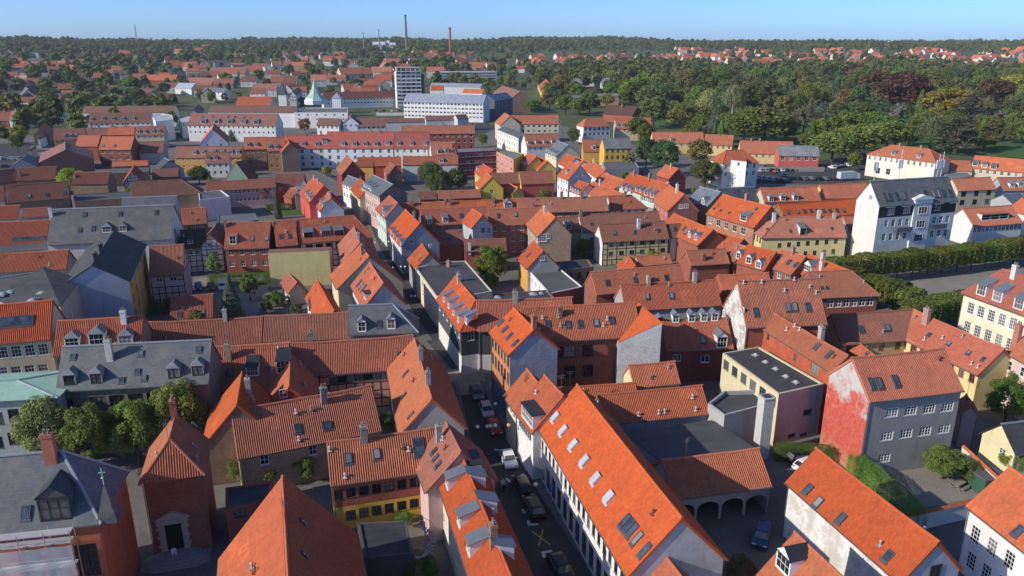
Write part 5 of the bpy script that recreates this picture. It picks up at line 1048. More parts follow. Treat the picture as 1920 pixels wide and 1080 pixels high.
H('pink red house with grey roof by the car park', (.2, .2, .19), ((.52, .13, .11), 'plaster'), (1458, 273), (1534, 274), (1495, 293), 5.2, pitch=42, rk='slate', rows=(('f', 5, 1, 1.5, 1.5, 2, 2),))
# ---------------------------------------------------------------- long white terrace and its neighbours
H('long white terrace with weathered red roof, left part', (.46, .075, .05, .8), WH, (540, 254), (612, 253), (590, 279), 8.4, pitch=45, dorm=((569, 274), (595, 274), (619, 271, 'flat', 2.0, 2.2, 'felt')), dk=('shed', 1.6, 1.3, 'zinc'), rows=(('f', 4, 3, 1.2, 1.6, 2, 2),), chim=((573, 254, 1.6), (602, 253, 1.6)))
H('long white terrace with weathered red roof, middle part', (.42, .085, .055, .7), ((.72, .72, .75), 'plaster'), (613, 247), (740, 247), (680, 279), 8.4, pitch=46, dorm=((643, 274), (665, 274), (685, 274), (705, 274), (727, 273)), dk=('shed', 1.6, 1.3, 'zinc'), rows=(('f', 8, 3, 1.2, 1.6, 2, 2),), chim=((696, 247, 1.4), (712, 246, 1.4)))
H('long white terrace with weathered red roof, right part', (.42, .085, .055, .75), WH, (741, 247), (805, 247), (775, 279), 8.4, pitch=46, dorm=((748, 273), (772, 273), (798, 273)), dk=('shed', 1.3, 1.2, 'zinc'), rows=(('f', 5, 3, 1.1, 1.5, 2, 2),))
H('orange roof with two round topped dormers right of the terrace', MID[:3] + (.85,), WH, (806, 266), (847, 265), (825, 291), 7.0, pitch=46, dorm=((824, 288), (838, 287)), dk=('gable', 1.6, 1.5, 'zinc'))
H('low orange roof with grey wall below the terrace', MID[:3] + (.85,), LGR, (755, 293), (859, 292), (800, 309), 6.6, pitch=42, dorm=((828, 305),), dk=('gable', 1.6, 1.3, 'zinc'))
H('short orange roof below the terrace', MID, REDW, (702, 295), (752, 294), (730, 311), 5.4, pitch=42)
H('ochre roofed small house below the terrace', OLD, OCH, (670, 295), (702, 295), (685, 313), 5.0, pitch=42)
H('steep brown gable with white dormer near the garden trees', BRN, ((.3, .19, .14), 'brick'), (731, 304), (741, 311), (720, 322), 4.6, pitch=48)
H('red brick apartment block with plain red roof', MID[:3] + (.7,), ((.26, .07, .055), 'brick'), (752, 236), (889, 235), (820, 251), 9.6, pitch=40, rows=(('f', 12, 3, 1.3, 1.3, 1, 1),), chim=((831, 236, 1.6),), name='apartment_block', cat='apartment block')
H('grey wooden gable beside the red apartment block', (.16, .16, .16), LGR, (817, 244), (815, 247), (829, 261), 6.0, pitch=44, rk='slate')
flatb('dark red access gallery block with white railings', [(853, 279), (928, 276), (931, 283), (856, 287)], 9.6, ((.20, .05, .045), 'plaster'), par=.25, roofc=(.2, .2, .19), rows=((2, 9, 3, 1.6, 1.2, 2, 1),))
flatb('yellow sided flat roofed block with red balconies', [(929, 284), (947, 281), (983, 289), (963, 300)], 9.2, ((.66, .44, .05), 'plaster'), par=.2, roofc=(.2, .2, .18), rows=((3, 4, 3, 1.6, 1.2, 2, 1),), gw={3: ((.55, .25, .22), 'plaster')})
# white shopping centre
VBRN = (.235, .10, .07, .85)
H('white shopping centre wing with brown roof and dormers, left', VBRN, WH, (168, 212), (284, 210), (225, 231), 5.6, pitch=44, dorm=((172, 226), (193, 225), (212, 225), (231, 225), (250, 225)), dk=('shed', 1.6, 1.3, 'zinc'), rows=(('f', 12, 1, 1.2, 1.0, 1, 1),))
H('white shopping centre wing with brown roof, back left', VBRN, WH, (158, 199), (330, 198), (240, 211), 9.0, pitch=40)
H('white gabled end of the shopping centre by the gardens', VBRN, WH, (131, 198), (126, 204), (103, 226), 6.0, pitch=46, rows=(('B', 3, 1),))
flatb('white curved tower block of the shopping centre', [(286, 219), (300, 214), (322, 216), (325, 224), (292, 229)], 11.0, WH, par=.2, roofc=(.5, .5, .5))
H('long white shopping centre wing with five dormers', VBRN, WH, (358, 212), (522, 213), (440, 236), 8.6, pitch=44, dorm=((381, 232), (406, 232), (431, 232), (456, 233), (480, 233)), dk=('shed', 2.6, 1.8, 'zinc'), rows=(('f', 18, 2, .9, 1.1, 1, 1),), sky=((380, 219), (400, 219), (428, 219), (441, 219), (458, 220), (470, 220)))
H('brown roof behind the long white shopping wing', VBRN, WH, (395, 198), (556, 199), (470, 211), 9.4, pitch=36)
flatb('white round ended tower of the long shopping wing', [(335, 223), (350, 219), (366, 221), (362, 228), (340, 229)], 9.0, WH, par=.15, roofc=(.5, .5, .5), rows=((3, 3, 1, 1.0, 2.0, 1, 2),))
H('white gabled house in front of the shopping centre', MID, ((.7, .7, .74), 'plaster'), (402, 232), (398, 242), (429, 266), 5.6, pitch=46, rows=(('B', 2, 1),))
H('dark gable beside the long shopping wing', BRN, WH, (372, 195), (362, 206), (346, 219), 6.5, pitch=46)
flatb('white walled market hall block below the copper spire', [(552, 212), (570, 203), (652, 203), (652, 212)], 9.5, WH, par=.4, roofc=(.14, .14, .14), rows=((3, 6, 2, 1.2, 1.2, 2, 1),))
H('white gable with brown roof in front of the market hall', VBRN, WH, (575, 213), (567, 219), (551, 238), 5.6, pitch=44)
H('brown cross roof of the white shop row', VBRN, WH, (598, 221), (640, 222), (620, 236), 6.6, pitch=44, rows=(('f', 5, 1, 1.4, 1.4, 2, 2),))
H('white gable front of the shop row', VBRN, ((.74, .74, .78), 'plaster'), (660, 213), (657, 219), (675, 229), 7.5, pitch=40, rows=(('B', 3, 1, 1.2, 1.2, 2, 2),))
H('brown roof of the shop row with glazed dormer band', VBRN, LGR, (668, 222), (722, 221), (695, 237), 6.0, pitch=42, rows=(('f', 6, 1, 1.6, 1.2, 2, 1),))
H('low brown roof over the white arched wall', VBRN, LGR, (723, 222), (796, 221), (760, 229), 6.5, pitch=34)
H('low brown roof over the white wall near the crossing', VBRN, LGR, (797, 217), (853, 216), (825, 225), 6.5, pitch=34)
H('dark roofed end of the white wall near the crossing', (.1, .07, .06), LGR, (853, 215), (874, 214), (864, 224), 7.0, pitch=34)
# apartment blocks in the distance
H('long white apartment building with blue grey roof and balconies', (.24, .26, .29), WH, (763, 175), (912, 178), (830, 193), 12.5, pitch=38, rk='slate', rows=(('f', 22, 4, 1.8, 1.2, 2, 1),), name='apartment_building', cat='apartment building')
H('dark glazed end of the white apartment building', (.2, .22, .25), ((.12, .14, .16), 'plaster'), (914, 178), (949, 173), (938, 188), 13.0, pitch=36, rk='slate', rows=(('f', 6, 4, 1.8, 1.6, 2, 1),), name='apartment_building', cat='apartment building')
H('dark brown roofed block along the far road', BRN, BBR, (942, 160), (976, 171), (945, 183), 9.5, pitch=36, rows=(('f', 8, 3, 1.2, 1.2, 1, 1),), name='apartment_building', cat='apartment building')
# ---------------------------------------------------------------- terrain, paving, street
def sheet(name, pts, mat, z=0.0, px=True, kind='structure', label=None, cat=None):
    P = [G(*p, 0.0) for p in pts] if px else [Vector((*p, 0)) for p in pts]
    n = len(P)
    if sum(P[i].x * P[(i + 1) % n].y - P[(i + 1) % n].x * P[i].y for i in range(n)) < 0: P = P[::-1]
    mb = MB(); mb.quad([(p.x, p.y, z) for p in P], 0, [(p.x, p.y) for p in P])
    o = link(name, mb.mesh(name, [mat])); tag(o, label, cat, None, kind); return o
def strip(name, L, Rr, mat, z, kerb=0.0, px=True):
    mb = MB()
    l = [G(*p, 0) if px else Vector((*p, 0)) for p in L]; r = [G(*p, 0) if px else Vector((*p, 0)) for p in Rr]
    for i in range(len(l) - 1):
        mb.quad([(l[i].x, l[i].y, z), (r[i].x, r[i].y, z), (r[i + 1].x, r[i + 1].y, z), (l[i + 1].x, l[i + 1].y, z)])
        if kerb:
            for a, b in ((l[i], l[i + 1]), (r[i + 1], r[i])):
                mb.quad([(a.x, a.y, z - kerb), (b.x, b.y, z - kerb), (b.x, b.y, z), (a.x, a.y, z)][::-1])
    o = link(name, mb.mesh(name, [mat])); tag(o, None, None, None, 'structure'); return o
tm = MB(); rad = [0, 60, 150, 300, 450, 520] + [520 + 60 * i for i in range(1, 60)] + [4400, 5200, 6500, 9000, 13000, 20000]; NA = 72
grid = [[(r * math.sin(R(-62 + 124 * k / NA)), r * math.cos(R(-62 + 124 * k / NA)) - 20 * (r < 1)) for k in range(NA + 1)] for r in rad]
for g in grid:
    for (x, y) in g: tm.v.append((x, y, terrain(x, y) - .03))
for i in range(len(rad) - 1):
    for k in range(NA):
        a = i * (NA + 1) + k; q = (a, a + 1, a + NA + 2, a + NA + 1)[::-1]; tm.f.append(q); tm.m.append(0); tm.uv.append([(0, 0)] * 4)
# the ground also goes on behind the tower
b0 = len(tm.v); tm.v += [(-600, -400, -.03), (600, -400, -.03), (600, 0, -.05), (-600, 0, -.05)]; tm.f.append((b0, b0 + 1, b0 + 2, b0 + 3)); tm.m.append(0); tm.uv.append([(0, 0)] * 4)
tag(link('terrain', tm.mesh('terrain', ['terrain'], True)), None, None, None, 'structure')
sheet('town_paving', [(-95, 0), (95, 0), (150, 120), (200, 165), (185, 215), (120, 235), (140, 330), (60, 420), (30, 520), (-90, 520), (-330, 440), (-330, 300), (-210, 200)], 'paving', .01, px=False)
SL = [(960, 1140), (940, 1040), (905, 930), (878, 840), (862, 770), (852, 715), (845, 690), (800, 640), (765, 590), (742, 540), (722, 500), (700, 455), (688, 420), (664, 382), (632, 342), (590, 322), (545, 312)]
SR = [(1190, 1140), (1122, 1040), (1040, 930), (985, 840), (942, 770), (912, 715), (905, 690), (862, 640), (823, 590), (795, 540), (770, 500), (737, 455), (716, 420), (690, 382), (655, 342), (616, 318), (565, 308)]
strip('street', SL, SR, 'asphalt', .022)
def lerp2(a, b, t): return (a[0] + (b[0] - a[0]) * t, a[1] + (b[1] - a[1]) * t)
# pavements with kerbs on both sides
strip('pavement', [lerp2(a, b, .80) for a, b in zip(SL[:6], SR[:6])], SR[:6], 'flag', .14, .14)
strip('pavement', SL[:6], [lerp2(a, b, .10) for a, b in zip(SL[:6], SR[:6])], 'flag', .14, .14)
strip('pavement', [lerp2(a, b, .78) for a, b in zip(SL[7:], SR[7:])], SR[7:], 'flag', .14, .14)
strip('pavement', SL[7:], [lerp2(a, b, .2) for a, b in zip(SL[7:], SR[7:])], 'flag', .14, .14)
sheet('crossing_paving', [(846, 692), (905, 690), (912, 716), (1000, 712), (1000, 722), (910, 738), (860, 742), (850, 716), (700, 730), (700, 720)], 'sandpave', .034)
for t in (.845, .875):
    a = [lerp2(p, q, t) for p, q in zip(SL[:5], SR[:5])]; b = [lerp2(p, q, t + .008) for p, q in zip(SL[:5], SR[:5])]
    strip('kerb_line', a, b, 'gravel', .146)
def paint_poly(name, pts, col, z):
    P = [G(*p, 0) for p in pts]; mb = MB(); mb.quad([(p.x, p.y, z) for p in P]); o = link(name, mb.mesh(name, ['paint']), color=col); tag(o, None, None, None, 'structure')
def paint_line(name, a, b, wd, col, z=.028):
    a = G(*a, 0); b = G(*b, 0); d = (b - a).normalized(); s = Vector((-d.y, d.x, 0)) * wd / 2
    mb = MB(); mb.quad([(q.x, q.y, z) for q in (a - s, b - s, b + s, a + s)]); o = link(name, mb.mesh(name, ['paint']), color=col); tag(o, None, None, None, 'structure')
PW = (.55, .54, .5)
paint_line('road_marking', (927, 843), (946, 845), .35, PW)
paint_line('road_marking', (950, 897), (956, 904), .3, PW)
paint_line('road_marking', (980, 955), (984, 963), .35, PW)
paint_line('road_marking', (990, 984), (1010, 983), .35, PW); paint_line('road_marking', (990, 976), (992, 985), .35, PW, .033)
paint_line('road_marking', (1015, 1037), (1035, 1033), .35, PW); paint_line('road_marking', (1018, 1035), (1021, 1046), .35, PW, .033)
paint_line('road_marking', (998, 997), (1032, 1022), .14, (.42, .34, .06)); paint_line('road_marking', (1018, 993), (1010, 1024), .14, (.42, .34, .06), .033)
# square, car parks, lawns, gardens
sheet('gravel_square', [(1555, 520), (1700, 490), (2100, 425), (2100, 540), (1830, 570), (1700, 580), (1600, 560)], 'gravel', .03)
sheet('car_park', [(1385, 325), (1440, 307), (1560, 298), (1600, 275), (1680, 285), (1640, 335), (1560, 345), (1400, 345)], 'asphalt', .03)
sheet('car_park_deck', [(680, 215), (690, 205), (880, 206), (880, 214), (700, 219)], 'asphalt', .03)
sheet('far_car_park', [(-60, 335), (-40, 270), (60, 268), (50, 300), (20, 330)], 'asphalt', .03)
sheet('crossing', [(885, 262), (930, 240), (905, 222), (872, 238)], 'asphalt', .03)
strip('far_road', [(925, 240), (950, 215), (975, 190), (985, 165), (985, 140), (983, 125)], [(958, 232), (985, 205), (1003, 180), (1004, 160), (1000, 140), (994, 125)], 'asphalt', .3)
sheet('courtyard', [(365, 520), (505, 520), (505, 560), (470, 600), (400, 600), (360, 560)], 'gravel', .03)
sheet('lawn', [(520, 385), (560, 383), (570, 403), (525, 405)], 'lawn', .03)
sheet('garden', [(1600, 880), (1800, 850), (1850, 930), (1700, 960)], 'gravel', .03)
sheet('chapel_yard', [(240, 1130), (262, 990), (330, 1040), (420, 990), (420, 1130)], 'cobble', .03)
sheet('arcade_yard', [(1280, 1100), (1270, 950), (1460, 930), (1470, 1000), (1420, 1100)], 'cobble', .03)
pk = [GT(x, y) for x, y in [(1180, 240), (1330, 243), (1500, 262), (1640, 278), (1780, 290), (1960, 300), (1960, 190), (1700, 160), (1400, 175), (1200, 205)]]
mb = MB(); mb.quad([(p.x, p.y, p.z + .25 + .5 * (p.z > .2)) for p in pk]); tag(link('park_lawn', mb.mesh('park_lawn', ['lawn'])), None, None, None, 'structure')
# ---------------------------------------------------------------- trees
NP = np.random.RandomState(3)
def leafmesh(name, pts, nrm, size, mat='leaf'):
    n = len(pts)
    up = NP.normal(size=(n, 3)); t = np.cross(nrm, up); t /= (np.linalg.norm(t, axis=1, keepdims=True) + 1e-9); b = np.cross(nrm, t)
    s = (size * NP.uniform(.6, 1.3, n))[:, None]
    asp = NP.uniform(.55, 1.0, n)[:, None]
    v = np.empty((n, 4, 3)); v[:, 0] = pts - t * s * .5; v[:, 1] = pts + b * s * .5 * asp; v[:, 2] = pts + t * s * .5; v[:, 3] = pts - b * s * .5 * asp
    me = bpy.data.meshes.new(name); me.vertices.add(n * 4); me.vertices.foreach_set('co', v.reshape(-1))
    me.loops.add(n * 4); me.loops.foreach_set('vertex_index', np.arange(n * 4)); me.polygons.add(n)
    me.polygons.foreach_set('loop_start', np.arange(n) * 4)
    me.materials.append(MATS[mat]); me.update(calc_edges=True); return me
def nz(a): return a / (np.linalg.norm(a, axis=1, keepdims=True) + 1e-9)
def crown(kind, n, size, seed):
    """crown around the z axis for a tree of height 10; returns a leaf mesh"""
    NP.seed(seed)
    if kind in ('broad', 'lobed', 'tall', 'shrub'):
        rx, rz, cz = {'broad': (4.2, 4.5, 5.5), 'lobed': (4.7, 4.1, 5.6), 'tall': (2.9, 4.7, 5.2), 'shrub': (5.2, 4.6, 4.6)}[kind]
        nc = {'broad': 62, 'lobed': 40, 'tall': 46, 'shrub': 26}[kind]
        d = nz(NP.normal(size=(nc, 3))); d[:, 2] = np.where(d[:, 2] < -.8, -d[:, 2], d[:, 2])
        rr = NP.uniform(.5, 1.0, nc)[:, None] ** .6
        c = d * rr * np.array([rx, rx, rz]) * .82; c[:, 2] += cz
        cr = NP.uniform(.8, 1.5, nc) * (1.25 if kind == 'lobed' else 1.0) * rx / 4.3
        k = NP.randint(0, nc, n); dl = nz(NP.normal(size=(n, 3))); dl[:, 2] = np.where(dl[:, 2] < -.35, -dl[:, 2], dl[:, 2])
        dl = nz(dl)
        p = c[k] + dl * (cr[k] * NP.uniform(.55, 1.05, n))[:, None]
        nr = nz(dl * .8 + NP.normal(size=(n, 3)) * .45 + np.array([0, 0, .3]))
        return leafmesh('crown', p, nr, size)
    if kind == 'weep':
        ns = 150; a = NP.uniform(0, 2 * np.pi, ns); r0 = NP.uniform(.4, 3.4, ns); z0 = 9.6 - (r0 / 3.6) ** 2 * 3.4 + NP.normal(size=ns) * .4; ln = NP.uniform(2.2, 5.2, ns) * (.55 + r0 / 6)
        k = NP.randint(0, ns, n); t = NP.uniform(0, 1, n)
        p = np.stack([np.cos(a[k]) * (r0[k] + .5 * t), np.sin(a[k]) * (r0[k] + .5 * t), np.maximum(z0[k] - ln[k] * t, .9)], 1) + NP.normal(size=(n, 3)) * np.array([.17, .17, .1])
        out = np.stack([np.cos(a[k]), np.sin(a[k]), np.full(n, .35)], 1)
        return leafmesh('crown', p, nz(out + NP.normal(size=(n, 3)) * .5), size)
    if kind == 'cedar':
        nl = 16; ang = NP.uniform(0, 2 * np.pi, nl); zz = np.linspace(2.2, 9.6, nl); rad = 4.4 * (1 - (zz / 11.5) ** 2) * NP.uniform(.65, 1.1, nl)
        k = NP.randint(0, nl, n); u = NP.uniform(0, 1, n) ** .6; w_ = NP.normal(size=n) * .42
        aa = ang[k] + w_
        p = np.stack([np.cos(aa) * rad[k] * u, np.sin(aa) * rad[k] * u, zz[k] - .35 * u + NP.normal(size=n) * .13], 1)
        return leafmesh('crown', p, nz(np.array([0, 0, 1.0]) + NP.normal(size=(n, 3)) * .4), size)
    if kind in ('cone', 'spruce'):
        z = 10 * (1 - NP.uniform(0, 1, n) ** .55); R0 = 1.7 if kind == 'cone' else 2.6
        prof = R0 * (1 - z / 10.3) ** (.7 if kind == 'cone' else .95)
        if kind == 'spruce': prof = prof * (.72 + .28 * np.abs(np.sin(z * 3.1)))
        a = NP.uniform(0, 2 * np.pi, n); lob = 1 + .14 * np.sin(a * 5 + z * 1.3); r = prof * lob * NP.uniform(.72, 1.03, n)
        p = np.stack([np.cos(a) * r, np.sin(a) * r, z + .25], 1); nr = np.stack([np.cos(a), np.sin(a), np.full(n, .6)], 1)
        return leafmesh('crown', p, nz(nr + NP.normal(size=(n, 3)) * .4), size)
    if kind == 'hedge':        # unit block 1 x 1 x 1 shaped by scale; leaves on the skin
        p = NP.uniform(-.5, .5, (n, 3)); ax = NP.choice([0, 1, 2, 2], n); sg = NP.choice([-1, 1], n); rows_ = np.arange(n)
        p[rows_, ax] = sg * .5 * NP.uniform(.86, 1.04, n); n4 = ((np.abs(2 * p) ** 5).sum(1) ** .2)[:, None]; p = np.where((n4 > 1) & (seed != 77), p / n4, p) * (1 + .05 * np.sin(p[:, :1] * 17 + p[:, 1:2] * 11)); p[:, 2] += .5; nr = np.zeros((n, 3)); nr[rows_, ax] = sg
        return leafmesh('crown', p, nz(nr + NP.normal(size=(n, 3)) * .45 + np.array([0, 0, .2])), size)
def trunk(kind, seed):
    rr = random.Random(seed); mb = MB()
    top = {'broad': 5.0, 'lobed': 5.5, 'tall': 6.5, 'shrub': 2.4, 'weep': 8.0, 'cedar': 9.6, 'cone': 9.0, 'spruce': 9.4}[kind]
    r0 = {'broad': .30, 'lobed': .32, 'tall': .26, 'shrub': .1, 'weep': .28, 'cedar': .34, 'cone': .16, 'spruce': .2}[kind]
    pts = [Vector((0, 0, -.4))]
    for i in range(1, 5): pts.append(Vector((rr.uniform(-.18, .18), rr.uniform(-.18, .18), top * i / 4)))
    for i in range(4): mb.bar(pts[i], pts[i + 1], r0 * (1 - i * .2), n=7, r2=r0 * (1 - (i + 1) * .2))
    if kind in ('broad', 'lobed', 'tall', 'shrub', 'weep', 'cedar'):
        for j in range(8):
            z = top * rr.uniform(.35, .95); a = rr.uniform(0, 6.28); l = rr.uniform(1.6, 3.0) * (.6 if kind in ('tall', 'shrub') else 1)
            b = Vector((0, 0, z)); m = b + Vector((math.cos(a) * l * .55, math.sin(a) * l * .55, l * (.35 if kind != 'cedar' else .02)))
            e = m + Vector((math.cos(a + .3) * l * .6, math.sin(a + .3) * l * .6, l * (.5 if kind != 'cedar' else -.02)))
            mb.bar(b, m, r0 * .42, n=5, r2=r0 * .26); mb.bar(m, e, r0 * .26, n=5, r2=r0 * .08)
    return mb.mesh('trunk', ['bark'])
TREE = {}
def treeproto(kind, lod, var):
    k = (kind, lod, var)
    if k not in TREE:
        n, sz = {'near': (20000, .26), 'mid': (9500, .37), 'far': (3800, .58)}[lod]
        if kind in ('cone', 'spruce'): n = int(n * .8); sz *= .7
        if kind == 'weep': sz *= .6; n = int(n * 1.2)
        if kind == 'cedar': sz *= .75
        TREE[k] = (crown(kind, n, sz, 11 + var * 7 + len(kind)), trunk(kind, var + 3))
    return TREE[k]
NTREE = [0]; TREE_AT = []
GRN = (.062, .09, .018); DGN = (.038, .06, .015); YGN = (.11, .145, .02); OLV = (.09, .098, .03); COP = (.05, .026, .017); GLD = (.17, .14, .02); CED = (.085, .10, .075); BLU = (.065, .09, .075); BIR = (.10, .115, .05)
def tree(label, at, h, kind='broad', col=GRN, wid=1.0, group=None, name=None, px=True, lod=None, cat='tree'):
    p = GT(*at) if px else Vector((at[0], at[1], terrain(at[0], at[1])))
    dist = math.hypot(p.x, p.y)
    lod = lod or ('near' if dist < 135 else 'mid' if dist < 330 else 'far')
    var = rnd.randrange(3 if lod != 'near' else 2); c, t = treeproto(kind, lod, var)
    root = empty(name or {'broad': 'broadleaf_tree', 'lobed': 'broadleaf_tree', 'tall': 'broadleaf_tree', 'weep': 'weeping_tree', 'cedar': 'cedar_tree', 'cone': 'conifer_tree', 'spruce': 'spruce_tree', 'shrub': 'shrub'}[kind], p, rnd.uniform(0, 6.28)); tag(root, label, cat, group)
    s = h / 10.0; root.scale = (s * wid, s * wid, s)
    j = [rnd.uniform(.85, 1.15) for _ in range(3)]
    link('crown', c, root, color=tuple(min(1, a * b) for a, b in zip(col, j))); link('trunk', t, root, color=(.09, .07, .05) if col != BIR else (.35, .33, .3))
    NTREE[0] += 1; TREE_AT.append((p.x, p.y, h * .4 * wid)); return root
def blocked(x, y, m=0.0):
    for (ox, oy, a, hl, hw) in FOOT:
        dx, dy = x - ox, y - oy
        if abs(dx) > 60 or abs(dy) > 60: continue
        u = dx * math.cos(a) + dy * math.sin(a); v = -dx * math.sin(a) + dy * math.cos(a)
        if abs(u) < hl + m and abs(v) < hw + m: return True
    return False
# --- trees one can pick out
for i, (x, y, h, lab) in enumerate([(98, 884, 10.4, 'leftmost'), (178, 890, 9.6, 'second from the left'), (262, 872, 9.6, 'third from the left'), (342, 850, 10.6, 'rightmost')]):
    tree('round leafy plane tree below the slate mansion, %s of its row' % lab, (x, y), h, 'broad', (.095, .14, .04), .84, 'plane trees below the slate mansion', 'plane_tree')
tree('dense round green tree in the backyard beside the black flat roof', (922, 533), 9.2, 'broad', (.055, .11, .015), 1.08, name='round_tree')
tree('blue green spruce in the gravel courtyard', (437, 598), 9.5, 'spruce', BLU, 1.05)
tree('slim tree left of the hedge in the gravel courtyard', (405, 522), 6.5, 'tall', (.08, .12, .03), .9)
tree('slim tree in front of the spiral stair house', (465, 505), 6.5, 'tall', (.07, .11, .03), .9)
tree('slim tree beside the cream wall', (500, 490), 5.5, 'tall', (.06, .09, .03), .9)
tree('bright yellow green tree between the brown roofs', (140, 372), 11, 'broad', (.17, .24, .035), 1.05)
tree('yellow green tree by the far left car park', (40, 272), 11, 'broad', (.13, .17, .03), 1.0)
tree('dark tree by the far left car park', (35, 285), 9, 'broad', DGN, 1.0)
tree('tall dark cypress in the lawn garden', (522, 410), 9, 'cone', (.035, .065, .02), .8)
tree('small fir by the yellow gable', (936, 368), 8, 'spruce', (.02, .045, .02), .9)
tree('bare reddish bush by the pink row house', (494, 383), 7, 'broad', (.13, .10, .05), 1.0)
for x, y, h, k, c, w, lab in [(1245, 330, 15, 'broad', (.03, .06, .02), 1.05, 'big dark tree right of the ochre house'), (1210, 315, 14, 'broad', (.03, .055, .02), .9, 'dark tree behind the big dark tree'), (1310, 315, 13, 'broad', (.085, .085, .03), 1.1, 'olive tree before the yellow row'),
                              (1320, 352, 11, 'broad', (.07, .085, .025), 1.35, 'wide olive tree left of the white villa'), (1180, 318, 8, 'tall', (.09, .11, .06), 1.2, 'pale willow by the grey sheds'), (1075, 270, 9, 'broad', GRN, 1.1, 'green tree beside the grey slate roof'),
                              (810, 358, 11, 'broad', (.045, .07, .022), 1.0, 'dark green tree in the walled garden, left'), (827, 375, 10.5, 'broad', (.035, .075, .02), 1.1, 'green tree in the walled garden, front'), (858, 366, 10, 'broad', DGN, 1.0, 'dark tree in the walled garden, right'), (800, 350, 9, 'broad', OLV, 1.0, 'olive tree in the walled garden, back'),
                              (375, 345, 7, 'broad', DGN, 1.5, 'low dark trees before the green barn'), (465, 335, 5.5, 'cone', (.06, .09, .03), 1.2, 'small tree beside the green barn'), (437, 265, 11, 'spruce', DGN, 1.1, 'dark fir before the white shopping wing'), (502, 258, 10, 'spruce', DGN, 1.1, 'dark fir left of the white terrace'),
                              (572, 250, 9, 'broad', (.12, .10, .04), 1.2, 'reddish tree before the white gable'), (655, 250, 7, 'broad', OLV, 1.0, 'small olive tree by the white gable front'), (905, 275, 7, 'broad', GRN, 1.0, 'green tree by the crossing'), (1385, 1105, 4.0, 'broad', (.11, .10, .04), 1.0, 'yellowish bush at the bottom edge'),
                              (1600, 320, 8, 'broad', GRN, 1.0, 'green tree by the car park wall'), (1115, 482, 5.5, 'broad', (.06, .10, .03), 1.1, 'small tree by the timbered house'), (1095, 483, 5.0, 'broad', (.05, .09, .02), 1.1, 'bushy tree by the flat annex'), (1172, 487, 4.5, 'broad', (.06, .10, .03), 1.0, 'bush before the yellow timbered house'),
                              (1225, 503, 4.5, 'broad', (.08, .11, .03), 1.2, 'small tree by the small orange gable'), (1045, 562, 3.6, 'broad', (.08, .10, .03), 1.2, 'small olive tree by the white workshop'), (1880, 800, 7.5, 'broad', (.045, .10, .02), 1.0, 'leafy tree at the right edge by the yellow cottage'), (1912, 775, 7.0, 'broad', (.045, .10, .02), 1.0, 'second leafy tree at the right edge'),
                              (1895, 890, 4.0, 'broad', (.07, .11, .02), 1.0, 'bush in front of the yellow cottage'), (1765, 898, 4.4, 'broad', (.06, .085, .025), 1.5, 'wide shrub before the dark grey house'), (1812, 905, 3.2, 'broad', (.05, .08, .025), 1.2, 'shrub behind the picnic table')]:
    tree(lab, (x, y), h, k, c, w, 'picked out garden trees' if False else None)
# ivy and shrubs of the shaded yards
for x, y, h, lab in [(470, 905, 4.2, 'shrub at the left of the walled yard'), (525, 898, 4.6, 'shrub in the middle of the walled yard'), (578, 890, 4.4, 'shrub at the right of the walled yard'), (700, 1075, 3.2, 'shrub in the shaded garden, left'), (745, 1078, 3.0, 'shrub in the shaded garden, right'), (790, 1090, 3.0, 'shrub below the iron stair'), (760, 985, 1.8, 'low hedge bush under the yellow wall'), (815, 985, 1.8, 'low bush beside the iron stair'),
                     (500, 585, 2.6, 'garden shrub right of the spruce'), (530, 575, 2.8, 'garden shrub before the cream wall'), (555, 590, 2.4, 'garden shrub by the pointed roof'), (545, 620, 2.0, 'garden shrub behind the long roof'), (725, 800, 2.4, 'bush between the roofs by the stone gable')]:
    tree(lab, (x, y), h, 'shrub', (.05, .085, .022), 1.2, None, cat='shrub')
# --- pleached limes round the gravel square
ORD = ['first', 'second', 'third', 'fourth', 'fifth', 'sixth', 'seventh', 'eighth', 'ninth', 'tenth', 'eleventh', 'twelfth', 'thirteenth', 'fourteenth', 'fifteenth', 'sixteenth', 'seventeenth', 'eighteenth', 'nineteenth', 'twentieth', 'twenty first', 'twenty second', 'twenty third', 'twenty fourth', 'twenty fifth', 'twenty sixth']
def lime_row(a, b, n, lab, wd=5.2, h0=2.2, h1=6.3):
    A = G(*a, 0); B = G(*b, 0); d = (B - A); L = d.length / n; ang = math.atan2(d.y, d.x)
    for i in range(n):
        p = A + d * ((i + .5) / n)
        root = empty('lime_tree', p, ang); tag(root, lab % ORD[i], 'tree')
        k = ('limec', i % 3)
        if k not in TREE: TREE[k] = crown('hedge', 3600, .085, 60 + i)
        link('crown', TREE[k], root, (0, 0, h0), (0, 0, 0), tuple(c * rnd.uniform(.85, 1.15) for c in (.062, .085, .018)), (L * 1.12, wd * rnd.uniform(.9, 1.1), (h1 - h0) * rnd.uniform(.9, 1.12)))
        if 'limet' not in TREE:
            tb = MB(); tb.bar((0, 0, -.2), (0.05, 0, 3.0), .16, n=7, r2=.12); tb.bar((0.05, 0, 2.4), (.9, .3, 4.6), .08, n=5, r2=.03); tb.bar((0.05, 0, 2.5), (-.9, -.3, 4.6), .08, n=5, r2=.03); TREE['limet'] = tb.mesh('trunk', ['bark'])
        link('trunk', TREE['limet'], root, color=(.07, .06, .05))
lime_row((1545, 540), (2080, 475), 20, 'clipped lime tree in the far row of the gravel square, %s from the left')
lime_row((1560, 548), (1715, 600), 6, 'clipped lime tree in the left row of the gravel square, %s from the back', wd=6.0)
lime_row((1690, 628), (1815, 602), 5, 'clipped lime tree in the near row of the gravel square, %s from the left', wd=5.5, h1=6.2)
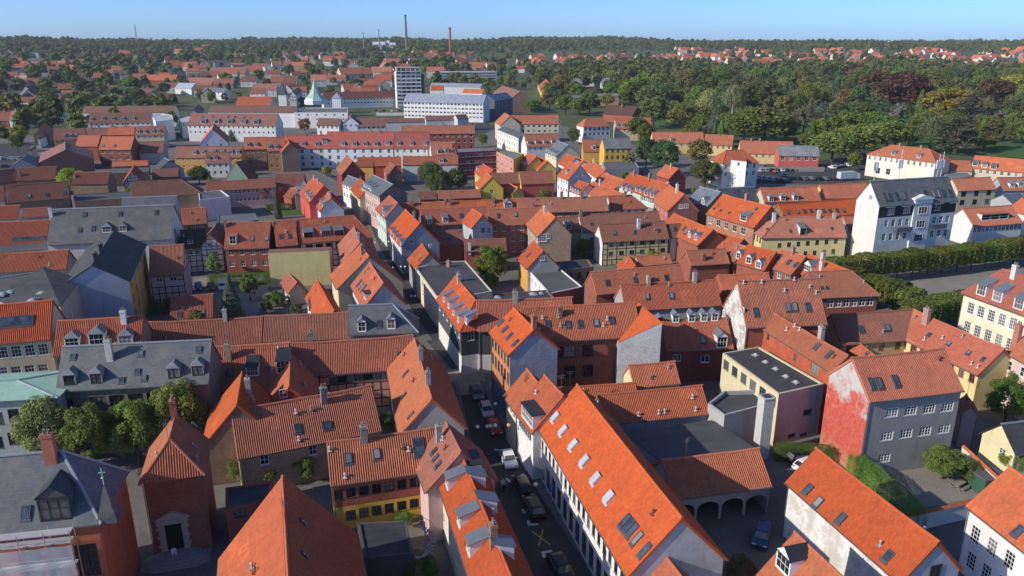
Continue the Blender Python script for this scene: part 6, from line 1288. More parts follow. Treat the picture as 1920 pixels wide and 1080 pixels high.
# --- hedges
def hedge(lab, a, b, wd, h, col=(.05, .11, .02)):
    A = G(*a, h); B = G(*b, h); d = B - A; ang = math.atan2(d.y, d.x); p = (A + B) / 2; p.z = 0
    k = ('hedge', 0)
    if k not in TREE: TREE[k] = crown('hedge', 30000, .022, 77)
    me = TREE[k]; o = link('hedge', me, None, p, (0, 0, ang), col, (d.length, wd, h)); tag(o, lab, 'hedge')
hedge('tall clipped hedge in front of the dark grey house', (1604, 852), (1722, 952), 2.4, 3.2, (.06, .125, .02))
hedge('ivy covered hedge below the red stained gable', (1455, 832), (1560, 838), 1.6, 2.2, (.05, .11, .02))
hedge('clipped hedge across the gravel courtyard', (393, 516), (502, 512), 2.2, 2.4, (.045, .09, .02))
hedge('low hedge along the lawn garden', (500, 384), (570, 380), 2.0, 2.0, (.04, .07, .02))
# ---------------------------------------------------------------- the town farther off
GA = R(14.3)
LM = [('the tower block', 768, 165), ('the copper spire', 594, 195), ('the castle like hall', 553, 180), ('the long apartment building', 830, 190), ('the far road', 990, 150), ('the orange barn roof', 480, 190), ('the red roofed school', 305, 150), ('the black roofed brick house', 235, 170), ('the dark roofed row', 80, 145),
      ('the long shopping wing', 440, 225), ('the brick factory chimney', 844, 95), ('the power station', 722, 80), ('the radio mast', 257, 80), ('the huge copper beech', 1690, 190), ('the golden tree', 1766, 205), ('the right copper beech', 1858, 190), ('the cream mansion', 1705, 290), ('the car park', 1500, 300), ('the yellow row', 1290, 255),
      ('the white hipped villa', 1110, 240), ('the orange roofed villa', 1192, 152), ('the brown flats', 1128, 185), ('the very dark tree', 1350, 185), ('the bright green tree', 1893, 180), ('the stacked red roofs', 1270, 128), ('the brown terrace', 430, 133), ('the red barracks', 540, 102), ('the left shopping wing', 225, 222), ('the office building', 878, 145),
      ('the left car park', 20, 270), ('the blue cedar', 1532, 240), ('the big cedar', 1812, 225), ('the pale willow', 1465, 190), ('the slim tree in the courtyard', 405, 510), ('the spruce', 437, 590), ('the lawn garden', 540, 393), ('the green barn', 447, 320), ('the round tree', 922, 510), ('the workshop', 1030, 520), ('the timbered gable', 393, 460), ('the pink row', 450, 350), ('the walled garden', 830, 350), ('the grey cross gable', 903, 420), ('the timbered yellow house', 1180, 450), ('the bright tree', 140, 350), ('the slate roof', 210, 420)]
USED = {}
def where(px, py):
    b = min(LM, key=lambda q: (q[1] - px) ** 2 + ((q[2] - py) * 2.5) ** 2); dx, dy = px - b[1], py - b[2]
    s = ('right of' if dx > 0 else 'left of') if abs(dx) > 8 else ''
    v = ('behind' if dy < 0 else 'before') if abs(dy) > 4 else ''
    far_ = 'far ' if math.hypot(dx, dy * 2) > 60 else 'just ' if math.hypot(dx, dy * 2) < 25 else ''
    return far_ + (v + (' and ' if v and s else '') + s if (v or s) else 'beside') + ' ' + b[0]
def single(base, extras):
    for e in [''] + extras:
        s = (e + ' ' if e else '') + base
        if s not in USED: USED[s] = 1; return s
    return base
def hue(c):
    if c[0] > .44: return 'bright orange'
    if c[0] > .36: return 'orange'
    if c[0] > .28: return 'dull red'
    if c[0] > .15: return 'brown'
    return 'dark grey'
WN = {id(WH): 'white', id(CRM): 'cream', id(BGE): 'beige', id(RBR): 'red brick', id(YBR): 'yellow brick', id(LGR): 'pale grey'}
def gname(c):
    if c[0] > c[1] * 1.2: return 'copper' if c[0] < .1 else 'golden'
    if c[2] > c[1] * .7: return 'blue grey'
    if c[0] > .085: return 'olive'
    if c[1] < .07: return 'dark green'
    return 'green'
def far_house(label, px, py, L, w, he, ang, roof, wall, pitch=42, group=None, name='suburb_house', cat='house', rows=(), hip=(None, None), chim=1, rk='tile'):
    p = GT(px, py)
    if blocked(p.x, p.y, 2.0): return None
    d = Vector((math.cos(ang), math.sin(ang), 0)); a = p - d * L / 2; b = p + d * L / 2
    if (b.x - a.x) < 0: a, b = b, a
    # front faces the viewer: swap so that +y of the frame points to the camera
    a, b = b, a
    hr = he + w / 2 * math.tan(R(pitch))
    root, fr, _ = house(label, roof, wall, None, None, None, he, pitch=pitch, geom=(hr, w / 2, a, b), rows=rows, hip=hip, name=name, cat=cat, group=group, rk=rk)
    if chim:
        f_, g_ = chimney_mesh(.9, .8, 1.6, 0)
        co = link('chimney', f_, root, (L * rnd.choice((-.3, 0, .25)), 0, hr - .4), (0, 0, 0), (.4, .3, .26))
    return root
STF = MB()
def far_stuff(p, L, W, he, a, ri, wi):
    c, s = math.cos(a), math.sin(a); hr = he + W / 2 * .95
    T = lambda x, y, z: (p.x + x * c - y * s, p.y + x * s + y * c, p.z + z)
    x, y = L / 2, W / 2
    for q in ([(-x, -y), (x, -y)], [(x, -y), (x, y)], [(x, y), (-x, y)], [(-x, y), (-x, -y)]):
        (ax, ay), (bx, by) = q; STF.wallquad([T(ax, ay, -1), T(bx, by, -1), T(bx, by, he), T(ax, ay, he)], 3 + wi)
    for sx in (-1, 1): STF.quad([T(sx * x, -y, he), T(sx * x, y, he), T(sx * x, 0, hr)][::sx], 3 + wi)
    o_ = .4
    for sy in (-1, 1): STF.quad([T(-x - .2, sy * (y + o_), he - .38), T(x + .2, sy * (y + o_), he - .38), T(x + .2, 0, hr + .05), T(-x - .2, 0, hr + .05)][::(1 if sy < 0 else -1)], ri)
    cx = x * rnd.choice((-.5, 0, .4)); 
    for (ax, ay), (bx, by) in (((cx - .4, -.4), (cx + .4, -.4)), ((cx + .4, -.4), (cx + .4, .4)), ((cx + .4, .4), (cx - .4, .4)), ((cx - .4, .4), (cx - .4, -.4))): STF.wallquad([T(ax, ay, hr - .6), T(bx, by, hr - .6), T(bx, by, hr + 1.1), T(ax, ay, hr + 1.1)], 5)
def plain(nm, col):
    m_, nt_, b_ = newmat(nm); g_ = N(nt_, 'ShaderNodeNewGeometry'); n_ = noise(nt_, g_.outputs['Position'], .2, 4, .7)
    nt_.links.new(mixc(nt_, rng(nt_, n_, .35, .7, 0, .6), col, tuple(k * .7 for k in col)), b_.inputs['Base Color']); b_.inputs['Roughness'].default_value = .9; MATS[nm] = m_; return nm
def cluster(x0, y0, x1, y1, n, label, group, roofs, walls, L=(9, 15), W=(8, 10), he=(3.2, 6.0), rows=False, angs=None, stuff=False):
    k = 0; tries = 0
    while k < n and tries < n * 12:
        tries += 1
        px, py = rnd.uniform(x0, x1), rnd.uniform(y0, y1)
        a = rnd.choice(angs or (GA, GA + math.pi / 2, GA + .25, GA - .2)) + rnd.uniform(-.08, .08)
        h = rnd.uniform(*he)
        rf, wl, LL, WW = rnd.choice(roofs), rnd.choice(walls), rnd.uniform(*L), rnd.uniform(*W)
        if stuff:
            p = GT(px, py)
            if blocked(p.x, p.y, 2.0): continue
            far_stuff(p, LL, WW, h, a, FR.index(rf) % 3, rnd.randrange(3)); FOOT.append((p.x, p.y, a, LL / 2 + 1, WW / 2 + 1)); k += 1; continue
        lab = single('%s roofed %s house %s' % (hue(rf), WN.get(id(wl), 'pale'), where(px, py)), ['long' if LL > 17 else 'short', 'tall' if h > 5.8 else 'low', 'small' if LL < 13 else 'big'])
        r = far_house(lab, px, py, LL, WW, h, a, rf, wl, rnd.choice((40, 44, 48)), group, rows=(('f', 3, 2 if h > 5 else 1, 1.2, 1.3, 2, 1), ('A', 2, 1, 1.2, 1.3, 2, 1), ('B', 2, 1, 1.2, 1.3, 2, 1)) if rows else ())
        if r: k += 1
FR = [(.50, .13, .055, .9), (.42, .11, .05, .85), (.34, .1, .055, .8), (.46, .15, .09, .9)]
FD = [(.20, .075, .05, .8), (.30, .09, .05, .8), (.42, .11, .05, .85), (.09, .09, .095, .4)]
FW = [WH, CRM, BGE, RBR, YBR, LGR, WH]
def longb(label, A, B, E, he, roof, wall, rows=(), pitch=40, **k): return H(label, roof, wall, A, B, E, he, pitch=pitch, rows=rows, **k)
# picked out buildings
longb('white castle like hall with black roof near the copper spire', (560, 163), (548, 171), (540, 192), 9.5, (.035, .037, .04), WH, rk='slate', rows=(('B', 3, 2),), pitch=52)
longb('long white house with dark red roof behind the market hall', (603, 173), (738, 170), (670, 184), 8.0, (.2, .05, .04, .9), WH, rows=(('f', 22, 2, 1.2, 1.3, 1, 1),))
longb('beige apartment house with brown red roof, left of the tower block', (634, 127), (694, 126), (665, 139), 11.0, OLD, BGE, rows=(('f', 10, 3, 1.3, 1.3, 1, 1),))
longb('beige apartment house with orange roof beside the tower block', (696, 125), (735, 125), (715, 135), 11.0, MID, BGE, rows=(('f', 6, 3, 1.3, 1.3, 1, 1),))
longb('beige apartment house with red roof behind the tower block', (800, 125), (833, 125), (815, 133), 12.0, OLD, BGE, rows=(('f', 7, 4, 1.3, 1.3, 1, 1),))
longb('grey roofed terrace behind the white apartment building', (810, 155), (905, 157), (860, 163), 10.0, (.22, .24, .27), LGR, rk='slate', pitch=32)
longb('red roofed terrace behind the white apartment building', (870, 166), (908, 167), (890, 175), 9.0, MID, WH)
longb('orange roofed house behind the white apartment building', (808, 160), (832, 160), (820, 169), 9.0, NEW[:3] + (.9,), WH)
longb('long orange barn like roof behind the shopping centre', (446, 181), (511, 181), (480, 198), 6.5, MID, WH)
longb('red roofed school with brick gable on the left', (277, 140), (333, 140), (300, 151), 8.0, MID, RBR, rows=(('f', 10, 2),))
longb('black roofed brick house on the left', (215, 162), (253, 162), (235, 177), 6.5, (.04, .042, .05), RBR, rk='slate', rows=(('f', 5, 1),))
longb('pale house with grey gable on the left', (86, 176), (122, 175), (105, 187), 5.5, (.14, .14, .14), BGE, rk='slate', rows=(('f', 3, 1),))
longb('brown roofed terrace with many skylights far left', (395, 126), (462, 126), (430, 139), 8.0, BRN, BGE, rows=(('f', 12, 1),))
longb('brown roofed hall on the far left', (355, 145), (404, 146), (380, 157), 5.0, BRN, BBR)
longb('brown roofed hall beside the far left terrace', (402, 147), (440, 147), (420, 158), 5.0, BRN, BBR)
longb('white villa with grey roof on the left', (335, 155), (366, 156), (350, 166), 6.0, (.3, .33, .38), WH, rk='slate', rows=(('f', 4, 1),))
longb('white house with low grey roof behind the shopping centre', (385, 164), (425, 165), (405, 173), 7.0, (.13, .13, .13), WH, rk='slate', rows=(('f', 6, 2),))
longb('row of pale houses with dark roofs far left', (55, 136), (108, 137), (80, 147), 5.5, (.06, .06, .065), WH, rk='slate', rows=(('f', 9, 1),))
longb('pale yellow row with light roof far left', (28, 142), (62, 142), (45, 151), 5.0, (.33, .28, .22), CRM, rk='slate')
longb('dark purple roofed row house far left', (52, 165), (96, 161), (75, 172), 5.5, (.10, .04, .035), REDW)
longb('small red roofed house at the left edge', (6, 191), (36, 191), (20, 208), 4.5, OLD, BBR)
longb('grey roofed house with dormers left of the white gable', (122, 184), (156, 185), (140, 200), 5.0, (.07, .065, .06), WH, rk='slate', rows=(('f', 5, 1),))
longb('long white houses with brown roofs and spires on the far slope', (187, 88), (270, 88), (230, 96), 8.0, BRN, WH, rows=(('f', 20, 1, 1.5, 1.5, 1, 1),))
longb('long red roof on the far left slope', (97, 116), (155, 116), (125, 126), 6.0, OLD, RBR)
longb('red roofed barracks in front of the woods', (505, 97), (572, 97), (540, 104), 7.0, OLD, CRM)
longb('second red roofed barracks in front of the woods', (575, 95), (605, 96), (590, 103), 7.0, OLD, WH)
longb('third red roofed barracks with white end', (618, 95), (640, 95), (630, 102), 7.0, OLD, WH)
longb('brown brick block of flats beside the park', (1097, 175), (1158, 175), (1128, 181), 8.0, (.2, .2, .2), ((.42, .27, .16), 'brick'), rk='felt', rows=(('f', 14, 2),), pitch=12)
longb('low grey roofed wing of the brown block of flats', (1047, 178), (1095, 179), (1070, 185), 5.0, (.15, .15, .15), ((.42, .27, .16), 'brick'), rk='felt', pitch=14)
longb('dark red roofed manor with tall brick chimney in the park', (1140, 196), (1196, 199), (1165, 216), 5.0, (.085, .03, .025, .9), RBR, chim=((1166, 203, 3.0, (.4, .15, .1)),))
longb('yellow house with pointed red gable by the far road', (1022, 146), (1034, 160), (1012, 168), 5.0, OLD, YEL)
longb('grey hipped villa among the park trees, left', (1078, 147), (1086, 147), (1082, 156), 6.5, (.18, .18, .19), WH, rk='slate', hip=(4, 4))
longb('grey hipped villa among the park trees, middle', (1098, 145), (1108, 145), (1102, 152), 6.5, (.18, .19, .2), WH, rk='slate', hip=(4, 4))
longb('grey hipped villa among the park trees, right', (1132, 146), (1142, 146), (1138, 155), 6.5, (.18, .18, .19), WH, rk='slate', hip=(4, 4))
longb('bright orange roofed villa among the park trees', (1182, 146), (1203, 146), (1192, 155), 5.0, MID, CRM)
longb('row of long red roofs stacked beyond the trees, front', (1240, 131), (1304, 129), (1270, 139), 4.5, OLD, RBR)
longb('row of long red roofs stacked beyond the trees, middle', (1240, 125), (1306, 123), (1270, 131), 4.5, OLD, RBR)
longb('row of long red roofs stacked beyond the trees, back', (1236, 119), (1306, 118), (1270, 125), 4.5, OLD, RBR)
longb('red roofed school with grey wings beyond the park', (1510, 109), (1572, 110), (1540, 119), 6.0, MID, RBR)
longb('long red roofed hall with pale wall beyond the park', (1648, 114), (1730, 114), (1690, 121), 6.0, OLD, LGR, rows=(('f', 24, 1),))
longb('long orange roofed terrace on the far slope, left', (1494, 85), (1520, 85), (1507, 90), 3.5, MID, CRM)
longb('long orange roofed terrace on the far slope, middle', (1520, 84), (1600, 84), (1560, 91), 3.5, MID, CRM)
longb('long orange roofed terrace on the far slope, right', (1608, 86), (1660, 87), (1640, 92), 4.5, MID, WH)
longb('red roofed courtyard house far right', (1730, 104), (1773, 104), (1750, 110), 7.0, MID, CRM)
longb('brown red roofed hall far right', (1815, 114), (1880, 110), (1850, 118), 6.0, OLD, CRM)
longb('beige block on the slope far left of the road', (443, 107), (468, 107), (455, 117), 9.0, (.2, .15, .1), ((.45, .33, .22), 'brick'))
longb('grey terrace with vaulted roofs far left', (402, 119), (470, 119), (435, 124), 9.0, (.25, .25, .25), LGR, rk='slate', pitch=20)
# tower block with stepped balconies
tb_l = 'white stepped tower block with balconies on every floor'
p0 = GT(768, 203); ang = GA
root = empty('tower_block', p0, ang); tag(root, tb_l, 'tower block')
wb = MB(); wb.box(-10, 10, 0, 12, -1, 29); link('wall', wb.mesh('wall', ['plaster']), root, color=(.7, .69, .66))
sb = MB(); sb.box(10.02, 13, 0.5, 12, -1, 27); link('side_wall', sb.mesh('side_wall', ['brick']), root, color=(.12, .08, .07))
for i in range(9):
    bb = MB(); bb.box(-10.3, 10.3 - max(0, i - 6) * 0, -2.2 + max(0, i - 6) * .6, -.01, 2.2 + i * 3, 3.3 + i * 3); link('balcony', bb.mesh('balcony', ['plaster']), root, color=(.74, .72, .68))
    for k in range(5): add_window(root, (-8 + 4 * k, -.05, 4.3 + i * 3), math.pi, 3.2, 1.5, 3, 1, (.3, .3, .3), True)
rb = MB()
for k in range(6): rb.box(-9.8 + k * 3.8, -9.3 + k * 3.8, -2, 3, 29, 32.2)
rb.box(-10.2, 10.2, -2.2, 3.2, 32.2, 32.8); link('roof_pergola', rb.mesh('roof_pergola', ['plaster']), root, color=(.7, .69, .66))
FOOT.append((p0.x, p0.y, ang, 14, 14))
p0 = GT(878, 156); root = empty('office_building', p0, GA); tag(root, 'long office building with dark window bands beyond the tower block', 'office building')
wb = MB(); wb.box(-36, 36, 0, 12, -1, 14); link('wall', wb.mesh('wall', ['plaster']), root, color=(.62, .62, .6))
for i in range(4):
    gb = MB(); gb.box(-34, 35, -.12, -.02, 1.6 + i * 3.1, 3.2 + i * 3.1); link('window_band', gb.mesh('window_band', ['glass']), root)
yb = MB(); yb.box(-20, -12, -.3, -.13, -1, 13.6); link('stair_bay', yb.mesh('stair_bay', ['plaster']), root, color=(.45, .33, .16))
FOOT.append((p0.x, p0.y, GA, 38, 16))
# copper spire and small turret of the market hall
p = GT(594, 220); root = empty('copper_spire', (p.x, p.y, 9.5)); tag(root, 'octagonal green copper spire on the white market hall', 'spire')
a = MB(); a.lathe([(8.2, 0), (8.2, 3.0), (7.2, 3.2), (7.2, 4.2), (6.6, 4.4)], 8); link('drum', a.mesh('drum', ['plaster']), root, color=(.72, .72, .72))
a = MB(); a.lathe([(6.9, 4.3), (4.2, 7.2), (2.2, 11), (.9, 15), (.12, 18), (.08, 21.5), (0, 21.6)], 8); link('spire_roof', a.mesh('spire_roof', ['copper']), root)
p = GT(634, 212); root = empty('pavilion_roof', (p.x, p.y, 8.5)); tag(root, 'small white pavilion with pyramid roof right of the copper spire', 'pavilion')
a = MB(); a.box(-3.4, 3.4, -3.4, 3.4, -9.5, 3); link('wall', a.mesh('wall', ['plaster']), root, color=(.72, .72, .72)); a = MB(); a.lathe([(5.2, 2.9), (.1, 7.2), (0, 7.2)], 4, a0=math.pi / 4); link('roof', a.mesh('roof', ['zinc']), root, color=(.35, .42, .45))
p = GT(533, 203); root = empty('church_spire', p); tag(root, 'white church tower with black pointed spire', 'church tower')
a = MB(); a.box(-3.2, 3.2, -3.2, 3.2, -1, 11); link('wall', a.mesh('wall', ['plaster']), root, color=(.72, .7, .66)); a = MB(); a.lathe([(5.0, 10.9), (.1, 21), (0, 21)], 4, a0=math.pi / 4); link('spire_roof', a.mesh('spire_roof', ['slate']), root, color=(.05, .05, .055))
# chimneys and works on the horizon
def stack(lab, px, ytop, ybase, d, col, r0, r1):
    b = ray(px, 80); x = b.x / b.y * d; z0 = terrain(x, d); top = CAMZ + d * (80 - ytop) / FPX * 1.0
    root = empty('factory_chimney', (x, d, z0)); tag(root, lab, 'chimney')
    m = MB(); m.lathe([(r0, -2), (r1, top - z0), (r1 * .7, top - z0), (0, top - z0 - 1)], 10); link('shaft', m.mesh('shaft', ['stone']), root, color=col)
    m = MB(); m.lathe([(r1 * 1.25, top - z0 - 3), (r1 * 1.25, top - z0 - .5)], 10); link('collar', m.mesh('collar', ['stone']), root, color=tuple(c * .6 for c in col))
stack('tall grey power station chimney on the horizon', 762, 33, 70, 1900, (.16, .15, .15), 3.4, 2.2)
stack('red brick factory chimney before the woods', 844, 54, 92, 1500, (.36, .12, .08), 2.6, 1.8)
stack('slim grey chimney at the white works', 711, 57, 74, 1900, (.3, .3, .32), 1.2, .9)
stack('thin mast like chimney left of the white works', 682, 62, 74, 1900, (.3, .3, .32), 1.0, .8)
def works(lab, px, d, boxes, name='works', col=(.74, .74, .74)):
    b = ray(px, 80); x = b.x / b.y * d; z0 = terrain(x, d); root = empty(name, (x, d, z0)); tag(root, lab, 'works')
    for (x0, x1, h0, h1, y0) in boxes:
        m = MB(); m.box(x0, x1, y0, y0 + 18, h0, h1); link('hall', m.mesh('hall', ['plaster']), root, color=col)
        m = MB(); m.box(x0 + 1, x1 - 1, y0 - .4, y0 - .1, h0 + (h1 - h0) * .6, h0 + (h1 - h0) * .75); link('window_band', m.mesh('window_band', ['glass']), root)
works('white power station block on the horizon', 722, 1900, [(-30, 0, 0, 25, 0), (0, 9, 0, 28, 6), (10, 24, 0, 23, 3)], 'power_station')
works('grey flat hospital block on the horizon', 1680, 2600, [(-70, 60, 0, 17, 0), (-24, -12, 0, 22, -3)], 'hospital_block', (.5, .53, .56))
p = GT(258, 90); p = Vector((ray(257, 80).x / ray(257, 80).y * 2300, 2300, 0)); p.z = terrain(p.x, p.y); root = empty('lattice_mast', p); tag(root, 'slim lattice radio mast on the left horizon', 'mast')
m = MB(); tz = CAMZ + 2300 * 31 / FPX - p.z
for sx, sy in ((-1, -1), (1, -1), (1, 1), (-1, 1)): m.bar((sx * 2.6, sy * 2.6, 0), (sx * .5, sy * .5, tz), .35)
for i in range(14):
    z = tz * i / 14; s = 2.6 - 2.1 * i / 14; m.bar((-s, -s, z), (s, -s, z + tz / 14), .22); m.bar((s, -s, z), (-s, -s, z + tz / 14), .22)
link('lattice', m.mesh('lattice', ['stone']), root, color=(.3, .32, .34))
# scattered houses
cluster(1000, 110, 1260, 126, 44, 'small red roofed house in the row far beyond the park', 'far red roofed houses beyond the park', FR, FW, rows=False, stuff=True, he=(4.5, 7), L=(11, 24), W=(10, 13))
cluster(1260, 97, 1930, 134, 125, 'small red roofed house in the suburb on the far right', 'far red roofed houses on the right', FR, FW, stuff=True, he=(4.5, 7.5), L=(12, 30), W=(10, 14))
cluster(500, 104, 940, 134, 62, 'red roofed house in front of the far woods', 'red roofed houses in front of the far woods', FR + FR + FD, FW, he=(5, 8), L=(12, 30), W=(10, 13))
cluster(20, 96, 490, 142, 104, 'small house among the trees on the far left slope', 'houses on the far left slope', FR + FD, FW, he=(4.5, 7), L=(12, 26), W=(10, 13))
cluster(-40, 145, 350, 208, 54, 'dark or red roofed house among the trees on the left', 'houses among the trees on the left', FD + FR[:1], FW, rows=True, he=(4.5, 7), L=(11, 20), W=(9, 12))
cluster(340, 136, 740, 192, 48, 'house with mixed roof behind the shopping centre', 'houses behind the shopping centre', FD + FR, FW + [WH, WH], rows=True, he=(4.5, 7.5), L=(11, 24), W=(9, 13))
cluster(850, 110, 985, 155, 12, 'low house beside the far road', 'houses beside the far road', FD + FR, FW, rows=False, he=(4, 6))
cluster(-60, 215, 60, 250, 6, 'red roofed house at the left edge by the car park', 'houses at the left edge', FR + FD, FW, rows=True, he=(4, 6))
so_ = link('far_suburb_houses', STF.mesh('far_suburb_houses', [plain('far_roof_orange', (.50, .13, .055)), plain('far_roof_red', (.42, .11, .05)), plain('far_roof_dull', (.36, .13, .08)), plain('far_wall_white', (.68, .66, .62)), plain('far_wall_cream', (.6, .52, .36)), plain('far_wall_brick', (.36, .2, .15))]))
tag(so_, 'mass of small red roofed houses in the suburb beyond the park', None, None, 'stuff')
# --- churchyard park, its trees one by one
PK = 'churchyard park trees'
for x, y, h, k, c, w, lab in [(1690, 214, 27, 'broad', COP, 1.25, 'huge copper beech in the park'), (1640, 196, 24, 'broad', COP, 1.0, 'dark copper beech behind the huge one'), (1858, 212, 22, 'broad', COP, 1.15, 'copper beech right of the golden tree'), (1598, 168, 23, 'broad', (.04, .024, .018), 1.0, 'copper beech at the back of the park'), (1766, 226, 19, 'broad', GLD, 1.35, 'golden yellow tree in the park'),
                              (1893, 190, 20, 'broad', (.14, .20, .03), 1.2, 'bright green tree at the right of the park'), (1652, 226, 13, 'cedar', CED, 1.25, 'blue grey cedar below the copper beech'), (1812, 236, 17, 'cedar', CED, 1.35, 'blue grey cedar right of the golden tree'), (1532, 250, 17, 'cedar', CED, 1.2, 'blue grey cedar left in the park'), (1790, 288, 15, 'cedar', CED, 1.4, 'blue grey cedar above the cream mansion'), (1905, 222, 16, 'cedar', CED, 1.3, 'blue grey cedar at the right edge'), (1615, 205, 18, 'cedar', CED, 1.1, 'tall blue cedar behind the lawn'),
                              (1722, 224, 18, 'cone', (.06, .085, .03), 1.0, 'pointed conifer left of the golden tree'), (1838, 270, 13, 'cone', (.07, .10, .02), 1.1, 'yellow green conifer below the cedar'), (1742, 284, 14, 'weep', (.06, .085, .04), 1.1, 'weeping tree behind the cream mansion'), (1505, 262, 16, 'weep', (.055, .075, .04), 1.1, 'weeping tree above the pink house'), (1372, 218, 19, 'weep', BIR, 1.0, 'tall weeping birch in the park, left'), (1325, 232, 19, 'weep', BIR, 1.0, 'weeping birch above the yellow row'), (1400, 190, 19, 'weep', BIR, 1.0, 'weeping birch behind the big green tree'), (1465, 186, 17, 'weep', (.11, .12, .04), 1.3, 'pale weeping willow in the park'), (1556, 196, 17, 'weep', (.06, .09, .04), 1.1, 'weeping tree left of the copper beech'), (1845, 232, 15, 'weep', (.07, .085, .04), 1.1, 'weeping tree before the right copper beech'),
                              (1432, 268, 17, 'lobed', (.065, .10, .02), 1.5, 'large bright green tree above the low yellow house'), (1395, 268, 15, 'lobed', (.06, .09, .018), 1.2, 'green tree left of the large bright one'), (1350, 196, 24, 'broad', DGN, 1.1, 'very dark tall tree in the park'), (1192, 205, 22, 'broad', (.075, .11, .018), 1.15, 'yellow green tree at the park corner'), (1240, 185, 20, 'broad', GRN, 1.2, 'green tree at the back left of the park'), (1225, 240, 17, 'broad', (.055, .075, .025), 1.1, 'grey green tree above the yellow row'), (1280, 247, 15, 'broad', (.07, .085, .02), 1.2, 'olive tree above the yellow row'),
                              (1560, 306, 13, 'lobed', (.085, .115, .022), 1.3, 'plane tree by the car park, first'), (1610, 296, 14, 'lobed', (.08, .11, .022), 1.3, 'plane tree by the car park, second'), (1660, 288, 14, 'lobed', (.078, .108, .022), 1.3, 'plane tree by the car park, third'), (1590, 270, 14, 'lobed', (.06, .11, .02), 1.2, 'plane tree behind the car park, left'), (1640, 265, 14, 'lobed', (.06, .105, .02), 1.2, 'plane tree behind the car park, right'), (1060, 215, 13, 'broad', GRN, 1.1, 'green tree behind the beige block'), (1085, 218, 12, 'broad', GRN, 1.1, 'green tree left of the white villa'), (1105, 212, 13, 'broad', (.05, .09, .02), 1.2, 'green tree behind the white villa'), (1030, 205, 12, 'broad', OLV, 1.1, 'olive tree by the far road'), (1000, 212, 9, 'broad', GRN, 1.3, 'roadside tree near the crossing')]:
    tree(lab, (x, y), h * 1.18, k, c, w * 1.2, None)
def scatter(x0, y0, x1, y1, n, hs, kinds, cols, label, group, gap=.55):
    k = 0; t = 0
    while k < n and t < n * 10:
        t += 1; px, py = rnd.uniform(x0, x1), rnd.uniform(y0, y1); p = GT(px, py); h = rnd.uniform(*hs); r = h * .4
        if blocked(p.x, p.y, r * .6): continue
        if any(abs(p.x - a) < 30 and abs(p.y - b) < 30 and math.hypot(p.x - a, p.y - b) < (r + c) * gap for a, b, c in TREE_AT): continue
        kd, cl = rnd.choice(kinds), rnd.choice(cols)
        lab = single('%s %s %s' % (gname(cl), {'broad': 'round tree', 'lobed': 'spreading tree', 'tall': 'slender tree', 'weep': 'weeping tree', 'cone': 'pointed conifer', 'cedar': 'layered cedar'}[kd], where(px, py)), ['tall' if h > sum(hs) / 2 else 'low', 'broad', 'one more'][:2])
        tree(lab, (p.x, p.y), h, kd, cl, rnd.uniform(1.0, 1.4), group, px=False); k += 1
MIX = [GRN, GRN, DGN, DGN, OLV, (.055, .075, .03)]
scatter(1190, 158, 1930, 222, 92, (17, 27), ['broad', 'broad', 'lobed', 'tall', 'weep'], MIX, 'green tree in the dense back part of the churchyard park', 'trees in the back of the churchyard park')
scatter(1300, 215, 1930, 288, 44, (8, 17), ['broad', 'tall', 'weep', 'cone', 'cedar'], MIX + [CED], 'smaller tree on the churchyard lawns', 'smaller trees on the churchyard lawns', .8)
scatter(1010, 140, 1190, 205, 36, (11, 18), ['broad', 'lobed'], MIX, 'green tree among the villas left of the park', 'trees among the villas')
scatter(-30, 165, 340, 225, 46, (9, 15), ['broad', 'lobed', 'tall'], MIX, 'green tree among the houses on the left', 'trees among the houses on the left')
def near_street(p):
    for a, b in zip(SL, SR):
        A_ = G(*a, 0); B_ = G(*b, 0); m_ = (A_ + B_) / 2
        if (p - m_).xy.length < 16 and abs((p - m_).x) < 6: return True
    return False
SH = 0
while SH < 46:
    px_, py_ = rnd.uniform(-20, 1330), rnd.uniform(318, 640); p_ = G(px_, py_, 0)
    if blocked(p_.x, p_.y, .7) or near_street(p_): continue
    k_ = rnd.choice(['shrub', 'shrub', 'broad', 'tall']); cl_ = rnd.choice([GRN, YGN, OLV, (.06, .1, .02)]); tree(single('small %s %s %s' % ({GRN: 'green', YGN: 'yellow green', OLV: 'olive'}.get(cl_, 'fresh green'), {'shrub': 'shrub', 'broad': 'round tree', 'tall': 'slim tree'}[k_], where(px_, py_)), ['another', 'one more']), (p_.x, p_.y), rnd.uniform(2.2, 3.6) if k_ == 'shrub' else rnd.uniform(4, 6.5), k_, cl_, 1.1, 'garden greenery in the old town yards', px=False, cat='shrub' if k_ == 'shrub' else 'tree'); SH += 1
scatter(340, 150, 740, 200, 22, (7, 12), ['broad', 'tall'], MIX, 'green tree behind the shopping centre', 'trees behind the shopping centre')
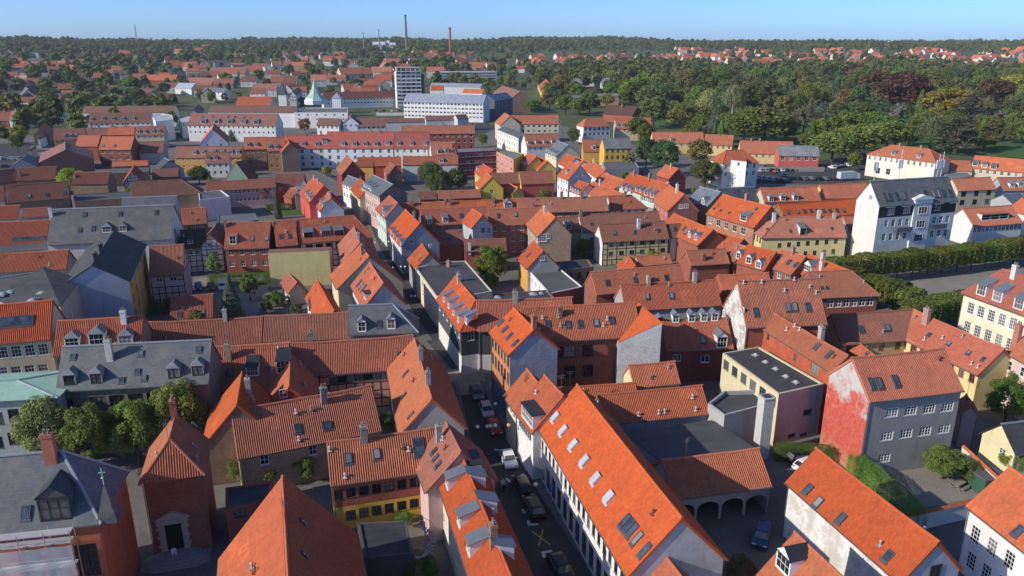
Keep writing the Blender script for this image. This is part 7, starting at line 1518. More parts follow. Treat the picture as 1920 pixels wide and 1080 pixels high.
# --- woods and suburb greenery beyond counting
def woods(name, label, pts, col, kind, seed):
    me = bpy.data.meshes.new(name); me.from_pydata([p[:3] for p in pts], [], [])
    at = me.attributes.new('size', 'FLOAT', 'POINT'); at.data.foreach_set('value', [p[3] for p in pts])
    o = link(name, me, color=col); tag(o, label, None, None, 'stuff')
    src = None if kind == 'park' else TREE.setdefault(('xfar', kind), crown(kind, 330, 1.75, seed))
    ng = bpy.data.node_groups.new(name, 'GeometryNodeTree'); ng.interface.new_socket('Geometry', in_out='INPUT', socket_type='NodeSocketGeometry'); ng.interface.new_socket('Geometry', in_out='OUTPUT', socket_type='NodeSocketGeometry')
    n = ng.nodes; gi = n.new('NodeGroupInput'); go = n.new('NodeGroupOutput'); mp = n.new('GeometryNodeMeshToPoints'); ip = n.new('GeometryNodeInstanceOnPoints'); oi = n.new('GeometryNodeObjectInfo'); na = n.new('GeometryNodeInputNamedAttribute'); na.data_type = 'FLOAT'; na.inputs['Name'].default_value = 'size'
    rv = n.new('FunctionNodeRandomValue'); rv.data_type = 'FLOAT_VECTOR'; rv.inputs[0].default_value = (0, 0, 0); rv.inputs[1].default_value = (0, 0, 6.28)
    oi.inputs['Object'].default_value = PROTO[kind]
    l = ng.links.new; l(gi.outputs[0], mp.inputs[0]); l(mp.outputs[0], ip.inputs['Points']); l(oi.outputs['Geometry'], ip.inputs['Instance']); l(na.outputs[0], ip.inputs['Scale']); l(rv.outputs[0], ip.inputs['Rotation']); l(ip.outputs[0], go.inputs[0])
    md = o.modifiers.new('scatter', 'NODES'); md.node_group = ng
    return o
PROTO = {}
for kind, at_, sd in (('broad', (455, 96), 5), ('tall', (520, 94), 8)):
    p = GT(*at_); root = empty('broadleaf_tree', p); tag(root, 'lone %s tree at the edge of the far woods' % ('round' if kind == 'broad' else 'slender'), 'tree'); root.scale = (1.3, 1.3, 1.3)
    me = crown(kind, 420, 1.65, sd); PROTO[kind] = link('crown', me, root, color=GRN); link('trunk', trunk(kind, 2), root, color=(.09, .07, .05))
pts = {0: [], 1: [], 2: [], 3: []}
wr = random.Random(21)
def dens(px, py):
    """how thickly wooded the country is where this photo position meets the ground"""
    if py < 96: return 1.0
    if px < 480: return .6 if py < 106 else .22 if py < 150 else .12 if py < 200 else .1 * (px < 330)
    if px < 1010: return .7 if py < 102 else .2 if py < 140 else .1 if py < 180 else 0
    return .15 if py < 130 else .8 if py < 165 else 0
def pix(x, y, z):
    c, s = math.cos(PITCH), math.sin(PITCH); dz = z - CAMZ; f = y * c - dz * s; u = y * s + dz * c
    return 960 + FPX * x / f, 540 - FPX * u / f
made = 0
for _ in range(90000):
    d = 480 + 3700 * wr.random() ** 1.25; th = wr.uniform(-36, 36); x = d * math.sin(R(th)); y = d * math.cos(R(th)); z = terrain(x, y)
    px, py = pix(x, y, z)
    if not (-60 < px < 1980): continue
    patch = .5 + .5 * math.sin(x / 61 + 1.7 * math.sin(y / 83)) * math.sin(y / 71 + 1.3 * math.sin(x / 97))
    dd = dens(px, py)
    if dd < 1 and dd * (.5 + patch) < wr.random(): continue
    if d < 1500 and blocked(x, y, 3.5): continue
    h = wr.uniform(.75, 1.6) * (.7 + .65 * patch) * (1.15 if d > 900 else 1) * (.8 if 92 < py < 128 and px > 1000 else 1)
    pts[wr.choice((0, 0, 1, 1, 2, 3))].append((x, y, z - .2, h)); made += 1
    if made > 15000: break
woods('woodland', 'dark green woods covering the far slopes up to the horizon', pts[0], (.055, .076, .022), 'broad', 5)
woods('woodland', 'mid green trees mixed through the far woods and suburbs', pts[1], (.07, .095, .024), 'broad', 5)
woods('woodland', 'slender olive trees mixed through the far woods', pts[2], (.085, .095, .03), 'tall', 8)
woods('woodland', 'deep green slender trees in the far woods', pts[3], (.04, .06, .02), 'tall', 8)
park = []
PROTO['park'] = next(ob for ob in bpy.data.objects if ob.name.startswith('crown') and ob.data == TREE[('broad', 'far', 0)][0])
while len(park) < 170:
    px_, py_ = wr.uniform(1185, 1940), wr.uniform(158, 286); p_ = GT(px_, py_)
    if blocked(p_.x, p_.y, 4.0): continue
    if 1420 < px_ < 1720 and 200 < py_ < 262 and wr.random() < .6: continue
    if 1380 < px_ < 1700 and py_ > 268: continue
    park.append((p_.x, p_.y, p_.z - .2, wr.uniform(.7, 1.5) if py_ > 215 else wr.uniform(1.2, 2.2)))
woods('park_trees', 'massed green trees filling the churchyard park between the single trees', park[::2], (.075, .10, .022), 'park', 5)
woods('park_trees', 'massed olive trees filling the churchyard park between the single trees', park[1::2], (.055, .075, .02), 'park', 5)
print('WOODS', made)
# ---------------------------------------------------------------- cars
def car_meshes(L=4.2, Wd=1.75, Hh=1.5, van=False):
    k = ('car', L, van)
    if k in CACHE: return CACHE[k]
    x0, x1 = -L / 2, L / 2
    low = [(x0, .35), (x0 + .03, .62), (x0 + .12, .86), (x0 + .55, .93), (x1 - 1.15, .93), (x1 - .25, .78), (x1 - .03, .6), (x1, .38), (x1 - .1, .22), (x0 + .1, .22)]
    b = MB()
    def ext(prof, hw, top):
        n = len(prof)
        for s in (-1, 1):
            P = [(x, s * hw(z), z) for x, z in prof]; b.quad(P if s < 0 else P[::-1])
        for i in range(n):
            (xa, za), (xb, zb) = prof[i], prof[(i + 1) % n]
            b.quad([(xa, -hw(za), za), (xa, hw(za), za), (xb, hw(zb), zb), (xb, -hw(zb), zb)])
    ext(low, lambda z: Wd / 2 - (.06 if z > .8 else .03 if z < .4 else 0), 0)
    cab = [(x0 + .12, .9), (x0 + (.3 if van else .62), Hh - .06), (x0 + (.6 if van else 1.05), Hh), (x1 - (1.7 if not van else 1.2), Hh - .02), (x1 - (1.45 if not van else 1.0), Hh - .09), (x1 - (.95 if not van else .5), .9)]
    hwc = lambda z: Wd / 2 - .05 - max(0, z - .9) * .32
    ext(cab, hwc, 1)
    body = b.mesh('body', ['car'])
    g = MB()
    def q(a, c): g.quad(a)
    # glass panels a little proud of the cabin
    e = .012
    xa, xb = cab[4][0], cab[5][0]; za, zb = cab[4][1], cab[5][1] + .04
    g.quad([(xb - .02 + e, -hwc(zb) + .08, zb + e), (xb - .02 + e, hwc(zb) - .08, zb + e), (xa + e + .04, hwc(za) - .08, za + e), (xa + e + .04, -hwc(za) + .08, za + e)])
    xa, za = cab[1]; xb, zb = cab[0][0] + .05, .98
    g.quad([(xa - e - .03, -hwc(za) + .1, za - .02), (xa - e - .03, hwc(za) - .1, za - .02), (xb - e, hwc(zb) - .1, zb), (xb - e, -hwc(zb) + .1, zb)])
    for s in (-1, 1):
        zt = Hh - .16; zl = .96; m = (cab[0][0] + cab[5][0]) / 2 - .1
        for xs in ((cab[0][0] + .28, m - .05, cab[1][0] + .12, m - .05), (m + .05, cab[5][0] - .12, m + .05, cab[4][0] - .05)):
            P = [(xs[0], s * (hwc(zl) + e), zl), (xs[1], s * (hwc(zl) + e), zl), (xs[3], s * (hwc(zt) + e), zt), (xs[2], s * (hwc(zt) + e), zt)]
            g.quad(P if s < 0 else P[::-1])
    glass = g.mesh('windows', ['glass'])
    w = MB()
    prof = [(.0, -.1), (.31, -.1), (.33, -.06), (.33, .06), (.31, .1), (.0, .1)]
    for i in range(len(prof) - 1):
        (r0, y0), (r1, y1) = prof[i], prof[i + 1]
        for kk in range(14):
            t0, t1 = 2 * math.pi * kk / 14, 2 * math.pi * (kk + 1) / 14
            w.quad([(r0 * math.cos(t0), y0, r0 * math.sin(t0)), (r0 * math.cos(t1), y0, r0 * math.sin(t1)), (r1 * math.cos(t1), y1, r1 * math.sin(t1)), (r1 * math.cos(t0), y1, r1 * math.sin(t0))])
    wheel = w.mesh('wheel', ['rubber'])
    hl = MB(); hl.box(-.02, .05, -.2, .2, -.07, .07); lamp = hl.mesh('headlight', ['paint'])
    mr = MB(); mr.box(-.08, .08, -.1, .1, -.06, .07); mir = mr.mesh('mirror', ['car'])
    CACHE[k] = (body, glass, wheel, lamp, mir, L, Wd); return CACHE[k]
def car(label, at, toward, col, L=4.1, Hh=1.5, van=False, group=None, simple=False, px=True, ang=None, z=None):
    p = G(*at, 0) if px else Vector((*at, 0))
    if ang is None: q = G(*toward, 0); ang = math.atan2(q.y - p.y, q.x - p.x)
    body, glass, wheel, lamp, mir, L, Wd = car_meshes(L, 1.75, Hh, van)
    root = empty('van' if van else 'car', (p.x, p.y, .03 if z is None else z), ang); tag(root, label, 'van' if van else 'car', group)
    link('body', body, root, color=col); link('windows', glass, root)
    for sx in (-1, 1):
        for sy in (-1, 1): link('wheel', wheel, root, (sx * L * .31, sy * (Wd / 2 - .1), .33), color=(.015, .015, .016))
    if not simple:
        for sy in (-1, 1):
            link('headlight', lamp, root, (L / 2 - .07, sy * .58, .66), color=(.75, .75, .72)); link('tail_light', lamp, root, (-L / 2 + .02, sy * .62, .75), color=(.3, .02, .02)); link('mirror', mir, root, (L * .13, sy * (Wd / 2 + .06), .98), color=col)
    return root
BLK = (.012, .013, .015); SLV = (.38, .39, .4); WHC = (.75, .75, .74); REDC = (.3, .015, .012); BLUC = (.02, .045, .11); GRYC = (.13, .135, .14)
car('white hatchback driving down the shaded street', (954, 869), (975, 920), WHC, 3.7)
car('black parked car behind the white hatchback', (979, 917), (952, 866), BLK, 4.3)
car('long black parked car nearest the yellow cross', (1000, 958), (972, 905), BLK, 4.6)
car('red car under the paper lanterns', (927, 808), (945, 850), REDC, 4.0)
car('silver grey car behind the red car', (912, 775), (925, 808), SLV, 4.0)
car('dark car farthest up the parked row', (894, 743), (905, 770), GRYC, 4.2)
car('black car at the bottom edge of the street', (1052, 1075), (1085, 1130), BLK, 4.3)
car('dark blue car in the gravel courtyard', (372, 543), (372, 570), BLUC, 4.0)
car('small red car in the gravel courtyard', (396, 543), (396, 570), REDC, 3.7)
car('white car in the gravel courtyard', (418, 541), (418, 570), WHC, 4.1)
car('silver car parked beside the hedge in the courtyard', (469, 538), (469, 570), SLV, 4.1)
car('dark blue car in the arcade yard', (1428, 1012), (1415, 1060), BLUC, 4.3)
car('black car half hidden behind the ivy hedge', (1502, 866), (1540, 860), BLK, 4.2)
car('white van like car beside the black one', (1515, 880), (1545, 870), WHC, 4.1)
CCOL = [WHC, SLV, BLK, GRYC, BLUC, (.08, .02, .02), SLV, BLK]
n = 0
for (ax, ay, bx, by, cnt, rn) in [(1425, 322, 1530, 320, 12, 'along the fence wall'), (1405, 334, 1470, 342, 7, 'near the white villa'), (1480, 337, 1560, 338, 7, 'in the front row'), (1560, 316, 1588, 312, 4, 'at the right end'), (1430, 315, 1465, 331, 4, 'in the slanting row')]:
    for i in range(cnt):
        t = i / max(1, cnt - 1); c = rnd.choice(CCOL)
        car('%s car %s of the villa car park, %s from the left' % ({WHC: 'white', SLV: 'silver', BLK: 'black', GRYC: 'grey', BLUC: 'blue'}.get(c, 'dark red'), rn, ORD[i]), (ax + (bx - ax) * t, ay + (by - ay) * t), None, c, group='cars in the car park by the white villa', simple=True, ang=GA + math.pi / 2 + rnd.uniform(-.05, .05))
for (ax, ay, bx, by, cnt, rn) in [(700, 213.5, 872, 212.5, 26, 'front'), (705, 209.5, 875, 209, 24, 'back')]:
    for i in range(cnt):
        t = i / max(1, cnt - 1); c = rnd.choice(CCOL)
        if rnd.random() < .12: continue
        car('%s car in the %s row of the parking deck, bay %s from the left' % ({WHC: 'white', SLV: 'silver', BLK: 'black', GRYC: 'grey', BLUC: 'blue'}.get(c, 'dark red'), rn, ORD[i]), (ax + (bx - ax) * t, ay + (by - ay) * t), None, c, group='cars on the long parking deck', simple=True, ang=GA + math.pi / 2)
for i in range(9):
    c = rnd.choice(CCOL); car('%s car in the far left car park, %s row, %s from the left' % ({WHC: 'white', SLV: 'silver', BLK: 'black', GRYC: 'grey', BLUC: 'blue'}.get(c, 'dark red'), ('back', 'front')[i // 5], ORD[i % 5]), (2 + (i % 5) * 11, 300 + (i // 5) * 14), None, c, group='cars in the far left car park', simple=True, ang=GA)
for i, (x, y) in enumerate([(982, 158), (992, 172), (978, 186), (985, 143)]):
    car('car on the far road, %s from the crossing' % ORD[i], (x, y), None, CCOL[i], simple=True, ang=math.pi / 2, z=.35)
# delivery lorry in the car park
p = G(1590, 338, 0); root = empty('lorry', p, GA); tag(root, 'grey box lorry in the car park', 'lorry')
m = MB(); m.box(-4.5, 2.2, -1.25, 1.25, .9, 3.5); link('box', m.mesh('box', ['paint']), root, color=(.5, .52, .55)); m = MB(); m.box(2.4, 4.4, -1.15, 1.15, .5, 2.7); link('cab', m.mesh('cab', ['car']), root, color=(.7, .7, .7))
for sx in (-3.2, 3.2):
    for sy in (-1.1, 1.1): link('wheel', car_meshes()[2], root, (sx, sy, .45), (0, 0, 0), (.02, .02, .02), (1.35, 1.35, 1.35))
# ---------------------------------------------------------------- people
def person(name, label, loc, ang, joints, edges, radii, col, skin=(.5, .3, .22), hair=(.05, .03, .02), head=None, legs=None):
    root = empty(name, loc, ang); tag(root, label, 'person')
    me = bpy.data.meshes.new('body'); me.from_pydata(joints, edges, []); o = link('body', me, root, color=col); me.materials.append(MATS['skin'])
    md = o.modifiers.new('skin', 'SKIN')
    for v, r in zip(me.skin_vertices[0].data, radii): v.radius = (r, r)
    me.skin_vertices[0].data[0].use_root = True
    o.modifiers.new('sub', 'SUBSURF').levels = 1
    if head is not None:
        h = MB(); h.lathe([(0, -.13), (.06, -.11), (.085, -.03), (.095, .03), (.08, .09), (0, .125)], 10); link('head', h.mesh('head', ['skin'], True), root, head, color=skin)
        h = MB(); h.lathe([(.1, .0), (.102, .05), (.085, .11), (0, .14)], 10); link('hair', h.mesh('hair', ['skin'], True), root, (head[0] - .012, head[1], head[2] + .005), color=hair)
    return root
# rider sitting on a scooter, facing +x
J = [(0, 0, .82), (0, 0, 1.1), (.03, 0, 1.32), (.04, 0, 1.42), (.05, .2, 1.3), (.2, .25, 1.08), (.42, .22, 1.0), (.05, -.2, 1.3), (.2, -.25, 1.08), (.42, -.22, 1.0), (.35, .14, .8), (.42, .14, .38), (.5, .14, .34), (.35, -.14, .8), (.42, -.14, .38), (.5, -.14, .34)]
E_ = [(0, 1), (1, 2), (2, 3), (2, 4), (4, 5), (5, 6), (2, 7), (7, 8), (8, 9), (0, 10), (10, 11), (11, 12), (0, 13), (13, 14), (14, 15)]
RR = [.16, .15, .15, .06, .07, .05, .04, .07, .05, .04, .1, .07, .05, .1, .07, .05]
sp = G(943, 918, .1); an = math.atan2(G(965, 980, 0).y - G(943, 918, 0).y, G(965, 980, 0).x - G(943, 918, 0).x)
root = empty('scooter', G(943, 918, 0), an); tag(root, 'dark motor scooter ridden along the shaded street', 'scooter')
m = MB(); m.box(-.75, -.05, -.16, .16, .45, .78); m.box(-.05, .5, -.15, .15, .3, .38); link('body', m.mesh('body', ['car']), root, color=BLK)
m = MB(); m.bar((.5, 0, .35), (.42, 0, 1.05), .06); m.bar((.42, -.3, 1.02), (.42, .3, 1.02), .025); m.box(.4, .55, -.2, .2, .4, .85); link('handlebar', m.mesh('handlebar', ['car']), root, color=BLK)
for x in (-.55, .65): link('wheel', car_meshes()[2], root, (x, 0, .25), (0, 0, 0), (.02, .02, .02), (.75, .6, .75))
person('person', 'person in pale jacket and helmet riding the scooter', G(943, 918, 0), an, J, E_, RR, (.55, .54, .5), head=(.06, 0, 1.58), hair=(.08, .08, .08))
# ---------------------------------------------------------------- chapel portal, steps
root_c, fr_c, (hr_c, w_c, xa_c, xb_c, he_c) = CH
q = fr_c.hit(323, 975, (0, 0, 0), (0, 0, 1))     # rough, only to find the near end
near = xb_c if abs(fr_c.loc(G(315, 1030, 0)).x - xb_c) < abs(fr_c.loc(G(315, 1030, 0)).x - xa_c) else xa_c
sg = 1 if near > 0 else -1; wx = near - sg * .35
pp = fr_c.hit(324, 980, (wx, 0, 0), (sg, 0, 0)); py0 = pp.y if pp else 0
por = empty('portal', (0, 0, 0)); por.parent = root_c; por.location = (wx, py0, 0); por.rotation_euler = (0, 0, -math.pi / 2 if sg > 0 else math.pi / 2)
m = MB()      # stone surround, outward +y
for sx in (-1, 1):
    m.box(min(sx * .85, sx * 1.35), max(sx * .85, sx * 1.35), -.05, .3, 0.8, 4.0)
    for k in range(6): m.box(min(sx * .82, sx * (1.6 if k % 2 else 1.42)), max(sx * .82, sx * (1.6 if k % 2 else 1.42)), -.05, .36, .85 + k * .52, 1.12 + k * .52)
m.box(-1.55, 1.55, -.05, .34, 4.0, 4.55)
m.quad([(1.75, .4, 4.6), (-1.75, .4, 4.6), (0, .4, 5.5)], 0); m.quad([(-1.75, -.03, 4.6), (-1.75, .4, 4.6), (0, .4, 5.5), (0, -.03, 5.5)][::-1], 0); m.quad([(1.75, -.03, 4.6), (1.75, .4, 4.6), (0, .4, 5.5), (0, -.03, 5.5)], 0); m.quad([(-1.75, -.03, 4.6), (1.75, -.03, 4.6), (1.75, .4, 4.6), (-1.75, .4, 4.6)], 0)
link('stone_surround', m.mesh('stone_surround', ['stone']), por, color=(.42, .36, .29))
m = MB(); m.box(-.84, .84, -.04, .06, .8, 3.98); link('door', m.mesh('door', ['timber']), por, color=(.008, .008, .009))
for k in range(5):
    m = MB(); r = 1.7 + .42 * (4 - k); z0 = .0 if k == 0 else .16 * k; z1 = .16 * (k + 1)
    P = [(-r, .02), (-r, .4 + .42 * (4 - k)), (-r * .55, 1.0 + .42 * (4 - k)), (r * .55, 1.0 + .42 * (4 - k)), (r, .4 + .42 * (4 - k)), (r, .02)]
    m.quad([(x, y, z1) for x, y in P][::-1], 0)
    for i in range(6): a, b = P[i], P[(i + 1) % 6]; m.quad([(a[0], a[1], z0 - .05), (b[0], b[1], z0 - .05), (b[0], b[1], z1), (a[0], a[1], z1)])
    link('step', m.mesh('step', ['stone']), por, color=(.26, .25, .235))
bpy.context.view_layer.update()
wp = por.matrix_world @ Vector((.1, 1.0, .8))
JJ = [(0, 0, .42), (.08, 0, .62), (.2, 0, .82), (.25, 0, .92), (.2, .18, .78), (.34, .2, .52), (.5, .16, .4), (.2, -.18, .78), (.34, -.2, .52), (.5, -.16, .4), (.34, .15, .5), (.12, .15, .1), (.3, .15, .06), (.34, -.15, .5), (.12, -.15, .1), (.3, -.15, .06)]
person('person', 'person in white crouching on the chapel steps', wp, por.matrix_world.to_euler().z + 1.57, JJ, E_, RR, (.78, .78, .8), head=(.33, 0, 1.02))
# ---------------------------------------------------------------- town hall turret and scaffold
root_t, fr_t, (hr_t, w_t, xa_t, xb_t, he_t) = TH
tp_ = fr_t.hit(200, 978, (0, w_t, 0), (0, 1, 0))
if tp_:
    m = MB(); m.lathe([(1.25, 0), (.05, 3.6), (0, 3.6)], 4, a0=math.pi / 4); tu = link('turret', m.mesh('turret', ['slate']), root_t, (tp_.x, w_t - .9, he_t - .1), color=SLT)
    m = MB(); m.bar((0, 0, 3.5), (0, 0, 5.2), .05, n=6); m.lathe([(0, 4.1), (.16, 4.25), (0, 4.4)], 8); m.box(-.3, .3, -.03, .03, 4.75, 4.83); link('finial', m.mesh('finial', ['copper']), tu)
net_m, nt_, b_ = newmat('netting'); b_.inputs['Base Color'].default_value = (.8, .81, .83, 1); b_.inputs['Alpha'].default_value = .42; b_.inputs['Roughness'].default_value = .6; MATS['net'] = net_m
sc_root = empty('scaffold', (fr_t.o.x, fr_t.o.y, 0), fr_t.a); tag(sc_root, 'netted steel scaffold in front of the town hall', 'scaffold')
a0 = fr_t.hit(-60, 1060, (0, w_t + 1.6, 0), (0, 1, 0)); a1 = fr_t.hit(142, 1060, (0, w_t + 1.6, 0), (0, 1, 0))
if a0 and a1:
    xs0, xs1 = sorted((a0.x, a1.x)); H_ = he_t - .6; nb = 4
    for i in range(nb + 1):
        for yy in (w_t + .5, w_t + 1.6):
            x = xs0 + (xs1 - xs0) * i / nb; m = MB(); m.bar((x, yy, 0), (x, yy, H_ + 1.3), .04, n=6); link('pole', m.mesh('pole', ['steel']), sc_root, color=(.6, .6, .62))
    for lv in (1, 2, 3, 4):
        z = H_ * lv / 4; m = MB(); m.box(xs0 + .1, xs1 - .1, w_t + .55, w_t + 1.5, z - .06, z); link('deck', m.mesh('deck', ['timber']), sc_root, color=(.5, .48, .44))
        m = MB()
        for zz in (.5, 1.0): m.bar((xs0, w_t + 1.6, z + zz), (xs1, w_t + 1.6, z + zz), .03, n=5); m.bar((xs1, w_t + .5, z + zz), (xs1, w_t + 1.6, z + zz), .03, n=5)
        link('guard_rail', m.mesh('guard_rail', ['steel']), sc_root, color=(.6, .6, .62))
    for i in range(nb):
        x0_, x1_ = xs0 + (xs1 - xs0) * i / nb, xs0 + (xs1 - xs0) * (i + 1) / nb
        m = MB(); NN = 8
        for u in range(NN):
            for v in range(NN):
                P = [(x0_ + (x1_ - x0_) * (u + du) / NN, w_t + 1.68 + .03 * math.sin((u + du) * .9 + (v + dv)) * math.sin((v + dv) * 1.3), (H_ - .2) * (v + dv) / NN) for du, dv in ((0, 0), (1, 0), (1, 1), (0, 1))]
                m.quad(P)
        link('netting', m.mesh('netting', ['net'], True), sc_root)
        m = MB(); m.bar((x0_, w_t + 1.62, .2), (x1_, w_t + 1.62, H_), .03, n=5); link('brace', m.mesh('brace', ['steel']), sc_root, color=(.6, .6, .62))
    m = MB()
    for u in range(10):
        P = [(xs0, w_t + .5 + 1.1 * u / 10, H_ + .9 + .05 * (u % 2)), (xs1, w_t + .5 + 1.1 * u / 10, H_ + .9 + .05 * (u % 2)), (xs1, w_t + .5 + 1.1 * (u + 1) / 10, H_ + .9 + .05 * ((u + 1) % 2)), (xs0, w_t + .5 + 1.1 * (u + 1) / 10, H_ + .9 + .05 * ((u + 1) % 2))]; m.quad(P)
    link('roof_sheet', m.mesh('roof_sheet', ['net'], True), sc_root)
# ---------------------------------------------------------------- carport with arches
def carport():
    hr, w = solve((1240, 862), (1424, 840), (1370, 923), 3.6, 40); a = G(1240, 862, hr); b = G(1424, 840, hr)
    root, fr, (hr, w, x0, x1, he) = house('open carport with three arches and red tile roof', MID, ((.38, .355, .325), 'plaster'), (1240, 862), (1424, 840), (1370, 923), 3.6, pitch=40, rows=(('f', 'z', 4, 1.25, 2.7, 2.46),), name='carport', cat='carport')
    L = (x1 - x0 - .28); yw = w - .35
    for i in range(4):
        cx = x0 + .14 + L * (i + .5) / 4; m = MB(); r = 1.35; zt = 2.48
        for s in (-1, 1):
            arc = [(s * r * math.cos(t), 1.62 + .86 * math.sin(t)) for t in [k * math.pi / 2 / 6 for k in range(7)]]
            for k in range(6):
                (xa_, za_), (xb_, zb_) = arc[k], arc[k + 1]
                m.quad([(cx + xa_, yw - .01, za_), (cx + xb_, yw - .01, zb_), (cx + xb_, yw - .01, zt), (cx + xa_, yw - .01, zt)]); m.quad([(cx + xa_, yw - .01, za_), (cx + xb_, yw - .01, zb_), (cx + xb_, yw - .13, zb_), (cx + xa_, yw - .13, za_)])
        link('arch', m.mesh('arch', ['plaster']), root, color=(.38, .355, .325))
carport()
# ---------------------------------------------------------------- yard furniture
p = G(1425, 856, 0); root = empty('chimney_stack', p, GA); tag(root, 'square concrete chimney stack beside the grey annex', 'chimney'); m = MB(); m.box(-.75, .75, -.75, .75, 0, 8.6); m.box(-.82, .82, -.82, .82, 8.6, 8.75); link('shaft', m.mesh('shaft', ['stone']), root, color=(.5, .49, .46)); m = MB(); m.box(-.5, .5, -.5, .5, 8.76, 8.85); link('flue_cover', m.mesh('flue_cover', ['zinc']), root, color=(.08, .08, .08))
def gwall(lab, a, b, h, col, cop=True, th=.35):
    A = G(*a, 0); B = G(*b, 0); d = B - A; root = empty('garden_wall', (A + B) / 2, math.atan2(d.y, d.x)); tag(root, lab, 'wall'); L = d.length
    m = MB(); m.box(-L / 2, L / 2, -th / 2, th / 2, -.5, h); link('masonry', m.mesh('masonry', ['plaster']), root, color=col)
    if cop:
        m = MB()
        for s in (-1, 1): m.quad([(-L / 2, s * (th / 2 + .12), h - .05), (L / 2, s * (th / 2 + .12), h - .05), (L / 2, 0, h + .2), (-L / 2, 0, h + .2)][::(1 if s < 0 else -1)], 0, [(0, 0), (L, 0), (L, .3), (0, .3)])
        link('coping', m.mesh('coping', ['tile']), root, color=MID)
gwall('white garden wall with tile coping below the hedge', (1690, 1000), (1825, 968), 2.2, (.7, .68, .64))
gwall('white garden wall rising right of the dark grey house', (1800, 870), (1868, 935), 2.6, (.7, .68, .64))
gwall('grey fence wall along the car park', (1413, 322), (1545, 322), 2.0, (.3, .28, .24), False)
gwall('low white wall of the parking deck', (705, 217), (880, 216), 2.2, (.62, .6, .55), False, .5)
p = G(1848, 918, 0); root = empty('garden_shed', p, GA); tag(root, 'small green garden shed with flat black roof', 'shed'); m = MB(); m.box(-1.6, 1.6, -1.2, 1.2, 0, 2.2); link('wall', m.mesh('wall', ['timber']), root, color=(.03, .09, .06)); m = MB(); m.box(-1.75, 1.75, -1.35, 1.35, 2.2, 2.32); link('roof', m.mesh('roof', ['felt']), root, color=(.1, .1, .1)); m = MB(); m.box(-.02, .02, -1.23, -1.2, .1, 2.1); link('door_joint', m.mesh('door_joint', ['timber']), root, color=(.01, .02, .015))
p = G(1797, 915, 0); root = empty('picnic_table', p, GA + .3); tag(root, 'wooden picnic table on the garden terrace', 'table')
m = MB(); m.box(-.9, .9, -.38, .38, .7, .76); link('tabletop', m.mesh('tabletop', ['timber']), root, color=(.26, .22, .17))
for s in (-1, 1):
    m = MB(); m.box(-.9, .9, min(s * .6, s * .85), max(s * .6, s * .85), .42, .47); link('bench', m.mesh('bench', ['timber']), root, color=(.26, .22, .17))
for sx in (-.7, .7):
    m = MB(); m.bar((sx, -.7, 0), (sx, .2, .72), .05); m.bar((sx, .7, 0), (sx, -.2, .72), .05); link('trestle', m.mesh('trestle', ['timber']), root, color=(.22, .18, .14))
def spiral(lab, at, h, r=1.0, col=(.45, .45, .46), turns=1.4):
    p = G(*at, 0); root = empty('spiral_stair', p); tag(root, lab, 'stair'); m = MB(); m.bar((0, 0, 0), (0, 0, h + 1), .06, n=8); link('newel', m.mesh('newel', ['steel']), root, color=col)
    n = int(h / .2); rl = MB(); prev = None
    for i in range(n):
        t = 2 * math.pi * turns * i / n; t2 = t + 2 * math.pi * turns / n * .95; z = (i + 1) * h / n
        m = MB(); m.quad([(0, 0, z), (r * math.cos(t), r * math.sin(t), z), (r * math.cos(t2), r * math.sin(t2), z)]); m.quad([(0, 0, z - .04), (r * math.cos(t), r * math.sin(t), z - .04), (r * math.cos(t2), r * math.sin(t2), z - .04)][::-1]); m.quad([(r * math.cos(t), r * math.sin(t), z - .04), (r * math.cos(t2), r * math.sin(t2), z - .04), (r * math.cos(t2), r * math.sin(t2), z), (r * math.cos(t), r * math.sin(t), z)])
        link('tread', m.mesh('tread', ['steel']), root, color=col)
        q = Vector((r * math.cos(t), r * math.sin(t), z + .95)); rl.bar((q.x, q.y, z), q, .018, n=4)
        if prev is not None: rl.bar(prev, q, .025, n=4)
        prev = q
    link('railing', rl.mesh('railing', ['steel']), root, color=col)
spiral('grey iron spiral stair behind the orange terrace', (800, 1075), 5.2, 1.1)
spiral('pale spiral stair in front of the plain red tiled house', (437, 495), 5.0, 1.0, (.65, .65, .65))
# ---------------------------------------------------------------- antennas on the apartment house
root_a, fr_a, (hr_a, w_a, xa_a, xb_a, he_a) = AP
for i, (px_, py_, hh) in enumerate([(1637, 345, 7.0), (1684, 340, 7.5), (1755, 340, 6.0), (1762, 338, 6.5)]):
    q = fr_a.hit(px_, py_, (0, 0, 0), (0, 1, 0)); x = min(max(q.x, xa_a + 1), xb_a - 1)
    wpt = Vector((fr_a.o.x + x * fr_a.c, fr_a.o.y + x * fr_a.s, hr_a - .3)); r = empty('antenna_mast', wpt, fr_a.a); tag(r, 'pale mobile antenna mast on the apartment house roof, %s from the left' % ORD[i], 'antenna')
    m = MB(); m.bar((0, 0, 0), (0, 0, hh), .09, n=6); m.bar((-.5, 0, hh * .6), (.5, 0, hh * .6), .05, n=5); link('pole', m.mesh('pole', ['steel']), r, color=(.7, .7, .7))
    for sx, sy in ((-.5, 0), (.5, 0), (0, -.45)):
        m = MB(); m.box(sx - .17, sx + .17, sy - .1, sy + .1, hh * .4, hh * .4 + 2.0); link('panel', m.mesh('panel', ['paint']), r, color=(.72, .72, .72))
mid_ = fr_a.hit(1727, 400, (0, w_a - .35, 0), (0, 1, 0)).x; yb_ = w_a - .35
m = MB(); m.box(mid_ - 2.6, mid_ + 2.6, yb_ - .3, yb_ + .35, 0, 16.2); m.box(mid_ - 2.9, mid_ + 2.9, yb_ - .6, yb_ + .55, 16.2, 16.5)
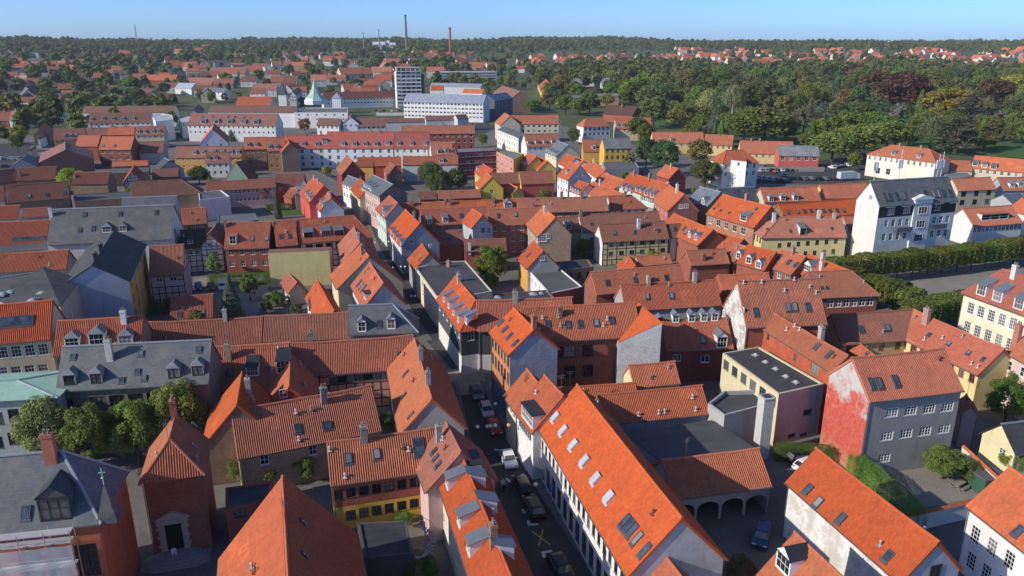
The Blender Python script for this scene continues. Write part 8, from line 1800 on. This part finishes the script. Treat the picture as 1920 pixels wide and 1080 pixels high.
m.quad([(mid_ + 2.9, yb_ + .5, 16.5), (mid_ - 2.9, yb_ + .5, 16.5), (mid_, yb_ + .5, 17.3)]); m.quad([(mid_ - 2.9, yb_ + .5, 16.5), (mid_ - 2.9, yb_ - 2, 16.5), (mid_, yb_ - 2, 17.3), (mid_, yb_ + .5, 17.3)]); m.quad([(mid_ + 2.9, yb_ - 2, 16.5), (mid_ + 2.9, yb_ + .5, 16.5), (mid_, yb_ + .5, 17.3), (mid_, yb_ - 2, 17.3)])
bay_ = link('central_bay', m.mesh('central_bay', ['plaster']), root_a, color=(.64, .66, .63))
for zz in (13.6, 10.2, 6.8): add_window(bay_, (mid_, yb_ + .39, zz), 0, 2.6, 1.7, 3, 2, WHITE, True)
for xx in (-5.2, 5.2):
    m = MB(); m.box(mid_ + xx - 2.3, mid_ + xx + 2.3, yb_ + .02, yb_ + 1.1, 9.0 - .1, 9.0); m.box(mid_ + xx - 2.3, mid_ + xx + 2.3, yb_ + 1.05, yb_ + 1.1, 9.0, 9.9); link('balcony', m.mesh('balcony', ['paint']), root_a, color=(.12, .12, .12))
for xx in (-9.5, -4.8, 4.8, 9.5):
    m = MB(); m.box(mid_ + xx - 1.4, mid_ + xx + 1.4, yb_ - 1.0, yb_ + .25, 14.75, 14.95); link('dormer_hood', m.mesh('dormer_hood', ['paint']), root_a, color=(.7, .7, .68))
# ---------------------------------------------------------------- street lamps, lanterns, signs
def lantern(lab, at, col, z=5.2, r=.24):
    p = G(*at, z); o = empty('paper_lantern', p); tag(o, lab, 'lantern')
    if 'lan' not in CACHE:
        m = MB(); m.lathe([(0, -1)] + [(math.sin(t), -math.cos(t)) for t in [k * math.pi / 10 for k in range(1, 10)]] + [(0, 1)], 14); CACHE['lan'] = m.mesh('shade', ['paint'], True)
        m = MB(); m.lathe([(.3, .94), (.3, 1.08), (0, 1.08)], 8); CACHE['lan2'] = m.mesh('cap', ['paint'])
    link('shade', CACHE['lan'], o, color=col, scale=(r, r, r)); link('cap', CACHE['lan2'], o, color=(.3, .3, .3), scale=(r, r, r))
def wire(lab, a, b, z):
    A = G(*a, z); B = G(*b, z); m = MB(); n = 10; pr = None
    for i in range(n + 1):
        t = i / n; q = A.lerp(B, t); q.z -= -.35 + .5 * 4 * t * (1 - t) * .6
        if pr is not None: m.bar(pr - A, q - A, .012, n=4)
        pr = q.copy()
    o = link('hanging_wire', m.mesh('hanging_wire', ['steel']), None, A, color=(.05, .05, .05)); tag(o, lab, 'wire')
for i, (x, y, c, cn) in enumerate([(895, 800, (.7, .7, .7), 'white'), (913, 799, (.62, .35, .42), 'pink'), (919, 798, (.7, .62, .1), 'yellow'), (928, 797, (.72, .7, .68), 'cream white'), (954, 797, (.75, .45, .15), 'orange')]):
    lantern('%s paper lantern hanging over the parked cars' % cn, (x, y), c)
wire('thin wire carrying the lanterns over the parked cars', (868, 803), (975, 795), 5.2)
for i, (x, y, c, cn) in enumerate([(755, 557, (.6, .6, .62), 'grey'), (771, 555, (.65, .62, .6), 'cream'), (778, 555, (.7, .7, .7), 'white'), (796, 552, (.7, .7, .55), 'yellowish')]): lantern('%s paper lantern over the narrow street by the slate mansard' % cn, (x, y), c, 5.0)
wire('thin wire carrying the lanterns by the slate mansard', (735, 560), (815, 549), 5.0)
for i, (x, y, c, cn) in enumerate([(737, 502, (.6, .6, .62), 'grey'), (752, 500, (.72, .72, .3), 'yellow'), (760, 500, (.7, .7, .7), 'white')]): lantern('%s paper lantern over the narrow street by the flat roofed shop' % cn, (x, y), c, 5.0)
for i, (x, y, c, cn) in enumerate([(698, 455, (.7, .7, .72), 'white'), (704, 455, (.6, .58, .62), 'pale'), (719, 454, (.62, .62, .66), 'grey'), (729, 453, (.7, .75, .2), 'lime yellow')]): lantern('%s paper lantern near the far bend of the narrow street' % cn, (x, y), c, 5.0)
def wall_lamp(lab, at, z=4.6):
    p = G(*at, z); o = empty('street_lamp', p, GA); tag(o, lab, 'lamp')
    link('globe', CACHE['lan'], o, (0, 0, 0), color=(.75, .73, .66), scale=(.24, .24, .24)); m = MB(); m.bar((0, 0, .22), (0, 0, .5), .03, n=5); m.bar((-.1, 0, .5), (1.7, 0, .55), .03, n=5); link('bracket', m.mesh('bracket', ['steel']), o, color=(.05, .05, .05))
wall_lamp('globe street lamp on the arcade wall above the black cars', (1004, 908)); wall_lamp('globe street lamp above the parked dark car', (929, 757)); wall_lamp('globe street lamp at the far bend', (745, 470))
p = G(1034, 945, 0); o = empty('parking_sign', p, GA - math.pi / 2 + .4); tag(o, 'blue parking sign with white letter P by the arcade', 'sign')
m = MB(); m.bar((0, 0, 0), (0, 0, 2.7), .035, n=6); link('post', m.mesh('post', ['steel']), o, color=(.5, .5, .5))
o2 = empty('sign_board', (0, 0, 0)); bpy.data.objects.remove(o2)
m = MB(); m.box(-.35, .35, -.03, .03, 1.75, 2.75); pl = link('plate', m.mesh('plate', ['paint']), o, (0, 0, 0), (0, 0, math.pi / 2), color=(.02, .14, .5))
m = MB()
for s in (-1, 1):
    y = s * .034; a, b = sorted((y, y + s * .006)); m.box(-.16, -.07, a, b, 1.95, 2.6); m.box(-.07, .12, a, b, 2.51, 2.6); m.box(-.07, .12, a, b, 2.22, 2.31); m.box(.08, .17, a, b, 2.31, 2.51)
link('letter', m.mesh('letter', ['paint']), pl, color=(.8, .8, .8))
# lamp posts by the car park and crossing
for i, (x, y, h) in enumerate([(1418, 300, 8), (1512, 278, 8), (1232, 240, 7), (1050, 250, 7), (890, 250, 7)]):
    p = G(x, y, 0); o = empty('lamp_post', p, GA); tag(o, 'tall lamp post near the car park and park edge, %s from the right' % ORD[(1, 0, 2, 3, 4)[i]], 'lamp post'); m = MB(); m.bar((0, 0, 0), (0, 0, h), .1, n=6, r2=.06); link('post', m.mesh('post', ['steel']), o, color=(.55, .55, .55)); m = MB(); m.box(-.1, .9, -.14, .14, h, h + .14); link('head', m.mesh('head', ['paint']), o, color=(.7, .7, .7))
# red and white cones and A board at the crossing
for i, (x, y) in enumerate([(897, 695), (912, 693)]):
    p = G(x, y, 0); m = MB(); m.lathe([(.28, 0), (.28, .04), (.18, .05), (.04, .7), (0, .7)], 10); o = link('traffic_cone', m.mesh('traffic_cone', ['paint']), None, (p.x, p.y, .05), color=(.6, .1, .04)); tag(o, 'orange traffic cone at the sunny crossing, %s one' % ('left', 'right')[i], 'cone')
# ---------------------------------------------------------------- air
hm = MB(); hm.box(-2900, 2900, -60, 4700, -1.5, 130)
hz = bpy.data.meshes.new('haze'); hz.from_pydata(hm.v, [], hm.f)
ho = bpy.data.objects.new('haze', hz); COL.objects.link(ho); ho['kind'] = 'stuff'; ho['label'] = 'thin bluish summer haze over the town and the far slopes'
import bmesh
bm = bmesh.new(); bm.from_mesh(hz); bmesh.ops.remove_doubles(bm, verts=bm.verts, dist=.01); bmesh.ops.recalc_face_normals(bm, faces=bm.faces); bm.to_mesh(hz); bm.free()
hmat = bpy.data.materials.new('haze_air'); hmat.use_nodes = True; hn = hmat.node_tree; hn.nodes.clear()
ou = hn.nodes.new('ShaderNodeOutputMaterial'); pv = hn.nodes.new('ShaderNodeVolumePrincipled'); pv.inputs['Color'].default_value = (.82, .91, 1.0, 1); pv.inputs['Density'].default_value = .00006; pv.inputs['Anisotropy'].default_value = 0.0
hn.links.new(pv.outputs[0], ou.inputs['Volume']); hz.materials.append(hmat)
print('TREES', NTREE, 'OBJ', len(bpy.data.objects))
